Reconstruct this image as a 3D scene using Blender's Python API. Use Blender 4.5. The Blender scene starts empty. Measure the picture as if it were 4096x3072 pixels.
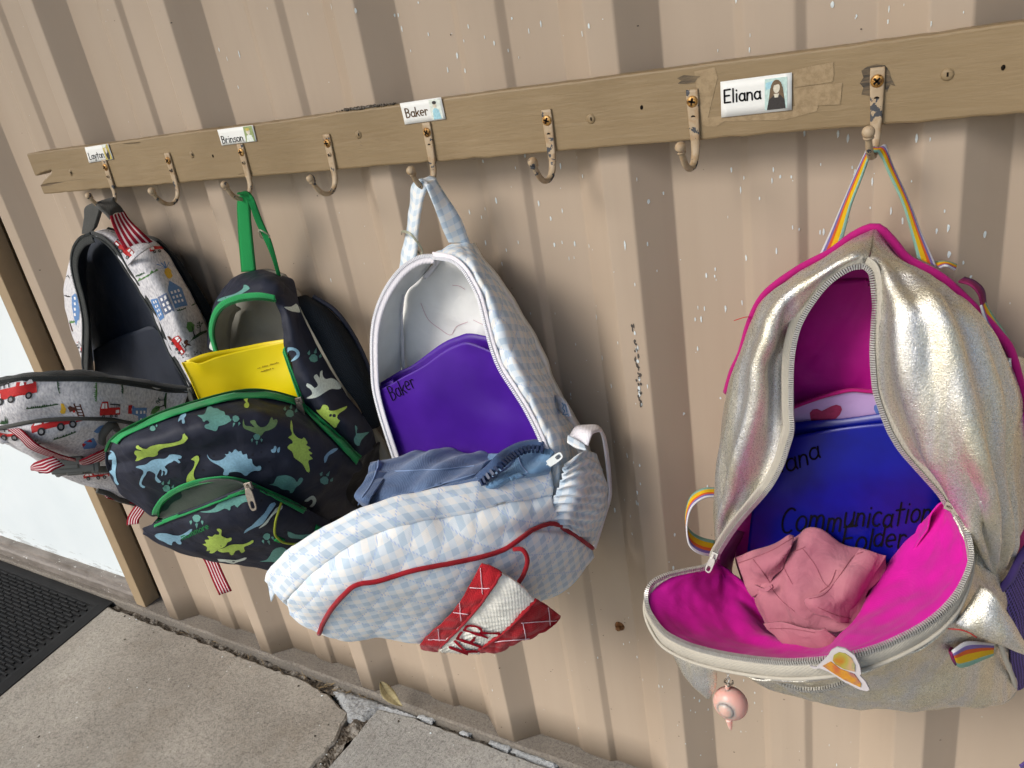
import bpy, bmesh, math, random
from mathutils import Vector, Matrix, noise
from mathutils.bvhtree import BVHTree
from mathutils.geometry import delaunay_2d_cdt, intersect_point_tri_2d
R = math.radians
random.seed(7)
scene = bpy.context.scene
COL = scene.collection

# ---------------------------------------------------------------- camera
CAM_LOC = Vector((1.5535713, -0.8036356, 1.0987041))
CAM_R = Matrix(((0.85531356, -0.51227921, -0.07751591),
                (0.49311579, 0.75897996, 0.42518965),
                (-0.1589828, -0.40189479, 0.90177882)))     # columns: right, forward, up
FPX = 3165.16                                                # focal length in pixels of a 4096 wide frame
cam_data = bpy.data.cameras.new('camera')
cam = bpy.data.objects.new('camera', cam_data)
COL.objects.link(cam)
rt, fw, up = CAM_R.col[0], CAM_R.col[1], CAM_R.col[2]
m = Matrix((rt, up, -fw)).transposed().to_4x4()
m.translation = CAM_LOC
cam.matrix_world = m
cam_data.sensor_width = 36.0
cam_data.lens = 36.0 * FPX / 4096.0
cam_data.clip_start = 0.02
cam_data.clip_end = 500
scene.camera = cam

# ---------------------------------------------------------------- light
SUN_EL, SUN_AZ = 38.0, -33.0        # degrees; azimuth from the wall's outward normal (-y) towards -x is negative
world = bpy.data.worlds.new('World')
scene.world = world
world.use_nodes = True
nt = world.node_tree
nt.nodes.clear()
wo = nt.nodes.new('ShaderNodeOutputWorld')
bg = nt.nodes.new('ShaderNodeBackground')
sky = nt.nodes.new('ShaderNodeTexSky')
sky.sky_type = 'NISHITA'
sky.sun_disc = False
sky.sun_elevation = R(SUN_EL)
_sd = Vector((math.sin(R(SUN_AZ)) * math.cos(R(SUN_EL)), -math.cos(R(SUN_AZ)) * math.cos(R(SUN_EL)), math.sin(R(SUN_EL))))
sky.sun_rotation = math.atan2(_sd.x, _sd.y)
sky.air_density = 1.0
sky.dust_density = 2.0
sky.ozone_density = 1.0
bg.inputs['Strength'].default_value = 0.14
nt.links.new(sky.outputs[0], bg.inputs['Color'])
nt.links.new(bg.outputs[0], wo.inputs['Surface'])
sun_data = bpy.data.lights.new('sun', 'SUN')
sun_data.energy = 2.2
sun_data.angle = R(28)
sun_data.color = (1.0, 0.97, 0.93)
sun = bpy.data.objects.new('sun', sun_data)
COL.objects.link(sun)
sun.rotation_euler = (-_sd).to_track_quat('-Z', 'Y').to_euler()
sun.location = _sd * 6
vs = scene.view_settings
vs.view_transform = 'Standard'
vs.look = 'None'
vs.gamma = 1.0
vs.exposure = 0.27
vs.use_curve_mapping = False
scene.cycles.adaptive_threshold = 0.03
scene.cycles.max_bounces = 5
scene.cycles.diffuse_bounces = 2
scene.cycles.glossy_bounces = 3
scene.cycles.transmission_bounces = 4
scene.cycles.transparent_max_bounces = 6
scene.cycles.caustics_reflective = False
scene.cycles.caustics_refractive = False

# ---------------------------------------------------------------- helpers: pixels of the photograph to points at a distance d from the wall
def ray(u, v):
    return CAM_R @ Vector(((u - 2048) / FPX, 1.0, -(v - 1536) / FPX))

def P(u, v, d):
    r = ray(u, v)
    return CAM_LOC + r * ((-d - CAM_LOC.y) / r.y)

def PZ(u, v, z):
    r = ray(u, v)
    return CAM_LOC + r * ((z - CAM_LOC.z) / r.z)

def px(p):
    q = CAM_R.transposed() @ (Vector(p) - CAM_LOC)
    return (2048 + FPX * q.x / q.y, 1536 - FPX * q.z / q.y)

class Z:                                    # a zoomed view of the photograph: offset and scale
    def __init__(s, x0, y0, k): s.x0, s.y0, s.k = x0, y0, k
    def __call__(s, x, y): return (s.x0 + x / s.k, s.y0 + y / s.k)
    def p(s, x, y, d): return P(s.x0 + x / s.k, s.y0 + y / s.k, d)
    def l(s, pts): return [s.p(*q) for q in pts]
ZA = Z(0, 700, 1.8433); ZB = Z(0, 1400, 1.8433); ZC = Z(400, 1000, 1.2764); ZD = Z(1050, 650, 1.3269)
ZE = Z(1050, 1600, 1.5083); ZF = Z(2600, 500, 1.3824); ZG = Z(2550, 1700, 1.2089); ZH = Z(0, 2000, 1.4747)
ZI = Z(0, 500, 2.0109); ZJ = Z(1000, 300, 1.8433); ZK = Z(2000, 200, 2.212); ZL = Z(2600, 80, 1.4786)
ZO = Z(1200, 2400, 1.3012); ZP = Z(2200, 1000, 1.0367); Z2 = Z(0, 0, 2212 / 4096)

# ---------------------------------------------------------------- helpers: objects
def tag(o, label=None, cat=None, group=None, kind=None):
    if label: o['label'] = label
    if cat: o['category'] = cat
    if group: o['group'] = group
    if kind: o['kind'] = kind
    return o

def empty(name, loc, label=None, cat=None, group=None):
    o = bpy.data.objects.new(name, None)
    o.empty_display_size = 0.05
    o.location = loc
    COL.objects.link(o)
    return tag(o, label, cat, group)

def parent(o, par):
    if par is not None:
        o.parent = par
        o.matrix_parent_inverse = Matrix.Translation(-world_loc(par))
    return o

def world_loc(o):
    l = Vector(o.location)
    if o.parent is not None:
        l = l + world_loc(o.parent) + o.matrix_parent_inverse.translation
    return l

def mesh_obj(name, verts, faces, mat=None, par=None, smooth=True, kind=None):
    me = bpy.data.meshes.new(name)
    me.from_pydata([tuple(v) for v in verts], [], [tuple(f) for f in faces])
    me.update()
    if smooth:
        me.polygons.foreach_set('use_smooth', [True] * len(me.polygons))
    if mat: me.materials.append(mat)
    o = bpy.data.objects.new(name, me)
    COL.objects.link(o)
    parent(o, par)
    if kind: o['kind'] = kind
    return o

class MB:                                   # collects shapes for ONE mesh object
    def __init__(s): s.v, s.f = [], []
    def add(s, vs, fs):
        n = len(s.v); s.v += [Vector(q) for q in vs]; s.f += [tuple(i + n for i in q) for q in fs]; return s
    def box(s, c, h, rot=None):
        vs = [Vector((x, y, z)) for x in (-h[0], h[0]) for y in (-h[1], h[1]) for z in (-h[2], h[2])]
        if rot is not None: vs = [rot @ q for q in vs]
        c = Vector(c)
        return s.add([q + c for q in vs], [(0, 1, 3, 2), (4, 6, 7, 5), (0, 4, 5, 1), (2, 3, 7, 6), (0, 2, 6, 4), (1, 5, 7, 3)])
    def tube(s, pts, r, n=10, cap=True, up0=None, flat=None):
        pts = [Vector(q) for q in pts]
        rr = r if isinstance(r, (list, tuple)) else [r] * len(pts)
        vs, fs = [], []
        prev = up0 or Vector((0.13, 0.2, 1)).normalized()
        for i, q in enumerate(pts):
            t = (pts[min(i + 1, len(pts) - 1)] - pts[max(i - 1, 0)])
            if t.length < 1e-9: t = Vector((0, 0, 1))
            t.normalize()
            a = prev - t * prev.dot(t)
            if a.length < 1e-4: a = t.orthogonal()
            a.normalize(); prev = a
            b = t.cross(a)
            ff = 1.0 if flat is None else (flat[i] if isinstance(flat, (list, tuple)) else flat)
            for k in range(n):
                an = 2 * math.pi * k / n
                vs.append(q + a * math.cos(an) * rr[i] + b * math.sin(an) * rr[i] * ff)
        for i in range(len(pts) - 1):
            for k in range(n):
                k2 = (k + 1) % n
                fs.append((i * n + k, i * n + k2, (i + 1) * n + k2, (i + 1) * n + k))
        if cap:
            fs.append(tuple(reversed(range(n)))); fs.append(tuple(range((len(pts) - 1) * n, len(pts) * n)))
        return s.add(vs, fs)
    def ball(s, c, r, nu=14, nv=10, sc=(1, 1, 1), rot=None):
        vs, fs = [], []
        for j in range(nv + 1):
            th = math.pi * j / nv
            for i in range(nu):
                ph = 2 * math.pi * i / nu
                q = Vector((math.sin(th) * math.cos(ph) * sc[0], math.sin(th) * math.sin(ph) * sc[1], math.cos(th) * sc[2])) * r
                vs.append((rot @ q if rot is not None else q) + Vector(c))
        for j in range(nv):
            for i in range(nu):
                i2 = (i + 1) % nu
                fs.append((j * nu + i, (j + 1) * nu + i, (j + 1) * nu + i2, j * nu + i2))
        return s.add(vs, fs)
    def build(s, name, mat=None, par=None, smooth=True, kind=None, bevel=0):
        o = mesh_obj(name, s.v, s.f, mat, par, smooth, kind)
        if bevel:
            b = o.modifiers.new('bevel', 'BEVEL'); b.width = bevel; b.segments = 2; b.limit_method = 'ANGLE'
        return o

def cr(p0, p1, p2, p3, t):                  # Catmull-Rom
    return 0.5 * ((2 * p1) + (p2 - p0) * t + (2 * p0 - 5 * p1 + 4 * p2 - p3) * t * t + (3 * p1 - p0 - 3 * p2 + p3) * t ** 3)

def spline(pts, n, closed=False):           # n samples along a curve, evenly in length
    pts = [Vector(q) for q in pts]
    N = len(pts)
    fine, K = [], 16
    segs = N if closed else N - 1
    for i in range(segs):
        if closed:
            a, b, c, d = pts[(i - 1) % N], pts[i], pts[(i + 1) % N], pts[(i + 2) % N]
        else:
            b, c = pts[i], pts[i + 1]
            a = pts[i - 1] if i > 0 else 2 * b - c
            d = pts[i + 2] if i + 2 < N else 2 * c - b
        for k in range(K): fine.append(cr(a, b, c, d, k / K))
    fine.append(pts[0].copy() if closed else pts[-1].copy())
    L = [0.0]
    for i in range(1, len(fine)): L.append(L[-1] + (fine[i] - fine[i - 1]).length)
    out, j = [], 0
    for i in range(n):
        s = L[-1] * i / (n if closed else n - 1)
        while j < len(L) - 2 and L[j + 1] < s: j += 1
        w = 0 if L[j + 1] == L[j] else (s - L[j]) / (L[j + 1] - L[j])
        out.append(fine[j].lerp(fine[j + 1], min(1, max(0, w))))
    return out

def surf(rows, nu, nv):                     # rows of control points -> smooth grid [nv][nu]
    rr = [spline(r, nu) for r in rows]
    if len(rr) == 2: rr = [rr[0], [(a + b) / 2 for a, b in zip(*rr)], rr[1]]
    cols = []
    # common spacing for all columns, from the mean row distance
    D = [0.0]
    for i in range(1, len(rr)):
        D.append(D[-1] + max(1e-6, sum((a - b).length for a, b in zip(rr[i], rr[i - 1])) / nu))
    grid = []
    for j in range(nv):
        s = D[-1] * j / (nv - 1)
        i = 0
        while i < len(D) - 2 and D[i + 1] < s: i += 1
        t = min(1, max(0, (s - D[i]) / (D[i + 1] - D[i])))
        row = []
        for k in range(nu):
            b, c = rr[i][k], rr[i + 1][k]
            a = rr[i - 1][k] if i > 0 else 2 * b - c
            d = rr[i + 2][k] if i + 2 < len(rr) else 2 * c - b
            row.append(cr(a, b, c, d, t))
        grid.append(row)
    return grid

def grid_normals(g):
    nv, nu = len(g), len(g[0])
    N = []
    for j in range(nv):
        r = []
        for i in range(nu):
            a = g[j][min(i + 1, nu - 1)] - g[j][max(i - 1, 0)]
            b = g[min(j + 1, nv - 1)][i] - g[max(j - 1, 0)][i]
            n = a.cross(b)
            r.append(n.normalized() if n.length > 1e-12 else Vector((0, -1, 0)))
        N.append(r)
    return N

def nz(p, s, o=0.0):
    return noise.noise(Vector(p) * s + Vector((o, o * 1.7, -o)))

def patch(name, rows, nu, nv, mat, par=None, thick=0.002, disp=None, face=None, flip=False, kind=None, uvscale=1.0, axes=None):
    """A cloth panel through rows of control points; disp(u, v, p) pushes along the normal; faces the camera unless flip."""
    g = surf(rows, nu, nv) if nu else rows
    nv, nu = len(g), len(g[0])
    N = grid_normals(g)
    s = 0
    for j in range(0, nv, max(1, nv // 8)):
        for i in range(0, nu, max(1, nu // 8)):
            s += 1 if N[j][i].dot((face if face is not None else CAM_LOC) - g[j][i]) > 0 else -1
    sign = 1 if s >= 0 else -1
    if flip: sign = -sign
    Lu = sum((g[nv // 2][i + 1] - g[nv // 2][i]).length for i in range(nu - 1))
    Lv = sum((g[j + 1][nu // 2] - g[j][nu // 2]).length for j in range(nv - 1))
    verts = []
    cu = [[0.0] * nu for _ in range(nv)]; cv = [[0.0] * nu for _ in range(nv)]
    for j in range(nv):
        for i in range(1, nu): cu[j][i] = cu[j][i - 1] + (g[j][i] - g[j][i - 1]).length
    for i in range(nu):
        for j in range(1, nv): cv[j][i] = cv[j - 1][i] + (g[j][i] - g[j - 1][i]).length
    if axes:                                # cut from one flat piece: threads run straight along these two directions
        cu = [[q.dot(axes[0]) for q in r_] for r_ in g]; cv = [[q.dot(axes[1]) for q in r_] for r_ in g]
    for j in range(nv):
        for i in range(nu):
            q = g[j][i]
            if disp: q = q + N[j][i] * sign * disp(cu[j][i], cv[j][i], q, i / (nu - 1), j / (nv - 1))
            verts.append(q)
    faces = []
    for j in range(nv - 1):
        for i in range(nu - 1):
            f = (j * nu + i, j * nu + i + 1, (j + 1) * nu + i + 1, (j + 1) * nu + i)
            faces.append(f if sign > 0 else tuple(reversed(f)))
    o = mesh_obj(name, verts, faces, mat, par, True, kind)
    me = o.data
    uv = me.uv_layers.new(name='UVMap'); un = me.uv_layers.new(name='UVN')
    for lp in me.loops:
        j, i = divmod(lp.vertex_index, nu)
        uv.data[lp.index].uv = (cu[j][i] * uvscale, cv[j][i] * uvscale)
        un.data[lp.index].uv = (i / (nu - 1), j / (nv - 1))
    if thick:
        md = o.modifiers.new('thickness', 'SOLIDIFY'); md.thickness = thick; md.offset = -1.0
    o['_n'] = 0
    del o['_n']
    SURF[o.name] = (verts, faces)
    return o
SURF = {}

def strap(name, left, right, n, mat, par=None, thick=0.0016, disp=None, nu=5, flip=False):
    """A flat webbing strap between two edges (lists of points)."""
    a, b = spline(left, n), spline(right, n)
    g = [[p.lerp(q, i / (nu - 1)) for i in range(nu)] for p, q in zip(a, b)]
    return patch(name, g, 0, 0, mat, par, thick, disp, flip=flip)

def ribbon(name, centre, width, across, n, mat, par=None, thick=0.0016, nu=5):
    c = spline(centre, n)
    if not isinstance(across, (list, tuple)): across = [across, across]
    ac = spline([Vector(q).normalized() for q in across], n)
    w = width if isinstance(width, (list, tuple)) else [width, width]
    g = []
    for j in range(n):
        t = j / (n - 1) * (len(w) - 1); k = min(int(t), len(w) - 2); ww = w[k] + (w[k + 1] - w[k]) * (t - k)
        g.append([c[j] + ac[j].normalized() * ww * (i / (nu - 1) - 0.5) for i in range(nu)])
    return patch(name, g, 0, 0, mat, par, thick)

def bvh_of(objs):
    V, F = [], []
    for o in objs:
        v, f = SURF[o.name]
        n = len(V); V += v; F += [tuple(i + n for i in q) for q in f]
    return BVHTree.FromPolygons(V, F)

def decal(name, poly, bv, mat, par, off=0.0006, cell=14.0, kind=None):
    """Flat print: a closed outline given in photograph pixels laid on the real surface it is printed on."""
    if sum(poly[i][0] * poly[(i + 1) % len(poly)][1] - poly[(i + 1) % len(poly)][0] * poly[i][1] for i in range(len(poly))) < 0:
        poly = poly[::-1]
    V = [Vector(q) for q in poly]
    n = len(V)
    x0, x1 = min(q.x for q in V), max(q.x for q in V); y0, y1 = min(q.y for q in V), max(q.y for q in V)
    def inside(p):
        c = False
        for i in range(n):
            a, b = V[i], V[(i + 1) % n]
            if (a.y > p.y) != (b.y > p.y) and p.x < (b.x - a.x) * (p.y - a.y) / (b.y - a.y) + a.x: c = not c
        return c
    pts = list(V)
    yy = y0 + cell * .5
    while yy < y1:
        xx = x0 + cell * .5
        while xx < x1:
            q = Vector((xx, yy))
            if inside(q) and min((q - e).length for e in V) > cell * .35: pts.append(q)
            xx += cell
        yy += cell
    rv, re, rf, _, _, _ = delaunay_2d_cdt(pts, [], [list(range(n))], 1, 0.01)
    out, keep = [], {}
    for i, q in enumerate(rv):
        d = ray(q.x, q.y).normalized()
        loc, nor, idx, dist = bv.ray_cast(CAM_LOC, d)
        if loc is None: continue
        if nor.dot(d) > 0: nor = -nor
        keep[i] = len(out); out.append(loc + nor * off)
    fs = [tuple(keep[i] for i in f) for f in rf if all(i in keep for i in f)]
    fs = [f for f in fs if max((out[f[a]] - out[f[a - 1]]).length for a in range(len(f))) < 0.05]
    if not fs: return None
    return mesh_obj(name, out, fs, mat, par, True, kind)

def stroke_polys(lines, w):
    """Polylines (pixels) -> outline quads and round joints for pen strokes."""
    out = []
    for ln in lines:
        pts = [Vector(q) for q in ln]
        L, Rr = [], []
        for i, q in enumerate(pts):
            t = pts[min(i + 1, len(pts) - 1)] - pts[max(i - 1, 0)]
            if t.length < 1e-6: t = Vector((1, 0))
            t.normalize(); n = Vector((-t.y, t.x)) * w / 2
            L.append(q + n); Rr.append(q - n)
        out.append((L, Rr))
    return out

def pen(name, lines, w, bv, mat, par, off=0.0007):
    """Pen strokes written on a surface: a flat ribbon per stroke, all strokes of one word in one mesh."""
    V, F = [], []
    def cast(q):
        d = ray(q.x, q.y).normalized()
        loc, nor, idx, dist = bv.ray_cast(CAM_LOC, d)
        if loc is None: return None
        if nor.dot(d) > 0: nor = -nor
        return loc + nor * off
    for ln in lines:
        pts = [Vector((q[0], q[1], 0)) for q in ln]
        if len(pts) > 2: pts = spline(pts, max(8, len(pts) * 5))
        elif len(pts) == 2: pts = [pts[0].lerp(pts[1], t / 5) for t in range(6)]
        # round ends
        t0 = (pts[0] - pts[1]).normalized() * w * .4; t1 = (pts[-1] - pts[-2]).normalized() * w * .4
        pts = [pts[0] + t0] + pts + [pts[-1] + t1]
        prev = None
        for i, q in enumerate(pts):
            t = pts[min(i + 1, len(pts) - 1)] - pts[max(i - 1, 0)]
            if t.length < 1e-6: t = Vector((1, 0, 0))
            t.normalize()
            ww = w * (0.55 if i in (0, len(pts) - 1) else 1.0)
            n = Vector((-t.y, t.x, 0)) * ww / 2
            a, b = cast((q + n)), cast((q - n))
            if a is None or b is None: prev = None; continue
            k = len(V); V += [a, b]
            if prev is not None: F.append((prev, prev + 1, k + 1, k))
            prev = k
    if not F: return None
    return mesh_obj(name, V, F, mat, par, True)

# ---------------------------------------------------------------- materials
def srgb(r, g, b, k=1.0):
    f = lambda c: (c / 255 / 12.92 if c / 255 <= 0.04045 else ((c / 255 + 0.055) / 1.055) ** 2.4) * k
    return (f(r), f(g), f(b), 1.0)

class NT:                                   # tiny node-tree writer
    def __init__(s, name, rough=0.7, spec=0.3, metal=0.0):
        s.m = bpy.data.materials.new(name); s.m.use_nodes = True
        s.t = s.m.node_tree; s.t.nodes.clear()
        s.out = s.t.nodes.new('ShaderNodeOutputMaterial')
        s.b = s.t.nodes.new('ShaderNodeBsdfPrincipled')
        s.t.links.new(s.b.outputs[0], s.out.inputs['Surface'])
        s.b.inputs['Roughness'].default_value = rough
        s.b.inputs['Specular IOR Level'].default_value = spec
        s.b.inputs['Metallic'].default_value = metal
        s._h = None
    def n(s, typ, **kw):
        nd = s.t.nodes.new('ShaderNode' + typ)
        for k, v in kw.items():
            if k.startswith('i_'):
                nd.inputs[k[2:].replace('_', ' ')].default_value = v
            else: setattr(nd, k, v)
        return nd
    def l(s, a, b): s.t.links.new(a, b)
    def val(s, x):
        return x
    def math(s, op, a, b=None, c=None, clamp=False):
        nd = s.t.nodes.new('ShaderNodeMath'); nd.operation = op; nd.use_clamp = clamp
        for i, x in enumerate((a, b, c)):
            if x is None: continue
            if isinstance(x, (int, float)): nd.inputs[i].default_value = x
            else: s.l(x, nd.inputs[i])
        return nd.outputs[0]
    def coord(s, kind='Object', scale=(1, 1, 1), rot=(0, 0, 0), loc=(0, 0, 0)):
        if kind in ('UVMap', 'UVN'):
            nd = s.t.nodes.new('ShaderNodeUVMap'); nd.uv_map = kind; o = nd.outputs[0]
        else:
            nd = s.t.nodes.new('ShaderNodeTexCoord'); o = nd.outputs[kind]
        mp = s.t.nodes.new('ShaderNodeMapping'); mp.inputs['Scale'].default_value = scale; mp.inputs['Rotation'].default_value = rot; mp.inputs['Location'].default_value = loc
        s.l(o, mp.inputs['Vector'])
        return mp.outputs[0]
    def noise(s, co, scale, detail=4, rough=0.55, dist=0.0, out=0):
        nd = s.n('TexNoise'); nd.inputs['Scale'].default_value = scale; nd.inputs['Detail'].default_value = detail
        nd.inputs['Roughness'].default_value = rough; nd.inputs['Distortion'].default_value = dist
        s.l(co, nd.inputs['Vector']); return nd.outputs[out]
    def vor(s, co, scale, feature='F1', out='Distance', rnd=1.0):
        nd = s.n('TexVoronoi', feature=feature); nd.inputs['Scale'].default_value = scale; nd.inputs['Randomness'].default_value = rnd
        s.l(co, nd.inputs['Vector']); return nd.outputs[out]
    def ramp(s, fac, stops, interp='LINEAR'):
        nd = s.n('ValToRGB'); cr_ = nd.color_ramp; cr_.interpolation = interp
        while len(cr_.elements) < len(stops): cr_.elements.new(0.5)
        for e, (p, c) in zip(cr_.elements, stops):
            e.position = p; e.color = c if len(c) == 4 else (*c, 1)
        s.l(fac, nd.inputs[0]); return nd.outputs[0]
    def mix(s, fac, a, b, typ='MIX'):
        nd = s.n('Mix', data_type='RGBA', blend_type=typ)
        for i, x in ((0, fac), (6, a), (7, b)):
            if isinstance(x, (int, float)): nd.inputs[i].default_value = x
            elif isinstance(x, tuple): nd.inputs[i].default_value = x
            else: s.l(x, nd.inputs[i])
        return nd.outputs[2]
    def sep(s, co):
        nd = s.n('SeparateXYZ'); s.l(co, nd.inputs[0]); return nd.outputs
    def color(s, c):
        if isinstance(c, tuple): s.b.inputs['Base Color'].default_value = c
        else: s.l(c, s.b.inputs['Base Color'])
        return s
    def bump(s, h, strength=0.3, dist=0.001):
        nd = s.n('Bump'); nd.inputs['Strength'].default_value = strength; nd.inputs['Distance'].default_value = dist
        s.l(h, nd.inputs['Height'])
        if s._h is not None: s.l(s._h, nd.inputs['Normal'])
        s._h = nd.outputs[0]
        s.l(s._h, s.b.inputs['Normal'])
        return s

def plain(name, c, rough=0.6, spec=0.3, metal=0.0, mottle=0.12, scale=60, bump=0.15, bs=900, bd=0.0004):
    t = NT(name, rough, spec, metal)
    co = t.coord('Object')
    n1 = t.noise(co, scale, 4)
    d = tuple(x * (1 - mottle) for x in c[:3]) + (1,); e = tuple(min(1, x * (1 + mottle)) for x in c[:3]) + (1,)
    t.color(t.ramp(n1, [(0.3, d), (0.7, e)]))
    if bump: t.bump(t.noise(co, bs, 2), bump, bd)
    return t.m

def cloth(name, c, rough=0.85, weave=1400, mottle=0.08, bump=0.25, wr=0.35, sheen=0.15, spec=0.2):
    """Woven fabric: colour mottling, a fine thread relief and soft creases."""
    t = NT(name, rough, spec)
    uv = t.coord('UVMap')
    co = t.coord('Object')
    d = tuple(x * (1 - mottle) for x in c[:3]) + (1,); e = tuple(min(1, x * (1 + mottle)) for x in c[:3]) + (1,)
    t.color(t.ramp(t.noise(co, 35, 5), [(0.3, d), (0.7, e)]))
    x, y, z = t.sep(uv)
    wv = t.math('MULTIPLY', t.math('SINE', t.math('MULTIPLY', x, weave * 2)), t.math('SINE', t.math('MULTIPLY', y, weave * 2)))
    t.bump(t.noise(co, 28, 3, 0.5, 0.6), wr, 0.004)
    t.bump(wv, bump, 0.0003)
    t.b.inputs['Sheen Weight'].default_value = sheen
    return t.m
# ================================================================= setting
S = 0.3048                                   # rib spacing of the sheet (12 in)
RIB = 0.032

def wall_material():
    t = NT('painted_sheet_metal', 0.48, 0.35)
    co = t.coord('Object')
    n = t.noise(t.coord('Object', (1, 1, 0.25)), 6, 3, 0.6)
    base = t.ramp(n, [(0.25, srgb(171, 153, 133)), (0.75, srgb(183, 165, 145))])
    # rain-washed dirt in faint vertical streaks
    st = t.noise(t.coord('Object', (1, 1, 0.03)), 55, 3)
    base = t.mix(t.math('MULTIPLY', t.ramp(st, [(0.5, (0, 0, 0)), (0.75, (1, 1, 1))]), 0.10), base, srgb(160, 138, 118))
    t.color(base)
    t.bump(t.noise(co, 300, 2), 0.08, 0.0004)
    return t.m

M_WALL = wall_material()
M_TRIM = plain('tan_trim_paint', srgb(162, 141, 112), 0.5, 0.35, mottle=0.06, scale=25, bump=0.1, bs=300)
M_RUST = plain('rusty_steel', srgb(120, 82, 48), 0.6, 0.4, 0.3, mottle=0.5, scale=300, bump=0.3)
M_DARK = plain('dark_gap', srgb(40, 36, 32), 0.9, 0.1, mottle=0.4)

# ---- profile of the ribbed sheet: one period from the front-right corner of a rib to the next
PER = [(0.0, RIB), (0.034, 0.0), (0.107, 0.0), (0.117, 0.0045), (0.132, 0.006), (0.163, 0.006), (0.172, 0.0), (0.232, 0.0), (0.274, RIB)]
RIB_SHIFT = {0: .011, 1: .010, 2: -.0125, 3: -.004, 4: .003, 5: -.001}        # the sheets are not laid perfectly evenly
def shift(x):
    k = x / S
    a = math.floor(k); f = k - a
    g = lambda q: RIB_SHIFT.get(q, .011 if q < 0 else 0.0)
    w = max(0.0, min(1.0, (f - .15) / .6))
    return g(a) + (g(a + 1) - g(a)) * w
def profile(k0, k1):
    pts = []
    for k in range(k0, k1):
        for x, h in PER: pts.append(Vector((k * S + x + shift(k * S + x + 1e-6), -h)))
    out = []
    for i, q in enumerate(pts):              # round the folds
        if 0 < i < len(pts) - 1:
            a, b = pts[i - 1] - q, pts[i + 1] - q
            r = min(0.0017, a.length * .3, b.length * .3)
            p0, p2 = q + a.normalized() * r, q + b.normalized() * r
            out.append(q + a.normalized() * r * 1.35)
            for t in (0, .25, .5, .75, 1):
                out.append(p0 * (1 - t) ** 2 + q * 2 * t * (1 - t) + p2 * t * t)
            out.append(q + b.normalized() * r * 1.35)
        else: out.append(q)
    return out

def sheet(name, pr, z0, z1, mat, par, dy=0.0):
    zs = [z0 + (z1 - z0) * i / 34 for i in range(35)]
    V, F = [], []
    for z in zs:
        for q in pr:
            w = 0.0007 * nz((q.x * 1.0, 0, z), 5.0) + 0.0003 * nz((q.x, 0, z), 14.0)
            V.append((q.x, q.y + w + dy, z))
    n = len(pr)
    for j in range(len(zs) - 1):
        for i in range(n - 1): F.append((j * n + i, j * n + i + 1, (j + 1) * n + i + 1, (j + 1) * n + i))
    o = mesh_obj(name, V, F, mat, par)
    md = o.modifiers.new('thickness', 'SOLIDIFY'); md.thickness = 0.0008; md.offset = 1.0
    return o

bld = empty('metal_building', (0.6, 0, 0), 'tan ribbed sheet-metal building wall behind the row of backpacks', 'building')
pr = profile(-1, 8)
prA = [q for q in pr if -0.085 <= q.x <= S * 2.93]
prB = [q for q in pr if S * 2.66 <= q.x <= S * 5.90]
prC = [q for q in pr if S * 5.76 <= q.x <= S * 7.9]
sheet('wall_sheet', prA, 0.001, 2.5, M_WALL, bld)
sheet('wall_sheet', prB, 0.001, 2.5, M_WALL, bld, -0.0009)
sheet('wall_sheet', prC, 0.001, 2.5, M_WALL, bld, -0.0018)
# sheet above the door and beyond it
prD = [q for q in profile(-8, 0) if q.x <= -0.12]
zs_ = sheet('wall_sheet', prD, 2.12, 2.5, M_WALL, bld)
MB().box((0.5, 0.05, 1.25), (3.0, 0.02, 1.3)).build('inner_wall', M_DARK, bld, False)

# the roof that reaches out over the walkway, above the frame
MB().box((0.5, -0.62, 2.52), (4.5, 0.72, 0.03)).box((0.5, -1.335, 2.47), (4.5, 0.012, 0.08)).build('roof_overhang', M_TRIM, bld, False)

def wall_screw(c, par):
    b = MB()
    b.tube([c, c + Vector((0, -0.0025, 0))], [0.0078, 0.0072], 18)
    b.tube([c + Vector((0, -0.0025, 0)), c + Vector((0, -0.0035, 0))], [0.0062, 0.006], 16)
    b.tube([c + Vector((0, -0.0035, 0)), c + Vector((0, -0.0085, 0))], [0.0042, 0.0040], 6)
    return b.build('screw', M_RUST, par, False)
wall_screw(P(2480, 2502, 0.0006), bld)
for x in (0.2, 0.505, 1.115, 1.42):
    wall_screw(Vector((x, -0.0006, 1.62)), bld)

# ---- door, frame and sill
t = NT('white_door_paint', 0.45, 0.4)
co = t.coord('Object')
c = t.ramp(t.noise(co, 3, 4), [(0.3, srgb(222, 231, 233)), (0.7, srgb(233, 240, 241))])
x_, y_, z_ = t.sep(co)
low = t.math('SUBTRACT', 1.0, t.math('MULTIPLY', z_, 6.0), clamp=True)
scuff = t.math('MULTIPLY', t.math('GREATER_THAN', t.math('MULTIPLY', t.noise(t.coord('Object', (0.3, 1, 1.6)), 60, 5, 0.7), t.math('ADD', low, 0.28)), 0.56), 0.45)
c = t.mix(scuff, c, srgb(150, 150, 145))
t.color(c); t.bump(t.noise(co, 160, 3), 0.12, 0.0006)
M_DOOR = t.m
MB().box((-0.70, 0.028, 1.05), (0.535, 0.022, 1.02)).build('door', M_DOOR, bld, False, bevel=0.002)
fr = MB()
fr.box((-0.134, -0.010, 1.05), (0.018, 0.020, 1.05))
fr.box((-0.154, 0.014, 1.05), (0.012, 0.016, 1.05))
fr.box((-1.262, -0.010, 1.05), (0.018, 0.020, 1.05))
fr.box((-0.70, -0.010, 2.105), (0.58, 0.022, 0.02))
fr.build('door_frame', M_TRIM, bld, False, bevel=0.0015)

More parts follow.
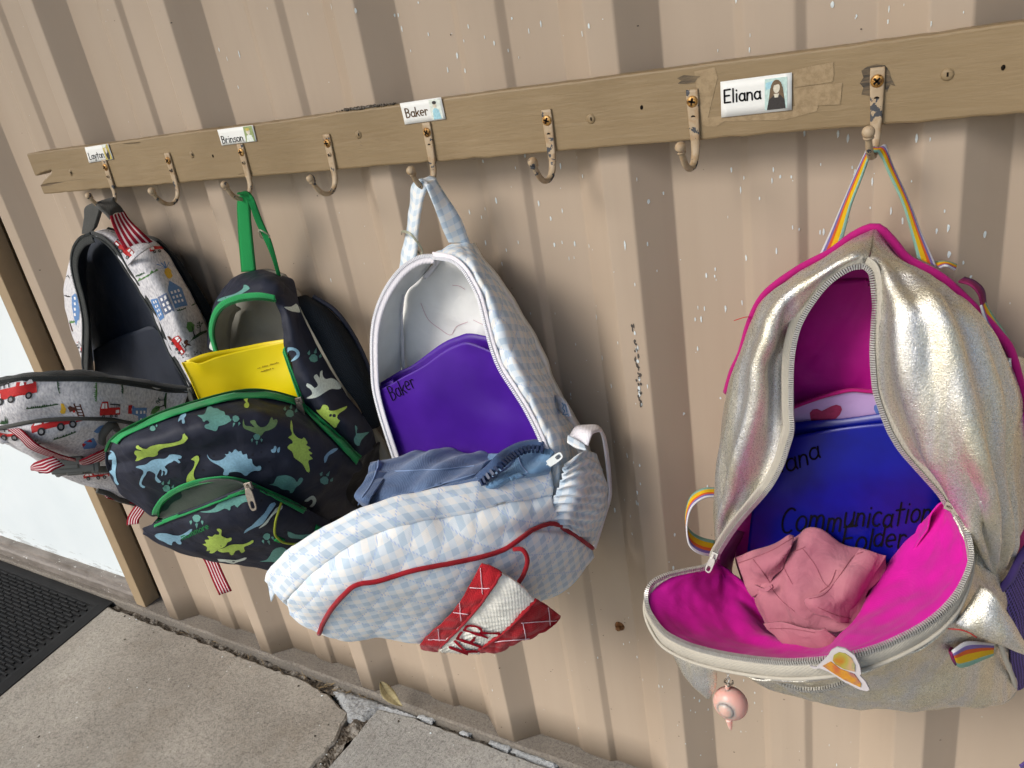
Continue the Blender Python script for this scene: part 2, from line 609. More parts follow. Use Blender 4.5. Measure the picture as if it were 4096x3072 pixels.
def concrete(name, c0, c1, agg=0.3, brushed=False, seed=0.0, grain=1.0):
    t = NT(name, 0.9, 0.2)
    co = t.coord('Object', loc=(seed, seed * 2, 0))
    big = t.noise(co, 4, 6, 0.6)
    base = t.ramp(big, [(0.3, c0), (0.7, c1)])
    fine = t.noise(co, 210, 4, 0.85)
    base = t.mix(1.0, base, t.ramp(fine, [(0.34, (.52, .50, .48)), (0.48, (.94, .94, .94)), (0.66, (1.25, 1.23, 1.2))]), 'MULTIPLY')
    for sc, th, nlo, colr, am in ((70, 0.12, 0.53, srgb(74, 66, 58), 0.75), (120, 0.16, 0.5, srgb(88, 80, 72), 0.7), (45, 0.11, 0.62, srgb(120, 84, 60), 0.6), (95, 0.13, 0.55, srgb(205, 200, 190), 0.6)):
        v = t.vor(t.coord('Object', (1, 1, 1), loc=(sc, seed, 0)), sc)
        msk = t.math('MULTIPLY', t.math('LESS_THAN', t.math('ADD', v, t.math('MULTIPLY', fine, 0.12)), th), t.math('GREATER_THAN', t.noise(co, sc * .22, 2), nlo))
        base = t.mix(t.math('MULTIPLY', msk, am), base, colr)
    # old stains
    stn = t.ramp(t.noise(co, 7, 5, 0.65), [(0.55, (0, 0, 0)), (0.72, (1, 1, 1))])
    base = t.mix(t.math('MULTIPLY', stn, 0.28), base, srgb(120, 106, 86))
    # bits of white paint
    wp = t.math('MULTIPLY', t.math('LESS_THAN', t.math('ADD', t.vor(co, 17), t.math('MULTIPLY', t.noise(co, 90, 3), 0.22)), 0.15), t.math('GREATER_THAN', t.noise(co, 3.0, 2), 0.5))
    base = t.mix(t.math('MULTIPLY', wp, 0.6), base, srgb(215, 214, 208))
    t.color(base)
    t.bump(t.noise(co, 18, 4), 0.35, 0.006)
    if brushed:
        br = t.noise(t.coord('Object', (1.0, 0.02, 1), (0, 0, R(8))), 260, 3)
        t.bump(br, 0.7, 0.0022)
    t.bump(fine, 0.75 * grain, 0.0026)
    t.bump(t.noise(co, 520, 2), 0.5 * grain, 0.001)
    return t.m
M_SLAB = concrete('weathered_concrete', srgb(143, 137, 127), srgb(172, 166, 155), seed=3)
M_SLAB2 = concrete('brushed_concrete', srgb(150, 148, 142), srgb(172, 170, 164), brushed=True, seed=11)
M_LEDGE = concrete('ledge_concrete', srgb(112, 106, 98), srgb(136, 129, 119), seed=5, grain=0.7)
M_MORTAR = concrete('mortar_fill', srgb(150, 152, 152), srgb(182, 184, 184), seed=8, grain=1.5)

ZS = -0.012                                   # slab level; the ledge under the sheet is level 0
def rough_slab(name, outline, z, depth, mat, label_kind='structure', jag=0.003, edge=None, nstep=0.012):
    """A slab with chipped, rounded edges: outline in XY, top at z."""
    pts = []
    n = len(outline)
    for i in range(n):
        a, b = Vector(outline[i]), Vector(outline[(i + 1) % n])
        L = (b - a).length
        k = max(1, int(L / nstep)) if (edge is None or i in edge) else max(1, int(L / 0.5))
        for j in range(k): pts.append((a.lerp(b, j / k), edge is None or i in edge))
    c = sum((p for p, _ in pts), Vector((0, 0))) / len(pts)
    top, rim, bot = [], [], []
    for i, (p, e) in enumerate(pts):
        q0, q1 = pts[i - 1][0], pts[(i + 1) % len(pts)][0]
        t_ = (q1 - q0).normalized(); nrm = Vector((t_.y, -t_.x))
        if nrm.dot(p - c) < 0: nrm = -nrm
        w = (nz((p.x, p.y, z), 60) * jag + nz((p.x, p.y, z), 200) * jag * .8) if e else 0
        p2 = p + nrm * w
        ins = 0.004 + 0.003 * nz((p.x, p.y, 3), 90)
        top.append((p2.x - nrm.x * ins, p2.y - nrm.y * ins, z))
        rim.append((p2.x, p2.y, z - 0.0035 - 0.002 * nz((p.x, p.y, 7), 110)))
        bot.append((p2.x - nrm.x * .002, p2.y - nrm.y * .002, z - depth))
    N = len(pts)
    V = top + rim + bot
    F = [tuple(range(N))]
    for i in range(N):
        j = (i + 1) % N
        F.append((i, i + N, j + N, j)); F.append((i + N, i + 2 * N, j + 2 * N, j + N))
    o = mesh_obj(name, V, F, mat, None, False)
    tag(o, kind=label_kind)
    return o
rough_slab('ground', [(-30, -30), (30, -30), (30, 0.3), (-30, 0.3)], -0.075, 0.05, M_DARK, edge=[])
rough_slab('pavement_slab', [(-3.0, -2.6), (0.585, -2.6), (0.592, -0.15), (0.572, -0.085), (0.50, -0.066), (0.43, -0.054), (-3.0, -0.053)], ZS, 0.055, M_SLAB, edge=[1, 2, 3, 4, 5], jag=0.004)
rough_slab('pavement_slab', [(0.612, -2.6), (4.2, -2.6), (4.2, -0.050), (0.70, -0.047), (0.62, -0.056)], ZS, 0.055, M_SLAB2, edge=[2, 3, 4], jag=0.0022)
rough_slab('pavement_slab', [(-20, -20), (20, -20), (20, -2.61), (-20, -2.61)], ZS, 0.055, M_SLAB2, edge=[])
rough_slab('foundation_ledge', [(-3.0, -0.0385), (4.2, -0.0385), (4.2, 0.032), (-3.0, 0.032)], 0.0, 0.07, M_LEDGE, edge=[0], jag=0.0006, nstep=0.03)
# raised sill block under the door
t = NT('worn_sill', 0.55, 0.4)
co = t.coord('Object')
c = t.ramp(t.noise(t.coord('Object', (0.3, 1, 1)), 30, 5, 0.7), [(0.3, srgb(92, 84, 76)), (0.7, srgb(140, 132, 124))])
wsc = t.math('GREATER_THAN', t.noise(t.coord('Object', (0.6, 1, 1)), 55, 4, 0.7), 0.66)
c = t.mix(t.math('MULTIPLY', wsc, 0.8), c, srgb(205, 205, 200))
t.color(c); t.bump(t.noise(co, 120, 4), 0.4, 0.002)
M_SILL = t.m
sl = MB()
prof = [(-0.026, 0.0002), (-0.026, 0.020), (-0.022, 0.026), (-0.0135, 0.0275), (-0.012, 0.033), (0.03, 0.036), (0.03, 0.0002)]
V, F = [], []
for k in range(60):
    x = -1.3 + (1.146) * k / 59
    for (y, z) in prof: V.append((x, y + 0.0012 * nz((x, y, z), 40), z + 0.0008 * nz((x, y, z), 70)))
np_ = len(prof)
for k in range(59):
    for i in range(np_): F.append((k * np_ + i, k * np_ + (i + 1) % np_, (k + 1) * np_ + (i + 1) % np_, (k + 1) * np_ + i))
F += [tuple(range(np_)), tuple(reversed(range(59 * np_, 60 * np_)))]
mesh_obj('door_sill', V, F, M_SILL, bld, False)

# mortar lump at the corner where the slabs meet, and fill in the joints
def lump(name, outline, z, h, mat, kind=None, res=0.004, label=None, cat=None):
    xs = [p[0] for p in outline]; ys = [p[1] for p in outline]
    V, F, idx = [], [], {}
    nx = int((max(xs) - min(xs)) / res) + 1; ny = int((max(ys) - min(ys)) / res) + 1
    def dist(p):
        inside = False; dm = 9
        n = len(outline)
        for i in range(n):
            a, b = Vector(outline[i]), Vector(outline[(i + 1) % n])
            if (a.y > p.y) != (b.y > p.y) and p.x < (b.x - a.x) * (p.y - a.y) / (b.y - a.y) + a.x: inside = not inside
            tt = max(0, min(1, (p - a).dot(b - a) / (b - a).length_squared)); dm = min(dm, (p - a.lerp(b, tt)).length)
        return dm if inside else -dm
    for j in range(ny + 1):
        for i in range(nx + 1):
            p = Vector((min(xs) + i * res, min(ys) + j * res))
            d = dist(p)
            if d < -res: continue
            hh = h * min(1, max(0, d / 0.012)) ** .5
            hh += 0.0022 * nz((p.x, p.y, 0), 120) + 0.0014 * nz((p.x, p.y, 0), 300)
            idx[i, j] = len(V); V.append((p.x, p.y, z + hh))
    for (i, j) in list(idx):
        q = [(i, j), (i + 1, j), (i + 1, j + 1), (i, j + 1)]
        if all(k in idx for k in q): F.append([idx[k] for k in q])
    o = mesh_obj(name, V, F, mat, None, False)
    md = o.modifiers.new('thickness', 'SOLIDIFY'); md.thickness = 0.02; md.offset = -1
    if kind: o['kind'] = kind
    return tag(o, label, cat)
lump('mortar_patch', [(0.50, -0.050), (0.56, -0.040), (0.70, -0.0395), (0.705, -0.046), (0.625, -0.058), (0.612, -0.09), (0.578, -0.10), (0.545, -0.075)], ZS - 0.008, 0.011, M_MORTAR, kind='structure')
t = NT('joint_dirt', 0.95, 0.1)
co = t.coord('Object')
t.color(t.ramp(t.noise(co, 60, 6, 0.75), [(0.32, srgb(44, 38, 32)), (0.48, srgb(96, 88, 78)), (0.6, srgb(146, 140, 130)), (0.85, srgb(170, 164, 154))]))
t.bump(t.noise(co, 260, 4), 1.0, 0.004)
M_DIRT = t.m
def dirt_strip(name, path, w, z, mat):
    V, F = [], []
    pts = spline([Vector((p[0], p[1], z)) for p in path], max(20, int(sum((Vector(path[i + 1]) - Vector(path[i])).length for i in range(len(path) - 1)) / 0.004)))
    for i, q in enumerate(pts):
        tt = (pts[min(i + 1, len(pts) - 1)] - pts[max(0, i - 1)]).normalized(); n_ = Vector((-tt.y, tt.x, 0))
        for k in range(7):
            s = k / 6 - .5
            p = q + n_ * w * s
            V.append(p + Vector((0, 0, 0.007 * nz(p, 45) + 0.004 * nz(p, 160) + 0.0016 * nz(p, 420))))
    for i in range(len(pts) - 1):
        for k in range(6): F.append((i * 7 + k, i * 7 + k + 1, (i + 1) * 7 + k + 1, (i + 1) * 7 + k))
    return mesh_obj(name, V, F, mat, None, False)
tag(dirt_strip('joint_dirt', [(-2.0, -0.046), (0.4, -0.046), (0.52, -0.052), (0.8, -0.043), (2.2, -0.043)], 0.022, ZS - 0.010, M_DIRT), 'dark dirt and mortar crumbs filling the joint along the wall', kind='stuff')
tag(dirt_strip('joint_dirt', [(0.600, -0.08), (0.600, -0.2), (0.597, -0.6), (0.597, -2.4)], 0.034, ZS - 0.0055, M_DIRT), 'crumbly dirt in the joint between the two slabs', kind='stuff')
# mortar crumbs squeezed out along the ledge
for (x0, x1, y0, w, hh) in ((0.705, 0.742, -0.0415, 0.009, 0.007), (0.80, 0.822, -0.0425, 0.008, 0.008), (0.862, 0.905, -0.041, 0.009, 0.007), (0.908, 0.995, -0.041, 0.010, 0.0075)):
    lump('mortar_crumb', [(x0, y0 - w / 2), (x1 - .004, y0 - w / 2), (x1, y0 + w / 2), (x0 + .003, y0 + w / 2)], ZS, hh, M_MORTAR, res=0.0025, kind='structure')
# dead grass and roots in the corner of the joint
M_STRAW = plain('dry_root', srgb(150, 128, 92), 0.8, 0.2, mottle=0.4)
gb = MB()
rnd = random.Random(5)
for k in range(46):
    x = rnd.uniform(0.42, 0.60) if k < 36 else rnd.uniform(-0.1, 0.4); y = -0.047 + rnd.uniform(-.006, .008)
    a = Vector((x, y, ZS - 0.006)); d = Vector((rnd.uniform(-1, 1), rnd.uniform(-.7, .5), rnd.uniform(.05, .5))).normalized()
    L = rnd.uniform(.008, .026)
    b = a + d * L * .5 + Vector((0, 0, .002)); c_ = a + d * L + Vector((rnd.uniform(-.004, .004), rnd.uniform(-.004, .004), -.002))
    gb.tube(spline([a, b, c_], 6), [.0005, .0005, .00045, .0004, .00035, .0002], 4)
tag(gb.build('dead_grass', M_STRAW, None, True, 'stuff'), 'dry dead grass roots in the dark joint at the slab corner')
# a dead leaf standing against the foot of a rib
t = NT('dead_leaf', 0.7, 0.25)
uvn = t.coord('UVN'); xx, yy, zz = t.sep(uvn)
cx = t.math('ABSOLUTE', t.math('SUBTRACT', xx, 0.5))
vein = t.math('LESS_THAN', cx, 0.03)
side = t.math('LESS_THAN', t.math('FRACT', t.math('MULTIPLY_ADD', cx, -2.2, t.math('MULTIPLY', yy, 9.0))), 0.10)
cl = t.ramp(t.noise(t.coord('Object'), 90, 4), [(0.3, srgb(146, 134, 98)), (0.7, srgb(178, 166, 126))])
cl = t.mix(t.math('MULTIPLY', t.math('MAXIMUM', vein, side), 0.5), cl, srgb(104, 90, 60))
t.color(cl)
zz2 = Z(1300, 2500, 2.0)
L0 = [(440, 460, .045), (470, 540, .052), (540, 600, .062), (610, 650, .066)]
rowsl = []
import itertools
tip, base_ = zz2.p(440, 458, .046), zz2.p(618, 655, .062)
axis = [zz2.p(440, 458, .046), zz2.p(478, 520, .052), zz2.p(535, 590, .058), zz2.p(618, 655, .062)]
ax = spline(axis, 14)
lg = []
for i, q in enumerate(ax):
    w = 0.0125 * math.sin(math.pi * min(1, (i / 13) ** .8)) + 0.0004
    axd = (ax[min(i + 1, 13)] - ax[max(0, i - 1)]).normalized(); vw = (q - CAM_LOC).normalized()
    side_ = (axd.cross(vw).normalized() * .85 + vw * .45).normalized()
    nrm_ = (ax[min(i + 1, 13)] - ax[max(0, i - 1)]).normalized().cross(side_)
    lg.append([q + side_ * w * (k / 6 - .5) * 2 + nrm_ * (abs(k / 6 - .5) * .006 + .001 * math.sin(i)) for k in range(7)])
tag(patch('dead_leaf', lg, 0, 0, t.m, None, 0.0004), 'dry curled brown leaf standing at the foot of a wall rib', 'leaf')

# grit and crumbs lying on the slabs
rnd = random.Random(31)
gd, gl = MB(), MB()
for k in range(150):
    if k % 3 == 0: x, y = rnd.uniform(-.3, .95), -.056 - abs(rnd.gauss(0, .012))
    elif k % 3 == 1: x, y = rnd.uniform(-.3, .58), rnd.uniform(-.5, -.06)
    else: x, y = .60 + rnd.gauss(0, .02), rnd.uniform(-.35, -.07)
    r_ = rnd.choice((.0007, .0009, .0012, .0016, .0022))
    (gl if rnd.random() < .3 else gd).ball((x, y, ZS + r_ * .35), r_, 6, 4, (rnd.uniform(.8, 1.6), rnd.uniform(.7, 1.1), .55), Matrix.Rotation(rnd.uniform(0, 3), 3, 'Z'))
tag(gd.build('grit', M_DIRT, None, False, 'stuff'), 'dark crumbs of dirt scattered on the concrete slabs')
tag(gl.build('paint_flakes', M_DOOR, None, False, 'stuff'), 'small white paint flakes scattered on the concrete slabs')

# ---- rubber door mat
t = NT('black_rubber', 0.65, 0.3)
co = t.coord('Object')
t.color(t.ramp(t.noise(co, 20, 5, 0.7), [(0.3, srgb(15, 15, 15)), (0.75, srgb(32, 31, 31))]))
t.bump(t.noise(co, 260, 3), 0.3, 0.0008)
M_RUB = t.m
mc = Vector((-0.240, -0.034, 0)); mu = Vector((-1.0, 0.012, 0)).normalized(); mv = Vector((0.20, -1.0, 0)).normalized()
mv = Vector((mu.y, -mu.x, 0)) * -1 if False else Vector((0.13, -1.0, 0)).normalized()
mat_root = empty('door_mat', mc + mu * .4 + mv * .3 + Vector((0, 0, ZS)), 'black ribbed rubber mat on the concrete in front of the white door', 'doormat')
mb = MB()
def mq(u, v, z): return mc + mu * u + mv * v + Vector((0, 0, ZS + z))
W_, H_ = 0.9, 0.62
border = 0.036
def mbox(mb, u0, u1, v0, v1, z0, z1):
    vs = [mq(u, v, z) for u in (u0, u1) for v in (v0, v1) for z in (z0, z1)]
    mb.add(vs, [(0, 1, 3, 2), (4, 6, 7, 5), (0, 4, 5, 1), (2, 3, 7, 6), (0, 2, 6, 4), (1, 5, 7, 3)])
b0 = MB(); mbox(b0, border * .6, W_ - border * .6, border * .6, H_ - border * .6, 0.0008, 0.003); b0.build('mat_base', M_RUB, mat_root, False)
bd = MB()
V = []
for (u0, v0, u1, v1) in ((0, 0, W_, 0), (W_, 0, W_, H_), (W_, H_, 0, H_), (0, H_, 0, 0)): pass
ringo = [(0, 0), (W_, 0), (W_, H_), (0, H_)]
def ring(k, z):
    return [mq(u + (k if u == 0 else -k), v + (k if v == 0 else -k), z) for u, v in ringo]
rings = [ring(0, 0.0005), ring(0.002, 0.0022), ring(border * .8, 0.0058), ring(border, 0.0058), ring(border + .001, 0.003)]
vs = [q for r_ in rings for q in r_]
fs = [(a * 4 + i, a * 4 + (i + 1) % 4, (a + 1) * 4 + (i + 1) % 4, (a + 1) * 4 + i) for a in range(4) for i in range(4)]
bd.add(vs, fs); bd.build('mat_border', M_RUB, mat_root, False)
rb = MB()
v = border + 0.006
row = 0
while v < H_ - border - .004:
    u = border + 0.006 + (0.0 if row % 2 else 0.020)
    while u < W_ - border - .01:
        u1 = min(u + 0.036, W_ - border - .004)
        mbox(rb, u, u1, v, v + 0.0042, 0.003, 0.0072)
        u += 0.041
    v += 0.0098; row += 1
tag(rb.build('mat_ribs', M_RUB, mat_root, False, 'stuff'))

# ================================================================= rail with hooks
YB = 0.055                                     # front of the board
t = NT('painted_board', 0.5, 0.35)
co = t.coord('Object')
gr = t.noise(t.coord('Object', (0.10, 1, 1)), 120, 5, 0.65, 0.3)
crk = t.noise(t.coord('Object', (0.05, 1, 1), loc=(3, 0, 1)), 75, 4, 0.6, 0.5)
base = t.ramp(t.noise(co, 7, 5), [(0.3, srgb(134, 114, 83)), (0.7, srgb(149, 128, 96))])
base = t.mix(t.math('MULTIPLY', t.ramp(gr, [(0.34, (1, 1, 1)), (0.46, (0, 0, 0))]), 0.16), base, srgb(122, 98, 66))
cm = t.ramp(crk, [(0.285, (1, 1, 1)), (0.305, (0, 0, 0))])
base = t.mix(t.math('MULTIPLY', cm, 0.75), base, srgb(86, 66, 46))
chip = t.math('MULTIPLY', t.math('GREATER_THAN', t.noise(co, 34, 5, 0.7), 0.69), t.math('GREATER_THAN', t.noise(co, 6, 2), 0.52))
base = t.mix(t.math('MULTIPLY', chip, 0.55), base, srgb(120, 102, 82))
t.color(base)
t.bump(t.math('MULTIPLY', cm, -1.0), 0.8, 0.002)
t.bump(gr, 0.5, 0.0016)
t.bump(t.noise(t.coord('Object', (0.4, 1, 1)), 40, 3), 0.3, 0.003)
M_BOARD = t.m
rail = empty('hook_rail', (1.0, -RIB, 1.011), 'long tan painted wooden board with iron coat hooks on metal wall', 'coat rack')
zb0, zb1 = 0.9785, 1.0445
def board_mesh():
    top, bot = [], []
    nseg = 420
    x0, x1 = 0.1865, 2.05
    V, F = [], []
    # front outline rows: z fractions; the left end is split by a wide crack
    def zt(x): return zb1 + 0.0012 * nz((x, 0, 9), 6) + 0.0007 * nz((x, 0, 3), 45)
    def zb(x): return zb0 + 0.0012 * nz((x, 5, 1), 7) + 0.0012 * nz((x, 2, 8), 50)
    def crack(x):                               # centre and half-opening of the split
        tt = (x - x0) / 0.052
        if tt > 1: return None
        c = zb0 + (0.0225 + 0.0135 * tt + 0.002 * nz((x, 0, 0), 80))
        return c, 0.0068 * (1 - tt) ** .7 + 0.0006
    xs = [x0 + 0.052 * i / 16 for i in range(17)] + [x0 + 0.052 + (x1 - x0 - 0.052) * i / nseg for i in range(1, nseg + 1)]
    YF, YK = -YB, -RIB - 0.0015
    r = 0.0022
    def bar(za, zb_, xs_, mbv):
        prev = None
        first = True
        for x in xs_:
            a, b = za(x), zb_(x)
            e = 0.0
            sec = [(YK, a), (YF + r, a), (YF + r * .3, a + r * .3), (YF, a + r), (YF, (a + b) / 2), (YF, b - r), (YF + r * .3, b - r * .3), (YF + r, b), (YK, b)]
            # slightly ragged end
            ring_ = [Vector((x, y, z)) for y, z in sec]
            k = len(mbv.v); mbv.v += ring_
            n = len(sec)
            if prev is None: mbv.f.append(tuple(range(k, k + n)))
            else:
                for i in range(n): mbv.f.append((prev + i, prev + (i + 1) % n, k + (i + 1) % n, k + i))
            prev = k
        mbv.f.append(tuple(reversed(range(prev, prev + n))))
    mbv = MB()
    xa = xs[:17]
    xlow = [x + (0.0) for x in xa]
    bar(lambda x: crack(x)[0] + crack(x)[1] if crack(x) else zb(x), zt, xa, mbv)
    bar(zb, lambda x: crack(x)[0] - crack(x)[1] if crack(x) else zt(x), [xa[0] + .004 + (xa[-1] - xa[0] - .004) * i / 16 for i in range(17)], mbv)
    bar(zb, zt, xs[16:], mbv)
    return mbv
bo = board_mesh().build('board', M_BOARD, rail, True)
bo.data.polygons.foreach_set('use_smooth', [False] * len(bo.data.polygons))

# ---- hooks
t = NT('painted_iron', 0.5, 0.4)
co = t.coord('Object')
base = t.ramp(t.noise(co, 45, 4), [(0.3, srgb(164, 142, 112)), (0.7, srgb(184, 163, 134))])
base = t.mix(t.math('MULTIPLY', t.ramp(t.noise(co, 130, 3), [(0.5, (0, 0, 0)), (0.62, (1, 1, 1))]), 0.4), base, srgb(150, 112, 66))
chip = t.math('GREATER_THAN', t.noise(co, 95, 4, 0.6), 0.61)
base = t.mix(chip, base, srgb(66, 68, 72))
t.color(base); t.bump(t.math('MULTIPLY', chip, -1.0), 0.5, 0.0006); t.bump(t.noise(co, 400, 3), 0.25, 0.0005)
M_HOOK = t.m
t = NT('bare_hook_iron', 0.45, 0.5, 0.4)
co = t.coord('Object')
t.color(t.ramp(t.noise(co, 240, 4), [(0.35, srgb(52, 54, 60)), (0.7, srgb(92, 94, 98))])); t.bump(t.noise(co, 500, 3), 0.3, 0.0005)
M_BARE = t.m
t = NT('rusty_screw', 0.45, 0.5, 0.5)
co = t.coord('Object')
t.color(t.ramp(t.noise(co, 330, 4), [(0.35, srgb(96, 62, 28)), (0.5, srgb(186, 138, 70)), (0.7, srgb(206, 170, 116))])); t.bump(t.noise(co, 700, 3), 0.4, 0.0005)
M_SCREW = t.m
M_HOLE = plain('screw_recess', srgb(30, 24, 18), 0.8, 0.1, mottle=0.5, scale=300)

def screw_head(c, r, par, mat=None, ang=0.3, recess=True, name='screw'):
    b = MB()
    prof_ = [(0.0, r), (0.0008, r), (0.0016, r * .82), (0.0021, r * .5), (0.0022, 0.0003)]
    n = 20
    vs, fs = [], []
    for (d, rr) in prof_:
        for k in range(n):
            a = 2 * math.pi * k / n
            vs.append(c + Vector((math.cos(a) * rr, -d, math.sin(a) * rr)))
    for j in range(len(prof_) - 1):
        for k in range(n): fs.append((j * n + k, j * n + (k + 1) % n, (j + 1) * n + (k + 1) % n, (j + 1) * n + k))
    b.add(vs, fs)
    o = b.build(name, mat or M_SCREW, par)
    if recess:
        q = MB()
        for a in (ang, ang + math.pi / 2):
            q.box(c + Vector((0, -0.0019, 0)), (r * .62, 0.0005, r * .17), Matrix.Rotation(a, 3, 'Y'))
        rc = q.build('screw_slot', M_HOLE, None, False)
        # part of the screw head itself: join as second material
        o.data.materials.append(M_HOLE)
        me, me2 = o.data, rc.data
        bm = bmesh.new(); bm.from_mesh(me); nf = len(bm.faces); bm.from_mesh(me2)
        bm.faces.ensure_lookup_table()
        for f in bm.faces[nf:]: f.material_index = 1
        bm.to_mesh(me); bm.free()
        bpy.data.objects.remove(rc)
    return o

HOOKX = [0.387, 0.5375, 0.690, 0.844, 0.996, 1.149, 1.302, 1.458]
def make_hook(x, i):
    rnd = random.Random(i * 13 + 1)
    z0 = 1.0115 + rnd.uniform(-.0008, .0008) + (0.003 if i in (6, 7) else 0.0)
    tilt = rnd.uniform(-.03, .03)
    # path in the YZ plane: flat plate on the board, then a J to a ball tip
    path = [(-YB - 0.0012, z0 + 0.0105), (-YB - 0.0015, z0 - 0.001), (-YB - 0.0018, z0 - 0.018), (-YB - 0.0022, z0 - 0.031), (-YB - 0.0036, z0 - 0.043),
            (-YB - 0.008, z0 - 0.0515), (-YB - 0.0155, z0 - 0.0565), (-YB - 0.025, z0 - 0.0565), (-YB - 0.0335, z0 - 0.0515), (-YB - 0.0395, z0 - 0.044), (-YB - 0.0425, z0 - 0.0375)]
    wid = [0.0056, 0.0058, 0.0056, 0.0046, 0.0034, 0.0030, 0.0030, 0.0029, 0.0028, 0.0027, 0.0026]
    thk = [0.0012, 0.0013, 0.0015, 0.0020, 0.0027, 0.0030, 0.0032, 0.0032, 0.0030, 0.0029, 0.0028]
    c = spline([Vector((x + tilt * (p[1] - z0), p[0], p[1])) for p in path], 44)
    W = spline([Vector((w, h, 0)) for w, h in zip(wid, thk)], 44)
    n = 14
    V, F = [], []
    for k, q in enumerate(c):
        tt = (c[min(k + 1, 43)] - c[max(k - 1, 0)]).normalized()
        a = Vector((1, 0, 0)); b = tt.cross(a).normalized()
        sq = 0.55 if k < 20 else 0.55 + 0.45 * min(1, (k - 20) / 8)
        for s in range(n):
            an = 2 * math.pi * s / n
            ca, sa = math.cos(an), math.sin(an)
            ex = 0.4 if k < 18 else 1.0
            V.append(q + a * W[k].x * math.copysign(abs(ca) ** ex, ca) + b * W[k].y * math.copysign(abs(sa) ** ex, sa))
    for k in range(43):
        for s in range(n): F.append((k * n + s, k * n + (s + 1) % n, (k + 1) * n + (s + 1) % n, (k + 1) * n + s))
    F += [tuple(reversed(range(n))), tuple(range(43 * n, 44 * n))]
    mb = MB(); mb.add(V, F)
    tip = c[-1]
    tt = (c[-1] - c[-3]).normalized()
    mb.tube([tip - tt * .0006, tip + tt * .0012], [.0044, .0040], 14)
    mb.ball(tip + tt * 0.0045, 0.0051, 16, 12)
    h = mb.build('hook', M_HOOK, rail)
    screw_head(Vector((x, -YB - 0.0026, z0)), 0.0052, h, ang=rnd.uniform(0, 1.5))
    if i < 4:
        screw_head(Vector((x + tilt * -.013, -YB - 0.0030, z0 - 0.0135)), 0.0029, h, M_HOOK, ang=rnd.uniform(0, 1.5))
    else:
        q = MB(); q.tube([Vector((x, -YB - 0.0026, z0 - 0.0145)), Vector((x, -YB - 0.0034, z0 - 0.0145))], [.0027, .0025], 14)
        q.build('empty_screw_hole', M_HOLE, h)
    # bare iron where paint has worn off, in the bend and on the tip
    k0 = 26
    V2, F2 = [], []
    span = range(k0, k0 + 5)
    for k in span:
        for s in range(n):
            q = V[k * n + s]; V2.append(q + (q - c[k]).normalized() * 0.00025)
    for a_ in range(len(span) - 1):
        for s in range(n):
            if math.sin(2 * math.pi * s / n) * (1 if True else -1) < 0.2 and nz((a_ * 3.1, s * 2.3, i * 5.7), 0.37) > -0.15:
                F2.append((a_ * n + s, a_ * n + (s + 1) % n, (a_ + 1) * n + (s + 1) % n, (a_ + 1) * n + s))
    if F2: mesh_obj('bare_patch', V2, F2, M_BARE, h)
    return h
HOOKS = [make_hook(x, i) for i, x in enumerate(HOOKX)]
LOW = Vector((0, -YB - 0.0205, 1.0115 - 0.0545))      # the lowest inside point of a hook, relative to its x

# painted-over screws and old holes in the board
for (u, v) in ((153 * 1.8517, 373 * 1.8517), (415 * 1.8517, 334 * 1.8517), (775 * 1.8517, 291 * 1.8517), (1277 * 1.8517, 257 * 1.8517), (2047 * 1.8517, 161 * 1.8517)):
    screw_head(P(u, v, YB - 0.0006), 0.0048, rail, M_BOARD, ang=0.7, recess=False, name='painted_screw')
    c = P(u, v, YB + 0.0014); MB().box(c, (.0007, .0004, .0016)).build('screw_slot', M_HOLE, rail, False)
for (u, v) in ((460 * 1.8517, 337 * 1.8517), (1386 * 1.8517, 232 * 1.8517), (2167 * 1.8517, 146 * 1.8517)):
    c = P(u, v, YB); q = MB(); q.tube([c + Vector((0, .001, 0)), c - Vector((0, .0004, 0))], [.0023, .0021], 9, flat=0.7); q.build('old_hole', M_HOLE, rail)

# grime lying on the board's top edge
gr_ = MB()
rnd = random.Random(3)
for k in range(140):
    x = 0.905 + rnd.gauss(0, .020) + (0.02 if k % 3 == 0 else 0); x = min(max(x, .862), .955)
    q = Vector((x, -rnd.uniform(.045, .0545), zb1 + 0.0006))
    r_ = rnd.uniform(.0006, .0019) * (1.3 - abs(x - .9) * 10 if abs(x - .9) < .08 else .6)
    gr_.ball(q + Vector((0, 0, r_ * .5)), max(.0005, r_), 6, 4, (1, 1, rnd.uniform(.5, 1.2)))
tag(gr_.build('leaf_litter', M_DIRT, None, False, 'stuff'), 'dark crumbled leaf litter lying on the top edge of the board')
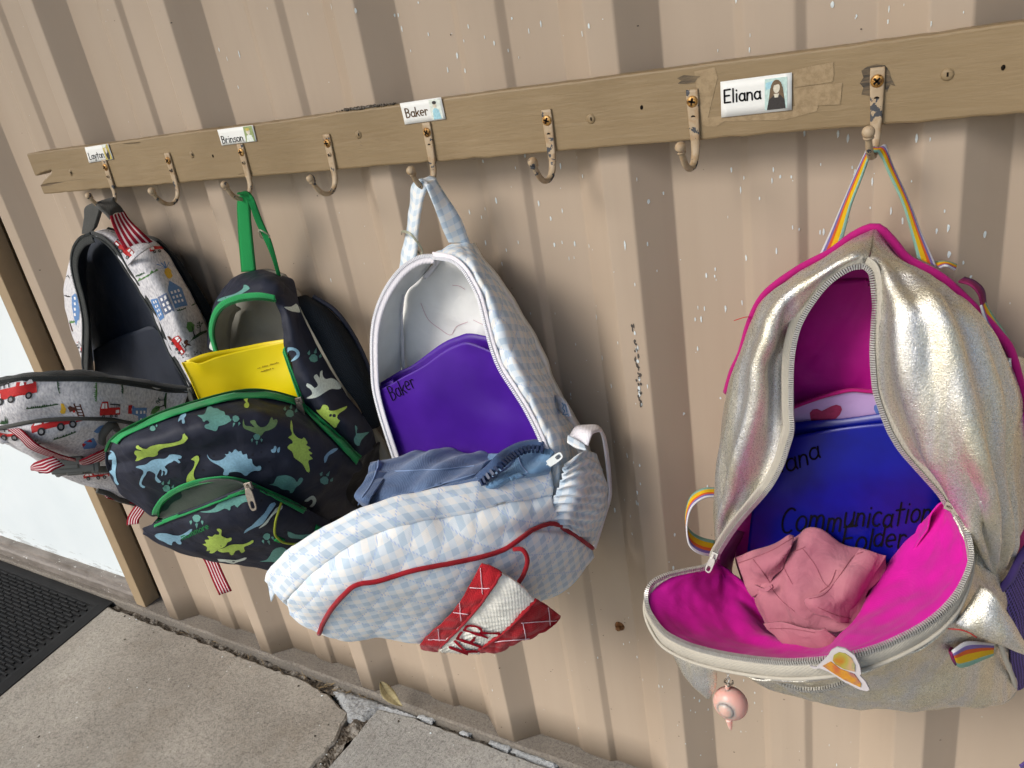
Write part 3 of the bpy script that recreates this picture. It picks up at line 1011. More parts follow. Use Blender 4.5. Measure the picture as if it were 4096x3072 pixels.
# ================================================================= lettering (pen strokes) and name tags
# each letter: advance width, strokes; units: capital height 1, x-height 0.6
def _arc(cx, cy, rx, ry, a0, a1, n=10):
    return [(cx + rx * math.cos(R(a0 + (a1 - a0) * i / n)), cy + ry * math.sin(R(a0 + (a1 - a0) * i / n))) for i in range(n + 1)]
FONT = {
    'L': (.55, [[(.08, 1), (.08, 0)], [(.08, 0), (.5, .02)]]),
    'B': (.62, [[(.08, 1), (.08, 0)], [(.08, .98)] + _arc(.22, .76, .26, .23, 90, -90) + [(.1, .53)], [(.1, .53)] + _arc(.24, .27, .3, .27, 90, -90) + [(.08, 0)]]),
    'E': (.62, [[(.08, 1), (.08, 0)], [(.08, .99), (.55, 1)], [(.08, .53), (.48, .54)], [(.08, .01), (.56, .02)]]),
    'K': (.62, [[(.08, 1), (.08, 0)], [(.55, 1), (.1, .45)], [(.18, .53), (.58, 0)]]),
    'R': (.64, [[(.08, 1), (.08, 0)], [(.08, .98)] + _arc(.24, .74, .28, .25, 90, -90) + [(.1, .48)], [(.24, .48), (.58, 0)]]),
    'A': (.68, [[(.04, 0), (.34, 1)], [(.34, 1), (.64, 0)], [(.14, .36), (.54, .36)]]),
    'C': (.66, [_arc(.38, .5, .32, .5, 55, 305, 14)]),
    'F': (.56, [[(.08, 1), (.06, 0)], [(.0, .98), (.55, 1.04)], [(.07, .5), (.42, .54)]]),
    'a': (.56, [_arc(.27, .3, .21, .28, 60, 400, 14), [(.48, .58), (.47, .2), (.54, .01)]]),
    'b': (.54, [[(.08, 1), (.08, 0)], _arc(.27, .29, .2, .28, 170, -170, 12)]),
    'c': (.48, [_arc(.28, .3, .22, .29, 50, 310, 12)]),
    'd': (.56, [_arc(.26, .3, .21, .29, 50, 330, 12), [(.48, 1), (.48, 0)]]),
    'e': (.54, [[(.08, .3), (.46, .33)] , _arc(.27, .31, .21, .28, 5, 300, 14)]),
    'i': (.24, [[(.12, .6), (.12, 0)], [(.12, .84), (.121, .87)]]),
    'k': (.5, [[(.08, 1), (.08, 0)], [(.44, .58), (.1, .26)], [(.2, .35), (.46, 0)]]),
    'l': (.22, [[(.11, 1.02), (.11, 0)]]),
    'm': (.8, [[(.07, .6), (.07, 0)], [(.08, .36)] + _arc(.22, .38, .14, .2, 150, 10, 6) + [(.37, 0)], [(.38, .36)] + _arc(.53, .38, .15, .2, 150, 10, 6) + [(.7, 0)]]),
    'n': (.54, [[(.07, .6), (.07, 0)], [(.08, .34)] + _arc(.26, .36, .18, .22, 150, 10, 7) + [(.46, 0)]]),
    'o': (.56, [_arc(.28, .3, .22, .29, 80, 440, 14)]),
    'r': (.46, [[(.08, .6), (.09, 0)], [(.09, .3)] + _arc(.26, .36, .17, .22, 150, 40, 6)]),
    's': (.46, [[(.4, .5), (.28, .59), (.12, .52), (.12, .4), (.28, .31), (.4, .2), (.34, .06), (.2, .0), (.06, .08)]]),
    't': (.46, [[(.22, .92), (.22, .0)], [(.04, .62), (.42, .64)]]),
    'u': (.54, [[(.07, .6), (.08, .2), (.16, .03), (.28, .02), (.4, .14), (.46, .3)], [(.46, .6), (.48, 0)]]),
    'y': (.52, [[(.06, .6), (.27, .04)], [(.47, .6), (.27, .04), (.12, -.32)]]),
}
def text_lines(txt, slant=0.0, jitter=0.0, seed=1, gap=0.04):
    rnd = random.Random(seed)
    x, out = 0.0, []
    for ch in txt:
        if ch == ' ': x += .4; continue
        w, st = FONT[ch]
        dy = rnd.uniform(-jitter, jitter); k = 1 + rnd.uniform(-jitter, jitter)
        for s in st: out.append([(x + px_ * k + slant * py_, py_ * k + dy) for px_, py_ in s])
        x += w * k + gap
    return out, x

def text_px(txt, p0, p1, height, up=None, slant=0.0, jitter=0.0, seed=1):
    """Strokes of a word in photograph pixels: baseline from p0 to p1."""
    ln, w = text_lines(txt, slant, jitter, seed)
    p0, p1 = Vector(p0), Vector(p1)
    ex = (p1 - p0) / w
    d = (p1 - p0).normalized()
    ey = (Vector(up) if up else Vector((d.y, -d.x))).normalized() * height
    return [[tuple(p0 + ex * a + ey * b) for a, b in s] for s in ln]

def strokes_mesh(name, lines, w, fn, mat, par):
    """Strokes in any flat 2-D frame; fn maps (x, y) to a point just above the surface."""
    V, F = [], []
    for ln in lines:
        pts = [Vector((q[0], q[1], 0)) for q in ln]
        pts = spline(pts, max(6, len(pts) * 3)) if len(pts) > 2 else [pts[0].lerp(pts[1], i / 3) for i in range(4)]
        pts = [pts[0] + (pts[0] - pts[1]).normalized() * w * .42] + pts + [pts[-1] + (pts[-1] - pts[-2]).normalized() * w * .42]
        for i, q in enumerate(pts):
            t_ = pts[min(i + 1, len(pts) - 1)] - pts[max(i - 1, 0)]
            t_.normalize()
            n_ = Vector((-t_.y, t_.x, 0)) * w / 2 * (.55 if i in (0, len(pts) - 1) else 1)
            a, b = q + n_, q - n_
            V += [fn(a.x, a.y), fn(b.x, b.y)]
            if i: k = len(V); F.append((k - 4, k - 3, k - 1, k - 2))
    return mesh_obj(name, V, F, mat, par, False)

M_PAPER = plain('tag_paper', srgb(236, 236, 230), 0.5, 0.4, mottle=0.02, scale=40, bump=0.05)
M_INK = plain('black_ink', srgb(16, 14, 14), 0.8, 0.1, mottle=0.2, bump=0)
M_INK2 = plain('faded_brown_ink', srgb(88, 62, 30), 0.6, 0.3, mottle=0.15, bump=0)
def flat(name, r, g, b, rough=0.6): return plain(name, srgb(r, g, b), rough, 0.3, mottle=0.15, scale=400, bump=0)

class Tag:
    def __init__(s, quad, d, label):
        s.q = [P(*c, d) for c in quad]                       # TL TR BR BL
        c = sum(s.q, Vector()) / 4
        s.root = empty('name_tag', c, label, 'name tag', 'name tags above the hooks')
        n = 10
        g = [[s.at(i / n, j / 4, 0.0) for i in range(n + 1)] for j in range(5)]
        patch('paper', g, 0, 0, M_PAPER, s.root, 0.00025)
    def at(s, a, b, off=0.0):
        p = s.q[0].lerp(s.q[1], a).lerp(s.q[3].lerp(s.q[2], a), b)
        curl = 0.0006 * (2 * a - 1) ** 2 * (1 if b < .5 else .4)
        return p + Vector((0, -off - curl, 0))
    def text(s, txt, a0, a1, b0, h, mat, w=0.1):
        ln, W = text_lines(txt)
        strokes_mesh('lettering', ln, w, lambda x, y: s.at(a0 + (a1 - a0) * x / W, b0 - h * y, 0.0004), mat, s.root)
    def shape(s, name, pts, mat, par, off):
        V = [s.at(a, b, off) for a, b in pts]
        return mesh_obj(name, V, [tuple(range(len(V)))], mat, par, False)
    def photo(s, a0, a1, b0, b1, bgm, items):
        bgp = s.shape('portrait_photo', [(a0, b0), (a1, b0), (a1, b1), (a0, b1)], bgm, s.root, 0.0003)
        for k, (pts, mat) in enumerate(items):
            s.shape('printed_figure', [(a0 + (a1 - a0) * x, b0 + (b1 - b0) * y) for x, y in pts], mat, bgp, 0.0004 + 0.0001 * k)

def ell(cx, cy, rx, ry, n=16): return [(cx + rx * math.cos(2 * math.pi * i / n), cy + ry * math.sin(2 * math.pi * i / n)) for i in range(n)]
c_pale, c_aqua, c_green = flat('photo_pale', 222, 228, 216), flat('photo_aqua', 160, 205, 215), flat('photo_green', 150, 165, 110)
c_dark, c_brown, c_skin, c_teal = flat('photo_dark', 58, 54, 52), flat('photo_brown', 112, 92, 70), flat('photo_skin', 214, 206, 186), flat('photo_teal', 190, 214, 206)
c_gold = flat('photo_gold', 196, 178, 92)
T = Tag([ZI(683, 180), ZI(870, 150), ZI(913, 275), ZI(718, 305)], YB + .0012, 'small white name tag above the leftmost hook with yellowish portrait')
T.text('Layton', .06, .70, .80, .42, M_INK, .11)
T.photo(.72, .97, .02, .97, c_gold, [(ell(.5, .62, .3, .4), c_dark), (ell(.48, .42, .2, .24), c_skin), ([(.0, .0), (.8, .0), (.6, .18), (.1, .2)], c_pale)])
T = Tag([ZI(1750, 38), ZI(2035, 0), ZI(2065, 130), ZI(1785, 165)], YB + .0012, 'white name tag with greenish child portrait above the hook of the dinosaur backpack')
T.text('Brinson', .04, .66, .88, .45, M_INK, .11)
T.photo(.72, .97, .03, .97, c_green, [(ell(.45, .34, .22, .2), c_skin), ([(.1, 1), (.2, .6), (.45, .52), (.75, .6), (.9, 1)], c_pale), (ell(.44, .2, .22, .1), c_gold)])
T = Tag([ZJ(1107, 208), ZJ(1410, 163), ZJ(1443, 325), ZJ(1143, 365)], YB + .0012, 'white name tag with yellowed edge and pale blue portrait above gingham backpack')
T.text('Baker', .07, .64, .70, .42, M_INK2, .12)
T.photo(.69, .96, .05, .95, c_pale, [([(.15, 1), (.2, .55), (.45, .4), (.75, .55), (.85, 1)], c_aqua), (ell(.46, .28, .16, .16), c_skin), (ell(.46, .16, .18, .09), c_dark)])
T = Tag([ZL(417, 365), ZL(840, 310), ZL(838, 532), ZL(422, 577)], YB + .0016, 'large white name tag with portrait of long-haired child between the two rightmost hooks')
T.text('Eliana', .04, .585, .60, .36, M_INK, .13)
T.photo(.63, .94, .09, .93, c_teal, [([(.05, .12), (.35, .08), (.3, .3), (.05, .35)], c_aqua), (ell(.52, .35, .26, .30), c_brown), ([(.25, .3), (.8, .3), (.9, .8), (.16, .8)], c_brown),
                                 ([(.1, 1), (.18, .68), (.4, .55), (.7, .55), (.88, .7), (.93, 1)], c_dark), ([(.4, .5), (.64, .5), (.6, .62), (.45, .62)], c_skin), (ell(.53, .31, .15, .17), c_skin), ([(.3, .2), (.5, .1), (.72, .14), (.8, .34), (.62, .2), (.42, .22), (.36, .4)], c_brown)])
# strips of old clear tape around the large tag
t = NT('old_clear_tape', 0.3, 0.45)
tc = t.coord('Object')
t.color(t.ramp(t.noise(tc, 130, 4, 0.7), [(0.4, srgb(145, 124, 93)), (0.58, srgb(162, 140, 108))])); t.bump(t.noise(tc, 120, 3), 0.3, 0.001)
M_TAPE = t.m
TN = [0]
def tape(pts):
    TN[0] += 1
    V = [P(*ZL(*q), YB + 0.0001 + .00012 * TN[0]) for q in pts]
    o = mesh_obj('tape_strip', V, [tuple(range(len(V)))], M_TAPE, rail, False)
    md = o.modifiers.new('thickness', 'SOLIDIFY'); md.thickness = 0.0001
tape([(262, 305), (382, 280), (400, 340), (330, 628), (310, 618), (275, 400)])
tape([(330, 580), (1000, 490), (985, 540), (800, 590), (440, 600), (390, 632), (330, 628)])
tape([(830, 300), (1085, 248), (1087, 330), (1080, 365), (850, 400)])
tape([(845, 402), (1137, 370), (1125, 500), (860, 512)])
# bare dark wood where paint came off round two hooks
t = NT('bare_grey_wood', 0.8, 0.2)
tc = t.coord('Object', (0.15, 1, 1))
t.color(t.ramp(t.noise(tc, 160, 4, 0.7), [(0.35, srgb(52, 52, 52)), (0.6, srgb(120, 104, 82))])); t.bump(t.noise(tc, 160, 3), 0.5, 0.001)
M_BAREW = t.m
def chip_(pts):
    V = [P(*ZL(*q), YB + 0.0004) for q in pts]
    mesh_obj('paint_chip', V, [tuple(range(len(V)))], M_BAREW, rail, False)
chip_([(160, 345), (200, 325), (250, 330), (298, 332), (280, 345), (265, 370), (220, 378), (165, 376), (185, 358)])
chip_([(1285, 275), (1340, 262), (1390, 268), (1415, 300), (1425, 340), (1450, 390), (1420, 380), (1400, 430), (1390, 400), (1388, 300), (1310, 300), (1308, 400), (1298, 450), (1250, 440), (1262, 400), (1240, 375), (1262, 340), (1250, 300)])
# paint splashes and specks on the metal wall
BVW = None
def wall_marks():
    rnd = random.Random(11)
    obs = [o for o in bld.children if o.name.startswith('wall_sheet')][:3]
    V, F = [], []
    for o in obs:
        k = len(V); V += [v.co.copy() for v in o.data.vertices]; F += [tuple(i + k for i in p.vertices) for p in o.data.polygons]
    bv = BVHTree.FromPolygons(V, F)
    def blob(mbv, x, z, w, h, tail, n=9):
        pts = []
        for k in range(n):
            a = 2 * math.pi * k / n
            pts.append((x + math.cos(a) * w * rnd.uniform(.75, 1.2), z + math.sin(a) * h * rnd.uniform(.85, 1.15)))
        if tail: pts[int(n * .75)] = (pts[int(n * .75)][0], z - h * rnd.uniform(1.1, 1.5))
        vs = []
        for (a, b) in pts:
            loc, nor, i, d = bv.ray_cast(Vector((a, -0.3, b)), Vector((0, 1, 0)))
            if loc is None: return
            if nor.y > 0: nor = -nor
            vs.append(loc + nor * 0.0014)
        if max(v.y for v in vs) - min(v.y for v in vs) > .012: return
        mbv.add(vs, [tuple(range(n))])
    drops, specks = MB(), MB()
    n = 0
    while n < 620:
        x, z = rnd.uniform(.6, 1.72), rnd.uniform(.02, 1.3)
        dens = max(0, min(1, (x - .78) * 2.2)) * (.75 if z > .35 else .45) + (.10 if z > 1.0 else .015)
        if .98 < z < 1.045: continue
        clus = .5 + nz((x, 0, z), 6.0)
        if rnd.random() > dens * clus * 1.1: continue
        s = rnd.choice((.4, .55, .7, .8, 1, 1, 1.25)) * (1.0 if z > .4 else .7)
        blob(drops, x, z, .00095 * s * rnd.uniform(.7, 1.2), .0027 * s * rnd.uniform(.6, 1.4), rnd.random() < .5); n += 1
    for k in range(130):
        x, z = rnd.uniform(.1, 1.75), rnd.uniform(.02, 1.35)
        blob(drops, x, z, .0006, .0006, False, 6)
    for k in range(240):
        x, z = rnd.uniform(-.05, 1.7), (rnd.uniform(.0, .35) if k % 3 else rnd.uniform(.0, 1.3))
        s = rnd.uniform(.4, 1.2)
        blob(specks, x, z, .0010 * s, .0008 * s, False, 7)
    for k in range(38):                         # chipped patch on one rib, half-way up
        a = rnd.random()
        u, v = (2528 + rnd.gauss(0, 5) + 60 * a * .5, 1300 + 320 * a)
        q = P(u + 10, v, RIB)
        blob(specks if (k % 5) else drops, q.x, q.z, .0016 * rnd.uniform(.4, 1.1), .003 * rnd.uniform(.4, 1.2), False, 7)
    drops.build('paint_drops', flat('dried_pale_paint', 214, 222, 222, .5), bld, False, 'stuff')
    specks.build('dark_specks', flat('dark_speck', 84, 78, 72, .7), bld, False, 'stuff')
wall_marks()
# ================================================================= shared fabric pieces
def cast_px(pts, bv, off):
    out = []
    for (u, v) in pts:
        d = ray(u, v).normalized()
        loc, nor, i, ds = bv.ray_cast(CAM_LOC, d)
        if loc is None: continue
        if nor.dot(d) > 0: nor = -nor
        out.append(loc + nor * off)
    return out

def on_surface(pts, n, bv, off):
    """A pixel curve laid on a surface, n points."""
    c = spline([Vector((a, b, 0)) for a, b in pts], n)
    return cast_px([(q.x, q.y) for q in c], bv, off)

def webbing(name, cols, rough=0.8):
    """Woven tape: colour bands across its width, ribs along it. cols: [(position, colour)]"""
    t = NT(name, rough, 0.2)
    x, y, z = t.sep(t.coord('UVN'))
    t.color(t.ramp(x, cols, 'CONSTANT'))
    ux, uy, uz = t.sep(t.coord('UVMap'))
    rb = t.math('SINE', t.math('MULTIPLY', uy, 5200)); rc = t.math('SINE', t.math('MULTIPLY', ux, 3500))
    t.bump(t.math('MULTIPLY', rb, t.math('MULTIPLY_ADD', rc, .4, .6)), 0.6, 0.0006)
    return t.m
M_RAIN = webbing('rainbow_webbing', [(0, srgb(225, 222, 224)), (.13, srgb(128, 112, 172)), (.30, srgb(226, 104, 48)), (.48, srgb(236, 188, 30)), (.80, srgb(150, 196, 176))])
M_STEEL = plain('nickel_zip', srgb(205, 203, 198), 0.35, 0.5, 0.6, mottle=0.12, scale=200, bump=0.1)
M_NICK = plain('worn_nickel', srgb(140, 130, 118), 0.35, 0.5, 0.9, mottle=0.2, scale=300, bump=0.15)

def zipper(par, pts, nrm_fn, mat_tape, mat_teeth, pitch=0.0026, tw=0.004, th=0.0016, tape=0.009, name='zipper', tape_dir=None):
    """An open zip edge: a woven tape with a row of teeth along it. nrm_fn(i, p, t) gives the direction away from the cloth (the toothed side)."""
    L = sum((Vector(pts[i + 1]) - Vector(pts[i])).length for i in range(len(pts) - 1))
    n = max(12, int(L * 1.04 / pitch))
    c = spline(pts, n)
    root = None
    ed, g = [], []
    for i, q in enumerate(c):
        t_ = (c[min(i + 1, n - 1)] - c[max(i - 1, 0)]).normalized()
        e = nrm_fn(i / (n - 1), q, t_); e = (e - t_ * e.dot(t_)).normalized()
        ed.append((t_, e))
        g.append([q + e * (0.001 - tape * k / 3) for k in range(4)])
    root = patch(name, g, 0, 0, mat_tape, par, 0.0012)
    tb = MB()
    for i, q in enumerate(c):
        t_, e = ed[i]; b = t_.cross(e)
        rot = Matrix((e, b, t_)).transposed()
        tb.box(q + e * 0.0014, (tw / 2, th / 2 + .0004, pitch * .30), rot)
    tb.build('teeth', mat_teeth, root, False, 'stuff')
    return root

def zip_pull(par, c, down, facing, L=0.022, w=0.0042, mat=None, name='zip_pull'):
    """Slider with a flat pull tab that hangs along 'down'."""
    mat = mat or M_NICK
    down = Vector(down).normalized(); f = Vector(facing); f = (f - down * f.dot(down)).normalized(); s = down.cross(f)
    rot = Matrix((s, f, down)).transposed()
    b = MB()
    b.box(c, (w * .95, 0.0022, 0.0046), rot)
    b.tube(spline([c - down * .003 + f * .0022, c + f * .0048, c + down * .003 + f * .0022], 8), .0008, 6)
    # pull tab with a hole: outer and inner rings
    tc = c + f * .0036 + down * (L * .55)
    n = 20
    vs, fs = [], []
    def oval(a, hw, hl, off): return tc + s * hw * math.copysign(abs(math.cos(a)) ** .6, math.cos(a)) + down * (hl * math.copysign(abs(math.sin(a)) ** .6, math.sin(a)) + off)
    for z_ in (-.0007, .0007):
        for k in range(n): vs.append(oval(2 * math.pi * k / n, w, L * .5, 0) + f * z_)
        for k in range(n): vs.append(oval(2 * math.pi * k / n, w * .5, L * .16, L * .24) + f * z_)
    for k in range(n):
        k2 = (k + 1) % n
        fs += [(k, k2, n + k2, n + k), (2 * n + k, 3 * n + k, 3 * n + k2, 2 * n + k2), (k, 2 * n + k, 2 * n + k2, k2), (n + k, n + k2, 3 * n + k2, 3 * n + k)]
    b.add(vs, fs)
    return b.build(name, mat, par, False, bevel=0.0003)

# ================================================================= silver backpack
def silver_fabric():
    t = NT('silver_glitter_fabric', 0.34, 0.5, 0.84)
    co = t.coord('Object')
    base = t.ramp(t.noise(co, 9, 3), [(0.3, srgb(246, 243, 234)), (0.7, srgb(253, 251, 246))])
    irr = t.noise(t.coord('Object', (1, 1, .08)), 55, 2)
    base = t.mix(.55, base, t.ramp(irr, [(.38, srgb(226, 232, 250)), (.5, srgb(244, 242, 236)), (.62, srgb(248, 240, 208))]), 'MULTIPLY')  # blue and yellow tints of the foil's highlights, put into the colour as streaks
    base = t.mix(1.0, base, t.ramp(t.noise(co, 620, 2, .6), [(.38, (.74, .73, .70)), (.5, (.96, .955, .94)), (.6, (1.0, 1.0, 1.0))]), 'MULTIPLY')  # glitter sparkle put into the colour as fine light and dark grain
    sp = t.noise(co, 1500, 2, 0.7)
    base = t.mix(t.ramp(sp, [(0.45, (0, 0, 0)), (0.75, (1, 1, 1))]), base, srgb(206, 200, 184))
    t.color(base)
    t.l(t.ramp(t.noise(co, 900, 2), [(0.35, (0.24,) * 3), (0.65, (0.42,) * 3)]), t.b.inputs['Roughness'])
    t.bump(t.noise(t.coord('Object', (1, 1, .3)), 42, 2, 0.5, 0.6), 0.4, 0.004)
    t.bump(t.noise(co, 120, 3, 0.6, 1.4), 0.3, 0.0016)
    t.bump(t.noise(co, 1000, 2, 0.7), 0.6, 0.0011)
    return t.m
M_SILV = silver_fabric()
M_PINK = cloth('magenta_lining', srgb(206, 18, 152), 0.55, 1500, 0.06, 0.15, 0.45, 0.1, 0.3)
M_MAG = cloth('magenta_binding', srgb(176, 22, 112), 0.8, 900, 0.08, 0.5, 0.15)
M_STAPE = cloth('silver_zip_tape', srgb(176, 170, 156), 0.6, 700, 0.05, 0.5, 0.1)

sb = empty('backpack', (1.46, -0.11, 0.42), 'open silver glitter backpack with magenta lining on the rightmost hook', 'backpack', 'backpacks hanging on the hooks')
# back panel, magenta inside
rows = [ZF.l([(1215, 590, .062), (1250, 585, .062), (1285, 595, .062)]), ZF.l([(1130, 630, .062), (1240, 640, .062), (1350, 655, .062)]), ZF.l([(1040, 690, .062), (1240, 700, .062), (1420, 730, .062)]), ZF.l([(920, 765, .062), (1240, 780, .062), (1540, 820, .062)]), ZF.l([(780, 850, .062), (1240, 860, .062), (1690, 940, .062)]),
        ZF.l([(650, 940, .062), (960, 900, .064), (1250, 880, .064), (1560, 950, .064), (1832, 1052, .064)]), ZF.l([(505, 1250, .064), (900, 1250, .066), (1250, 1250, .066), (1600, 1250, .066), (1990, 1262, .064)]),
        ZF.l([(430, 1600, .064), (1200, 1600, .066), (2092, 1600, .064)]), ZG.l([(402, 300, .064), (1100, 300, .066), (1840, 300, .064)]), [Vector((1.318, -.06, .50)), Vector((1.45, -.064, .50)), Vector((1.592, -.06, .53))], [Vector((1.338, -.06, .425)), Vector((1.46, -.06, .42)), Vector((1.592, -.06, .425))]]
def d_back(u, v, p, a, b): return min(1, b * 3) * (0.0035 * nz(p, 22) + 0.002 * nz(p, 48)) - 0.0025 * max(0, 1 - abs(((a * 1.2 + b * 1.6) % .33) - .16) * 40)
patch('back_panel', rows, 50, 80, M_PINK, sb, 0.004, d_back)
# magenta binding along the top edge
MB().tube(spline(ZF.l([(425, 1480, .062), (460, 1360, .066), (508, 1255, .07), (560, 1080, .072), (640, 935, .072), (820, 800, .072), (1000, 705, .072), (1125, 612, .072), (1249, 566, .074), (1335, 637, .072), (1430, 745, .072), (1620, 850, .072), (1832, 1052, .072), (1930, 1160, .07), (2000, 1270, .07), (2080, 1580, .07)]), 80), 0.0036, 8, flat=1.2).build('binding', M_MAG, sb)

def folds(k, amp, ph=0.0):
    def f(u, v, p, a, b):
        e = min(1, a * 6) * min(1, (1 - a) * 6)
        e *= min(1, (1 - b) * 7) * min(1, b * 8)
        ps = (p.x, p.y, p.z * .25)
        return e * amp * (math.sin(a * k * math.pi * 2 + ph + 1.2 * nz((a * 2, b * 2.2, ph), 1.0) + b * .9)) * (.35 + .65 * b) + 0.003 * nz(ps, 40) * e + 0.0009 * nz(ps, 95) * e
    return f
left = [ZF.l([(1236, 572, .076), (1228, 640, .102), (1214, 715, .118), (1182, 768, .124)]),
        ZF.l([(1130, 622, .072), (1140, 660, .112), (1140, 725, .13), (1095, 788, .128)]),
        ZF.l([(1005, 705, .072), (1010, 730, .12), (1010, 790, .136), (985, 862, .130)]),
        ZF.l([(645, 942, .07), (705, 912, .118), (770, 930, .142), (850, 970, .140), (898, 965, .130)]),
        ZF.l([(560, 1085, .07), (610, 1040, .128), (700, 1030, .150), (770, 1060, .142), (832, 1072, .132)]),
        ZF.l([(500, 1255, .07), (545, 1200, .132), (630, 1170, .154), (700, 1215, .145), (745, 1210, .130), (792, 1180, .134)]),
        ZF.l([(440, 1410, .07), (490, 1370, .132), (585, 1330, .156), (660, 1330, .142), (700, 1330, .131), (773, 1320, .138)]),
        ZF.l([(402, 1600, .07), (448, 1570, .130), (560, 1560, .158), (650, 1570, .148), (690, 1580, .136), (772, 1560, .142)]),
        ZG.l([(392, 150, .072), (405, 150, .12), (480, 130, .158), (580, 125, .152), (650, 110, .142), (718, 105, .145)]),
        ZG.l([(382, 330, .08), (396, 330, .128), (440, 340, .152), (500, 350, .152), (545, 355, .148), (590, 345, .147)]),
        ZG.l([(378, 480, .088), (385, 485, .128), (400, 490, .142), (430, 490, .146), (455, 490, .146), (475, 480, .144)]),
        ZG.l([(376, 600, .094), (378, 605, .124), (381, 610, .132), (384, 612, .136), (387, 614, .138), (392, 605, .140)])]
patch('side_panel', left, 70, 130, M_SILV, sb, 0.0025, folds(2.8, .0046, .6))
right = [ZF.l([(1186, 768, .124), (1216, 715, .116), (1231, 640, .1), (1250, 572, .076)]),
         ZF.l([(1240, 850, .130), (1262, 800, .132), (1310, 748, .120), (1388, 742, .072)]),
         ZF.l([(1250, 960, .134), (1300, 915, .146), (1400, 865, .146), (1510, 848, .122), (1628, 895, .072)]),
         ZF.l([(1247, 1080, .140), (1310, 1045, .156), (1450, 1010, .166), (1600, 990, .156), (1730, 1000, .118), (1812, 1050, .072)]),
         ZF.l([(1241, 1250, .145), (1340, 1230, .166), (1500, 1210, .176), (1680, 1205, .168), (1850, 1215, .124), (1962, 1255, .072)]),
         ZF.l([(1262, 1500, .148), (1380, 1490, .170), (1540, 1490, .182), (1740, 1490, .176), (1930, 1500, .132), (2066, 1525, .072)]),
         ZG.l([(1292, 130, .148), (1380, 115, .170), (1500, 100, .184), (1650, 100, .178), (1762, 100, .134), (1816, 100, .084)]),
         ZG.l([(1400, 250, .145), (1470, 230, .168), (1560, 225, .182), (1680, 240, .176), (1772, 250, .132), (1814, 260, .086)]),
         ZG.l([(1508, 395, .141), (1545, 400, .155), (1620, 410, .168), (1700, 430, .166), (1780, 450, .130), (1814, 480, .09)]),
         ZG.l([(1588, 520, .140), (1622, 530, .152), (1690, 570, .154), (1778, 600, .122), (1815, 620, .09)]),
         ZG.l([(1655, 660, .126), (1690, 690, .130), (1738, 728, .122), (1785, 720, .105), (1814, 700, .09)])]
patch('side_panel', right, 90, 120, M_SILV, sb, 0.0025, folds(4.4, .0072, 2.2))
# side gusset towards the frame edge
gus = [ZF.l([(1990, 1290, .074), (2040, 1280, .06), (2070, 1290, .052)]), ZG.l([(1816, 60, .084), (1866, 60, .066), (1890, 60, .05)]), ZG.l([(1815, 300, .086), (1868, 300, .066), (1896, 300, .05)]), ZG.l([(1814, 520, .09), (1868, 500, .066), (1898, 500, .05)]),
       ZG.l([(1814, 700, .09), (1860, 660, .07), (1900, 640, .05)])]
patch('side_gusset', gus, 14, 50, M_SILV, sb, 0.003, lambda u, v, p, a, b: .002 * nz(p, 40))

# the unzipped front: rim, lining and outer face
RIM = [(378, 650, .14), (330, 690, .152), (230, 712, .168), (130, 737, .185), (70, 775, .195), (45, 830, .205), (50, 890, .215), (78, 945, .226), (130, 1008, .24), (200, 1050, .25), (280, 1082, .26), (380, 1108, .268), (500, 1130, .275), (620, 1145, .28),
       (750, 1152, .282), (900, 1142, .28), (1000, 1125, .275), (1100, 1102, .268), (1200, 1068, .258), (1300, 1022, .248), (1400, 965, .236), (1480, 900, .224), (1540, 830, .212), (1580, 760, .2), (1605, 690, .188), (1612, 630, .178), (1600, 560, .166), (1570, 480, .155), (1534, 428, .147), (1510, 400, .141)]
rim = ZG.l(RIM)
inner = ZG.l([(400, 680, .118), (430, 690, .118), (440, 700, .12), (455, 740, .12), (468, 790, .125), (480, 840, .13), (510, 890, .138), (550, 940, .146), (600, 985, .155), (660, 1020, .164), (720, 1045, .172), (800, 1068, .182), (880, 1072, .186), (950, 1060, .186), (1000, 1030, .180), (1040, 960, .166), (1085, 880, .148), (1122, 800, .13), (1160, 730, .116), (1210, 660, .104), (1260, 590, .098), (1330, 520, .096), (1400, 460, .104), (1455, 422, .12)])
N_ = 120
r0, r2 = spline(rim, N_), spline(inner, N_)
def mid(k, t_, sag): 
    p = r0[k].lerp(r2[k], t_); return p + Vector((0, 0, -sag * math.sin(math.pi * min(1, k / N_ * 1.0)) ** .5))
def inset(k): return r0[k] + (r2[k] - r0[k]).normalized() * .0028 + Vector((0, 0, -.001))
floor_c = Vector((1.44, -0.115, 0.450))
lin = [[inset(k) for k in range(N_)], [mid(k, .12, .0) for k in range(N_)], [mid(k, .35, .008) for k in range(N_)], [mid(k, .7, .007) for k in range(N_)], r2, [q.lerp(floor_c, .6) + Vector((0, 0, -.02)) for q in r2], [q.lerp(floor_c, .93) + Vector((0, 0, -.02)) for q in r2]]
def d_lin(u, v, p, a, b):
    e = min(1, b * 12)
    return e * (0.0042 * nz(p, 20, 3) + 0.0026 * nz(p, 46, 1) + .001 * nz(p, 100)) - .0012 * max(0, 1 - abs(b - .09) * 60)
patch('flap_lining', lin, N_, 60, M_PINK, sb, 0.0015, d_lin)
patch('inner_gusset', [ZG.l([(440, 510, .14), (480, 510, .10), (520, 520, .06)]), ZG.l([(394, 600, .138), (430, 610, .10), (470, 630, .06)]), ZG.l([(380, 648, .138), (420, 690, .10), (460, 740, .06)]), ZG.l([(400, 690, .126), (440, 770, .10), (480, 840, .06)]), ZG.l([(470, 830, .126), (500, 880, .10), (540, 920, .06)])], 16, 30, M_PINK, sb, .002, lambda u, v, p, a, b: .002 * nz(p, 40))
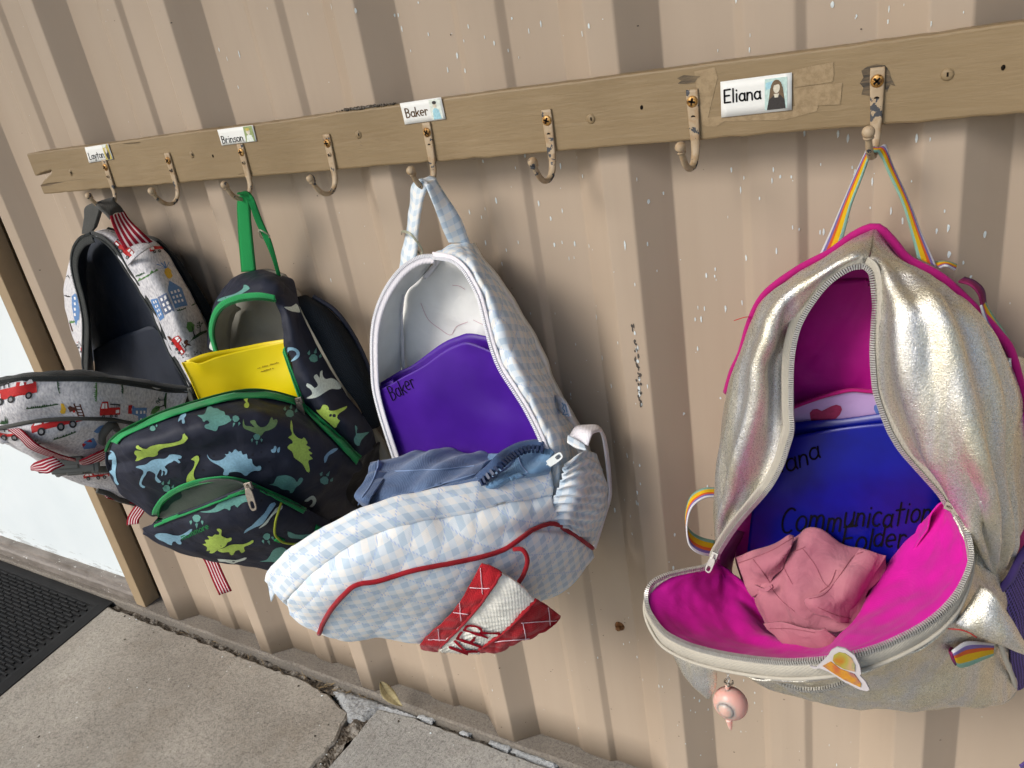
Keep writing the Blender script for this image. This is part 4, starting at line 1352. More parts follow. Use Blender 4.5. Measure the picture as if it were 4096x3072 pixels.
out2 = ZG.l([(378, 655, .128), (300, 760, .14), (180, 850, .158), (160, 930, .172), (220, 1010, .195), (400, 1100, .222), (620, 1195, .236), (850, 1252, .236), (1100, 1232, .228), (1350, 1180, .214), (1560, 1080, .194), (1690, 900, .164), (1670, 720, .136), (1600, 540, .132), (1516, 402, .130)])
out3 = ZG.l([(380, 660, .11), (360, 760, .11), (330, 880, .115), (330, 950, .125), (420, 1060, .145), (560, 1175, .168), (700, 1268, .184), (950, 1335, .178), (1200, 1348, .168), (1450, 1352, .155), (1700, 1344, .134), (1826, 1278, .105), (1812, 1000, .09), (1800, 720, .09), (1620, 480, .11)])
o2, o3 = spline(out2, N_), spline(out3, N_)
def bh(k):
    f_ = k / (N_ - 1); return .0022 + .0148 * min(1, max(0, (f_ - .10) / .14)) * min(1, max(0, (.96 - f_) / .12))
band = [r0[k] + Vector((0, 0, -bh(k))) + (r0[k] - floor_c).normalized() * .0012 for k in range(N_)]
bandt = [r0[k] + Vector((0, 0, -.0015)) + (r0[k] - floor_c).normalized() * .002 for k in range(N_)]
o4 = [Vector((q.x, max(q.y, -.075) if True else q.y, 0.40 + .1 * (q.z - .42))) for q in o3]
o4 = [Vector((1.46 + (q.x - 1.46) * .85, -0.062, min(q.z, .44) - .004)) for q in o3]
patch('rim_band', [bandt, [a.lerp(b, .5) + (a - floor_c).normalized() * .002 for a, b in zip(bandt, band)], band], N_, 8, M_STAPE, sb, 0.003, lambda u, v, p, a, b: .0007 * nz(p, 60))
def seam(u, v, p, a, b): return 0.0035 * nz(p, 26, 2) + 0.002 * nz(p, 60) + .001 * nz(p, 120)
patch('front_pocket', [[q + (floor_c - q).normalized() * .003 for q in band], o2, o3, o4], N_, 60, M_SILV, sb, 0.002, seam)
MB().tube([q + (q - floor_c).normalized() * .0022 for q in band], .0018, 6).build('piping', M_STAPE, sb)
MB().tube(spline(ZG.l([(1745, 1040, .155), (1775, 1120, .15), (1815, 1220, .13), (1822, 1270, .115), (1800, 1315, .122), (1720, 1345, .14), (1500, 1353, .158)]), 40), .0022, 7).build('piping', M_STAPE, sb)
# zip teeth: rim, left edge, right edge, pocket
zipper(sb, rim, lambda i, p, t_: Vector((0, 0, 1)), M_STAPE, M_STEEL, .0021, .0046, .0034, .0022, 'rim_zipper')
zl = ZF.l([(1184, 768, .1265), (1095, 786, .131), (985, 860, .133), (898, 963, .134), (832, 1070, .136), (794, 1178, .138), (774, 1318, .142), (772, 1560, .146)]) + ZG.l([(740, 20, .149), (718, 105, .149), (690, 190, .150), (640, 285, .151), (590, 345, .151), (475, 480, .148), (392, 605, .144), (380, 640, .142)])
zr = ZF.l([(1186, 768, .127), (1225, 800, .131), (1242, 850, .134), (1252, 960, .138), (1249, 1080, .144), (1243, 1250, .149), (1250, 1400, .151), (1266, 1500, .152)]) + ZG.l([(1217, 0, .153), (1250, 65, .153), (1294, 130, .152), (1400, 250, .149), (1470, 330, .147), (1510, 395, .145)])
cen = P(*ZG(1000, 0), .15)
zipper(sb, zl, lambda i, p, t_: (cen - p) * Vector((1, 0, 1)), M_STAPE, M_STEEL, .0021, .0044, .0030, .008, 'zipper')
zipper(sb, zr, lambda i, p, t_: (cen - p) * Vector((1, 0, 1)), M_STAPE, M_STEEL, .0021, .0044, .0030, .008, 'zipper')
zipper(sb, ZG.l([(590, 1190, .243), (660, 1235, .243), (760, 1275, .243), (860, 1285, .243), (960, 1265, .242), (1060, 1225, .240), (1140, 1180, .238)]), lambda i, p, t_: Vector((0, -.3, 1)), M_STAPE, M_STEEL, .0026, .004, .0026, .005, 'pocket_zipper')
zipper(sb, ZG.l([(1672, 722, .124), (1690, 755, .125), (1708, 790, .125), (1722, 812, .124)]), lambda i, p, t_: Vector((1, -.3, 0)), M_STAPE, M_STEEL, .0026, .005, .0026, .005, 'side_zipper')
zip_pull(sb, ZG.p(372, 634, .147), (-.35, -.3, -1), (0, -1, .4), .018, .0036, M_STEEL)
zip_pull(sb, ZG.p(1515, 397, .150), (1, -.2, -.3), (0, -1, .4), .012, .0036, M_NICK)
# holographic patch used as the pull of the rim zip
uf = ZG.p(985, 1175, .289)
ux, uy = Vector((1, -.1, -.08)).normalized(), Vector((-.05, .25, 1)).normalized()
k_ = 0.00017
def ufo(pts, z_): return [uf + ux * (x - 985) * k_ * .93 + uy * (1175 - y) * k_ * 1.1 + uy.cross(ux) * -z_ for x, y in pts]
UF_OUT = [(828, 1222), (862, 1215), (890, 1180), (920, 1140), (935, 1110), (965, 1085), (1005, 1080), (1050, 1095), (1072, 1130), (1080, 1165), (1075, 1180), (1100, 1195), (1120, 1225), (1110, 1238), (1075, 1244), (1000, 1235), (920, 1215), (880, 1215), (845, 1230)]
M_FELT = cloth('felt_edge', srgb(178, 172, 172), 0.95, 800, 0.1, 0.6, 0.2)
def slab_poly(name, pts3, nrm, th, mat, par):
    n = len(pts3)
    V = list(pts3) + [q + nrm * th for q in pts3]
    return mesh_obj(name, V, [tuple(range(n)), tuple(reversed(range(n, 2 * n)))] + [(i, (i + 1) % n, n + (i + 1) % n, n + i) for i in range(n)], mat, par, False)
nrm_u = -uy.cross(ux)
if nrm_u.dot(CAM_LOC - uf) < 0: nrm_u = -nrm_u
ufr = slab_poly('pull_charm', ufo(UF_OUT, 0), -nrm_u, .002, M_FELT, sb)
t = NT('holographic_vinyl', 0.18, 0.5, 0.7)
t.color(t.ramp(t.noise(t.coord('Object'), 60, 2), [(0.3, srgb(226, 150, 60)), (0.45, srgb(206, 196, 90)), (0.6, srgb(240, 190, 150)), (0.75, srgb(170, 200, 130))]))
M_HOLO = t.m
slab_poly('charm_dome', [q + nrm_u * .0004 for q in ufo([(945, 1150), (950, 1125), (975, 1103), (1005, 1098), (1035, 1108), (1052, 1135), (1052, 1165), (1000, 1172), (960, 1165)], 0)], nrm_u, .0008, M_HOLO, ufr)
t = NT('holographic_orange', 0.2, 0.5, 0.6)
t.color(t.ramp(t.noise(t.coord('Object'), 80, 2), [(0.3, srgb(214, 110, 80)), (0.5, srgb(236, 168, 60)), (0.7, srgb(150, 90, 140))]))
slab_poly('charm_saucer', [q + nrm_u * .0004 for q in ufo([(895, 1195), (935, 1160), (980, 1178), (1050, 1178), (1082, 1210), (1078, 1228), (1000, 1222), (930, 1205)], 0)], nrm_u, .0008, t.m, ufr)

# ears hanging from the rim
def leaf_patch(name, top, bot, mat, par, puff, n=26, m=14, thick=.003):
    a, b = spline(top, n), spline(bot, n)
    g = []
    for j in range(m):
        row = [p.lerp(q, j / (m - 1)) for p, q in zip(a, b)]
        g.append(row)
    return patch(name, g, 0, 0, mat, par, thick, lambda u, v, p, x, y: puff * math.sin(math.pi * y) * math.sin(math.pi * min(1, x * 1.0)) + .0015 * nz(p, 60))
leaf_patch('ear', ZG.l([(145, 1035, .235), (165, 1100, .236), (215, 1200, .236), (270, 1270, .234), (332, 1326, .232)]), ZG.l([(330, 1085, .250), (365, 1130, .246), (383, 1200, .242), (378, 1270, .238), (345, 1325, .233)]), M_SILV, sb, .006)
leaf_patch('ear', ZG.l([(1655, 775, .19), (1720, 810, .196), (1780, 890, .196), (1850, 1010, .19), (1905, 1120, .18)]), ZG.l([(1540, 960, .215), (1600, 1000, .214), (1690, 1040, .206), (1790, 1080, .196), (1900, 1125, .181)]), M_SILV, sb, .008)
M_REDTH = plain('red_thread', srgb(190, 40, 40), .8, .2, bump=0)
MB().tube(spline(ZG.l([(1500, 985, .222), (1560, 990, .222), (1605, 1005, .219), (1640, 1028, .216)]), 16), .0005, 5).build('loose_thread', M_REDTH, sb)
MB().tube(spline(ZG.l([(350, 1120, .256), (346, 1140, .256), (335, 1160, .254)]), 8), .0005, 5).build('loose_thread', M_REDTH, sb)
MB().tube(spline(ZF.l([(560, 1062, .075), (530, 1062, .08), (500, 1070, .08), (465, 1082, .08)]), 10), .0004, 5).build('loose_thread', M_REDTH, sb)

# purple mesh side pocket
t = NT('purple_mesh', 0.7, 0.3)
hx = t.vor(t.coord('UVMap', (1, 1.0, 1)), 330, 'F1', 'Distance', 0.1)
t.color(t.ramp(hx, [(0.30, srgb(40, 30, 56)), (0.42, srgb(104, 84, 148))])); t.bump(hx, 0.7, 0.001)
M_MESH = t.m
M_PURP = cloth('purple_binding', srgb(86, 66, 128), 0.8, 800, 0.08, 0.5, 0.15)
patch('mesh_pocket', [ZG.l([(1724, 826, .124), (1800, 740, .115), (1850, 640, .10), (1905, 570, .085)]), ZG.l([(1760, 950, .128), (1830, 930, .12), (1905, 900, .10)]), ZG.l([(1790, 1100, .124), (1850, 1100, .115), (1910, 1080, .095)]), ZG.l([(1822, 1285, .108), (1860, 1270, .10), (1915, 1200, .08)])], 40, 50, M_MESH, sb, .002, lambda u, v, p, a, b: .004 * math.sin(math.pi * b) + .002 * nz(p, 45))
MB().tube(spline(ZG.l([(1722, 824, .127), (1760, 790, .122), (1805, 735, .118), (1852, 640, .103), (1905, 568, .088)]), 30), .0045, 8, flat=.5).build('pocket_binding', M_PURP, sb)
patch('gusset_lining', [ZG.l([(1815, 500, .088), (1870, 490, .066), (1905, 480, .055)]), ZG.l([(1800, 760, .10), (1850, 650, .085), (1905, 560, .06)])], 12, 20, M_MAG, sb, .003)

# rainbow handle looped over the hook
hk = Vector((HOOKX[7], LOW.y, LOW.z + .003))
hl_o = [hk + Vector((-.003, .010, .004))] + ZF.l([(1203, 122, .080), (1140, 250, .074), (1062, 430, .070), (990, 600, .066), (912, 768, .064)])
hl_i = [hk + Vector((-.003, -.008, .004))] + ZF.l([(1212, 152, .084), (1172, 280, .078), (1112, 440, .074), (1075, 590, .070), (1042, 700, .068)])
strap('handle', hl_o, hl_i, 40, M_RAIN, sb, .0016)
hr_i = [hk + Vector((-.004, -.008, .0045)), hk + Vector((.004, -.008, .003))] + ZF.l([(1268, 146, .084), (1310, 238, .080), (1398, 430, .075), (1448, 610, .070), (1478, 735, .068)])
hr_o = [hk + Vector((-.004, .010, .0045)), hk + Vector((.004, .010, .003))] + ZF.l([(1302, 112, .080), (1346, 220, .074), (1440, 430, .070), (1505, 600, .066), (1588, 788, .064)])
strap('handle', hr_o, hr_i, 44, M_RAIN, sb, .0016)
# loop at the left, shoulder strap at the right, loop at the lower right
def rib2(name, a, b, n=30, mat=M_RAIN): return strap(name, ZG.l(a), ZG.l(b), n, mat, sb, .0016)
rib2('side_loop', [(388, 345, .09), (320, 352, .10), (262, 395, .11), (238, 460, .12), (236, 530, .13), (252, 590, .132), (300, 625, .126), (372, 640, .112)], [(388, 302, .075), (320, 304, .085), (258, 340, .092), (232, 410, .10), (232, 480, .11), (262, 520, .114), (310, 545, .108), (372, 560, .095)])
strap('shoulder_strap', ZF.l([(1600, 790, .07), (1640, 775, .075), (1690, 800, .066)]), ZF.l([(1570, 755, .055), (1640, 750, .06), (1700, 770, .052)]), 14, M_RAIN, sb)
strap('shoulder_strap', ZF.l([(1835, 1000, .078), (1860, 1090, .08), (1910, 1180, .076), (1955, 1245, .07)]), ZF.l([(1845, 960, .06), (1900, 1050, .062), (1950, 1120, .06), (1992, 1190, .055)]), 24, M_RAIN, sb)
M_MAGW = webbing('magenta_webbing', [(0, srgb(140, 40, 90)), (.5, srgb(120, 44, 92)), (.75, srgb(104, 52, 100))])
strap('shoulder_strap', ZF.l([(1705, 862, .072), (1770, 880, .08), (1820, 930, .08), (1840, 1000, .074)]), ZF.l([(1740, 838, .056), (1800, 860, .062), (1850, 910, .062), (1862, 985, .056)]), 20, M_MAGW, sb)
rib2('side_loop', [(1726, 1060, .166), (1650, 1050, .192), (1590, 1052, .208), (1540, 1085, .220), (1522, 1098, .222)], [(1722, 1116, .160), (1665, 1140, .186), (1605, 1166, .202), (1560, 1174, .214), (1545, 1160, .218)])
strap('side_loop', ZG.l([(1522, 1098, .222), (1512, 1090, .218), (1530, 1066, .206), (1590, 1030, .19)]), ZG.l([(1545, 1160, .218), (1528, 1130, .214), (1548, 1090, .202), (1600, 1056, .188)]), 16, M_MAGW, sb)
strap('hanging_strap', ZG.l([(1905, 1180, .07), (1945, 1350, .08), (1935, 1520, .09), (1890, 1615, .10), (1850, 1650, .105)]), ZG.l([(1935, 1190, .06), (1985, 1350, .07), (1980, 1540, .08), (1925, 1650, .09), (1870, 1690, .10)]), 30, M_PURP, sb)
# printed heart motifs and dots low on the pocket
M_DOTM, M_DOTG = flat('print_magenta', 170, 40, 110), flat('print_mint', 130, 190, 170)
# lilac inner pocket with hearts
M_LIL = cloth('lilac_satin', srgb(186, 156, 206), 0.45, 1500, 0.05, 0.1, 0.3, .1, .4)
pk = patch('inner_pocket', [ZF.l([(760, 1575, .088), (900, 1522, .088), (1000, 1492, .088), (1110, 1468, .088), (1200, 1474, .088), (1320, 1480, .088)]), ZF.l([(760, 1650, .087), (1000, 1640, .087), (1320, 1630, .087)]), ZG.l([(640, 250, .084), (1000, 250, .084), (1400, 250, .084)])], 40, 26, M_LIL, sb, .0015, lambda u, v, p, a, b: .0016 * nz(p, 40))
MB().tube(spline(ZF.l([(760, 1573, .090), (900, 1520, .090), (1000, 1490, .090), (1110, 1466, .090), (1200, 1472, .090), (1320, 1478, .090)]), 40), .002, 7).build('pocket_piping', M_MAG, sb)
bvp = bvh_of([pk])
decal('heart_print', [ZF(*q) for q in [(888, 1620), (884, 1590), (900, 1572), (925, 1568), (950, 1580), (975, 1568), (1000, 1555), (1030, 1545), (1055, 1552), (1062, 1572), (1050, 1600), (1020, 1630), (990, 1655), (940, 1670), (905, 1660)]], bvp, flat('heart_red', 150, 44, 84), pk)
decal('heart_print', [ZF(*q) for q in [(1238, 1570), (1240, 1550), (1260, 1540), (1285, 1536), (1300, 1550), (1300, 1600), (1280, 1610), (1250, 1595)]], bvp, flat('heart_blue', 96, 120, 190), pk)

# ---- blue folder standing in it
t = NT('blue_plastic_folder', 0.32, 0.45)
tc = t.coord('Object')
t.color(t.ramp(t.noise(tc, 16, 3), [(0.35, srgb(6, 14, 112)), (0.7, srgb(10, 24, 148))])); t.bump(t.noise(tc, 700, 2), .06, .0004)
M_BLUE = t.m
bf = empty('folder', ZG.p(1000, 650, .09), 'blue plastic folder with black handwriting inside the silver backpack', 'folder', 'plastic folders in the backpacks')
patch('back_leaf', [ZG.l([(600, 40, .090), (760, -10, .092), (1000, -30, .092), (1250, -65, .092), (1380, -80, .090)]), ZG.l([(560, 660, .092), (1000, 680, .094), (1480, 640, .092)])], 30, 20, M_BLUE, bf, .0012)
fl = patch('front_leaf', [ZG.l([(590, 130, .096), (740, 62, .100), (900, 28, .102), (1060, 5, .101), (1220, -10, .099), (1400, -20, .096)]), ZG.l([(560, 350, .098), (800, 320, .106), (1050, 310, .106), (1260, 310, .103), (1460, 300, .098)]), ZG.l([(520, 700, .100), (1000, 700, .106), (1500, 660, .100)])], 50, 50, M_BLUE, bf, .0012)
bvf = bvh_of([fl])
pen('handwriting', text_px('Eliana', ZG(600, 262), ZG(893, 162), 78, None, .2, .09, 3), 7.5, bvf, M_INK, fl)
pen('handwriting', text_px('Communication', ZG(686, 525), ZG(1420, 468), 92, (0.02, -1), .2, .09, 5), 8.0, bvf, M_INK, fl)
pen('handwriting', text_px('Folder', ZG(980, 602), ZG(1300, 590), 88, (0, -1), .2, .1, 8), 8.0, bvf, M_INK, fl)

# ---- pink shorts crumpled in the bottom
def shorts_mat():
    t = NT('pink_cotton', 0.85, 0.2)
    tc = t.coord('Object')
    t.color(t.ramp(t.noise(tc, 24, 4), [(0.3, srgb(160, 96, 110)), (0.7, srgb(182, 118, 128))]))
    t.bump(t.noise(tc, 40, 3, .5, 1.2), .5, .005); t.bump(t.noise(tc, 900, 2), .3, .0004)
    t.b.inputs['Sheen Weight'].default_value = .1
    return t.m
M_SHORT = shorts_mat()
sh = empty('shorts', ZG.p(800, 900, .16), 'crumpled pink cotton shorts lying in the silver backpack', 'shorts')
def crump(a1, s1, a2, s2, o=0.0):
    th = o * 1.3 + .6
    def f(u, v, p, a, b):
        w = (p.x * math.cos(th) + (p.z - p.y) * .7 * math.sin(th)) * s1 * 9 + 3.2 * nz(p, s1 * .7, o)
        m_ = .5 + .5 * nz(p, s1 * .55, o + 7)
        return a1 * .55 * m_ * math.copysign(abs(math.sin(w)) ** .8, math.sin(w)) + a2 * .6 * nz(p, s2, o + 2) + a1 * nz(p, s1 * .6, o + 5) * .7
    return f
patch('body', [ZG.l([(560, 640, .118), (700, 570, .118), (800, 520, .116), (880, 506, .116), (960, 540, .116), (1080, 605, .116), (1200, 640, .116)]),
               ZG.l([(540, 740, .138), (650, 670, .14), (800, 620, .142), (950, 640, .14), (1080, 690, .135), (1200, 720, .125)]),
               ZG.l([(560, 840, .146), (680, 780, .158), (820, 760, .162), (960, 760, .156), (1100, 800, .142)]),
               ZG.l([(600, 920, .15), (720, 880, .17), (840, 880, .174), (980, 880, .168), (1080, 900, .154)]),
               ZG.l([(620, 990, .158), (760, 990, .176), (880, 1000, .182), (1000, 1000, .176)])], 70, 60, M_SHORT, sh, .0018, crump(.010, 17, .005, 44))
patch('cuff', [ZG.l([(462, 635, .128), (540, 605, .134), (640, 575, .136), (720, 530, .132), (762, 524, .126)]), ZG.l([(480, 690, .14), (560, 655, .15), (650, 625, .15), (740, 570, .142)]), ZG.l([(510, 760, .146), (600, 710, .158), (680, 660, .156), (745, 600, .146)]), ZG.l([(560, 830, .146), (640, 770, .156), (700, 700, .152)])], 44, 36, M_SHORT, sh, .002, crump(.007, 22, .004, 50, 1))
patch('leg', [ZG.l([(1075, 602, .13), (1130, 615, .13), (1205, 632, .126)]), ZG.l([(985, 720, .158), (1050, 730, .156), (1150, 740, .142)]), ZG.l([(900, 810, .176), (1000, 820, .172), (1110, 830, .152)]), ZG.l([(808, 842, .182), (930, 890, .184), (1060, 900, .16)]), ZG.l([(860, 900, .182), (960, 950, .186), (1040, 960, .168)])], 44, 48, M_SHORT, sh, .002, crump(.007, 20, .004, 50, 4))
patch('pocket_flap', [ZG.l([(568, 775, .166), (610, 790, .168), (648, 770, .166)]), ZG.l([(580, 798, .168), (620, 808, .170), (652, 785, .168)])], 16, 10, M_SHORT, sh, .003)
patch('cuff', [ZG.l([(600, 962, .176), (700, 955, .184), (800, 980, .192), (880, 990, .196), (900, 980, .194)]), ZG.l([(640, 1010, .184), (740, 1010, .19), (850, 1025, .198), (940, 1010, .194)]), ZG.l([(720, 1065, .188), (820, 1085, .195), (910, 1080, .198), (985, 1040, .19)])], 44, 30, M_SHORT, sh, .002, crump(.005, 22, .002, 60, 6))

sp_ = [o for o in sh.children]
bvs = bvh_of(sp_)
M_SEAM = plain('pink_stitch', srgb(150, 84, 96), .8, .2, bump=0)
for pts in ([(490, 668), (570, 640), (660, 602), (745, 550)], [(700, 632), (760, 612), (812, 590)], [(700, 640), (715, 700), (750, 770)], [(800, 600), (860, 680), (900, 760), (935, 790)], [(960, 700), (930, 770), (880, 810)], [(830, 840), (900, 820), (965, 745), (1040, 640), (1090, 615)], [(870, 880), (960, 920), (1030, 935)], [(640, 985), (740, 985), (860, 1005)], [(640, 780), (700, 850), (760, 900)], [(560, 650), (600, 700), (640, 760)]):
    q = on_px = cast_px([ZG(a.x, a.y) for a in spline([Vector((x, y, 0)) for x, y in pts], 24)], bvs, .0004)
    if len(q) > 4: MB().tube(q, .00032, 5).build('seam', M_SEAM, sh)

# ---- key chain with a pink teapot charm
kc = empty('key_chain', ZG.p(448, 1340, .235), 'translucent pink teapot charm on a small chain below the silver backpack rim', 'key chain')
ch = MB()
cp = spline(ZG.l([(418, 1148, .244), (432, 1165, .242), (436, 1200, .240), (441, 1240, .238)]), 8)
for i, q in enumerate(cp):
    rot = Matrix.Rotation(R(90 * (i % 2)), 3, 'Z') @ Matrix.Rotation(R(20), 3, 'X')
    ch.tube([q + rot @ Vector((math.cos(a) * .0016, 0, math.sin(a) * .0028)) for a in [2 * math.pi * k / 10 for k in range(11)]], .00055, 5, False)
ch.build('chain', M_STEEL, kc)
cl = MB()
q = ZG.p(440, 1242, .238)
cl.tube(spline([q + Vector((-.002, 0, .003)), q + Vector((-.004, 0, -.001)), q + Vector((0, 0, -.004)), q + Vector((.004, 0, -.001)), q + Vector((.004, 0, .003))], 14), .0009, 6)
cl.ball(q + Vector((0, 0, -.004)), .0022, 10, 6)
cl.build('clasp', M_NICK, kc)
t = NT('pink_silicone', 0.35, 0.5)
t.color(srgb(248, 182, 168)); t.b.inputs['Transmission Weight'].default_value = .15; t.b.inputs['Subsurface Weight'].default_value = .8; t.b.inputs['Subsurface Radius'].default_value = (.012, .005, .004); t.b.inputs['Subsurface Scale'].default_value = 1.0
t.bump(t.noise(t.coord('Object'), 60, 2), .1, .001)
M_SILI = t.m
tb = MB()
cc = ZG.p(450, 1345, .235)
tb.ball(cc, .0172, 26, 18, (1.0, .82, 1.04))
tb.ball(cc + Vector((-.001, -.008, .001)), .0096, 18, 12, (1, .9, 1))
tb.tube(spline([cc + Vector((0, -.008, -.014)), cc + Vector((.001, -.009, -.021)), cc + Vector((.002, -.010, -.0255))], 8), [.0034, .0032, .003, .0027, .0024, .0021, .0017, .0008], 10)
tb.tube(spline([cc + Vector((-.002, 0, .015)), cc + Vector((-.0025, 0, .020)), cc + Vector((-.0015, 0, .023))], 6), .0022, 8)
tb.build('teapot_charm', M_SILI, kc)
# ================================================================= gingham backpack
QS = 0.044                                                # spacing of the quilting stitches
def gingham(name, per=0.0155, quilt=True, rot=0.0, tint=(1, 1, 1)):
    t = NT(name, 0.88, 0.2)
    uv = t.coord('UVMap', rot=(0, 0, R(rot)))
    wob = t.noise(t.coord('Object'), 30, 2)
    x, y, z = t.sep(uv)
    x = t.math('MULTIPLY_ADD', wob, .0022, x); y = t.math('MULTIPLY_ADD', wob, -.0018, y)
    sx = t.math('LESS_THAN', t.math('FRACT', t.math('MULTIPLY', x, 1 / per)), .5)
    sy = t.math('LESS_THAN', t.math('FRACT', t.math('MULTIPLY', y, 1 / per)), .5)
    f = t.math('MULTIPLY', t.math('ADD', sx, sy), .5)
    c = t.ramp(f, [(0, srgb(236, 235, 230)), (.49, srgb(220, 228, 233)), (.51, srgb(218, 227, 233)), (1, srgb(192, 209, 222))])
    dirt = t.ramp(t.noise(t.coord('Object'), 22, 4), [(.55, (0, 0, 0)), (.75, (1, 1, 1))])
    c = t.mix(t.math('MULTIPLY', dirt, .25), c, srgb(214, 206, 188))
    if quilt:
        ux, uy, uz = t.sep(t.coord('UVMap'))
        a = t.math('MULTIPLY', t.math('ADD', ux, uy), 1 / QS); b = t.math('MULTIPLY', t.math('SUBTRACT', ux, uy), 1 / QS)
        la = t.math('LESS_THAN', t.math('ABSOLUTE', t.math('SUBTRACT', t.math('FRACT', a), .5)), .026)
        lb = t.math('LESS_THAN', t.math('ABSOLUTE', t.math('SUBTRACT', t.math('FRACT', b), .5)), .026)
        dash = t.math('GREATER_THAN', t.math('SINE', t.math('MULTIPLY', ux, 2200)), -.2)
        st = t.math('MULTIPLY', t.math('MAXIMUM', la, lb), dash)
        c = t.mix(t.math('MULTIPLY', st, .7), c, srgb(172, 192, 226))
    t.color(c)
    t.bump(t.noise(t.coord('Object'), 50, 3, .5, .8), .3, .0025)
    wv = t.math('MULTIPLY', t.math('SINE', t.math('MULTIPLY', x, 3600)), t.math('SINE', t.math('MULTIPLY', y, 3600)))
    t.bump(wv, .2, .0003)
    t.b.inputs['Sheen Weight'].default_value = .15
    return t.m
def quilt(depth=.0035, wr=.002, sc=40, s=QS):
    def f(u, v, p, a, b):
        x = abs(math.sin(math.pi * ((u + v) / s - .5))); y = abs(math.sin(math.pi * ((u - v) / s - .5)))
        return depth * ((x * y) ** .45 - .6) + wr * nz(p, sc) + wr * .7 * nz(p, sc * 2.2, 4)
    return f
M_GING = gingham('gingham_quilted'); M_GINGP = gingham('gingham_plain', quilt=False); M_GINGS = gingham('gingham_strap', .016, False)
M_WLIN = cloth('white_lining', srgb(240, 240, 236), 0.5, 1500, 0.04, 0.1, 0.5, .05, .35)
M_WTW = cloth('white_twill_tape', srgb(232, 228, 232), 0.8, 600, 0.04, 0.6, 0.1)
M_WZIP = plain('white_nylon_coil', srgb(236, 236, 240), 0.5, .4, mottle=.03)
M_RPIPE = cloth('red_piping', srgb(146, 20, 32), 0.85, 900, 0.1, .6, .15)
M_RED = cloth('red_twill', srgb(158, 22, 32), 0.85, 900, 0.08, .5, .35)
M_CREAM = cloth('ribbed_cream', srgb(242, 239, 226), 0.9, 500, 0.05, .7, .4)

gb_ = empty('backpack', (1.0, -.10, .46), 'open quilted pale blue gingham backpack with red piping, hanging from the middle of the board', 'backpack', 'backpacks hanging on the hooks')
# back panel with white lining inside
patch('back_panel', [ZD.l([(960, 478, .058), (1030, 450, .056), (1100, 436, .054)]), ZD.l([(880, 565, .058), (1040, 540, .058), (1185, 560, .052)]), ZD.l([(760, 690, .056), (1000, 690, .058), (1280, 690, .050)]), ZD.l([(738, 860, .056), (1050, 860, .058), (1392, 862, .050)]), ZD.l([(736, 1050, .056), (1100, 1050, .058), (1488, 1050, .050)]),
                     ZD.l([(740, 1250, .056), (1100, 1250, .058), (1560, 1235, .050)]), [Vector((.872, -.056, .60)), Vector((1.0, -.058, .60)), Vector((1.135, -.05, .62))], [Vector((.878, -.056, .52)), Vector((1.0, -.056, .52)), Vector((1.14, -.05, .54))], [Vector((.89, -.056, .462)), Vector((1.0, -.056, .462)), Vector((1.125, -.05, .47))]], 50, 70, M_WLIN, gb_, .012,
      lambda u, v, p, a, b: .004 * nz(p, 16) + .0024 * nz(p, 38, 3))
# left inner gusset
zipL = ZD.l([(905, 500, .106), (830, 508, .107), (745, 560, .110), (672, 650, .115), (622, 750, .118), (594, 850, .120), (585, 950, .122), (586, 1080, .124), (594, 1200, .126), (622, 1320, .128), (662, 1450, .130), (702, 1572, .130)])
backL = ZD.l([(930, 520, .062), (900, 545, .062), (850, 600, .060), (790, 660, .060), (752, 720, .060), (742, 800, .060), (740, 900, .060), (740, 1000, .060), (738, 1100, .060), (738, 1200, .060), (760, 1400, .060), (790, 1580, .060)])
a_, b_ = spline(zipL, 80), spline(backL, 80)
patch('inner_gusset', [a_, [p.lerp(q, .33) + Vector((-.006, 0, .001)) for p, q in zip(a_, b_)], [p.lerp(q, .7) + Vector((-.006, 0, 0)) for p, q in zip(a_, b_)], b_], 80, 20, M_WLIN, gb_, .003, lambda u, v, p, a, b: .0025 * nz(p, 45) * min(1, b * 5))
MB().tube(spline(ZD.l([(935, 515, .064), (905, 560, .064), (860, 610, .064)]), 14) , .0028, 7).build('seam_binding', M_WTW, gb_)
ribbon('seam_binding', ZD.l([(742, 700, .064), (732, 800, .064), (738, 950, .064), (745, 1090, .064), (770, 1250, .064)]), .0075, Vector((1, -.4, 0)), 40, M_WTW, gb_, .0016)
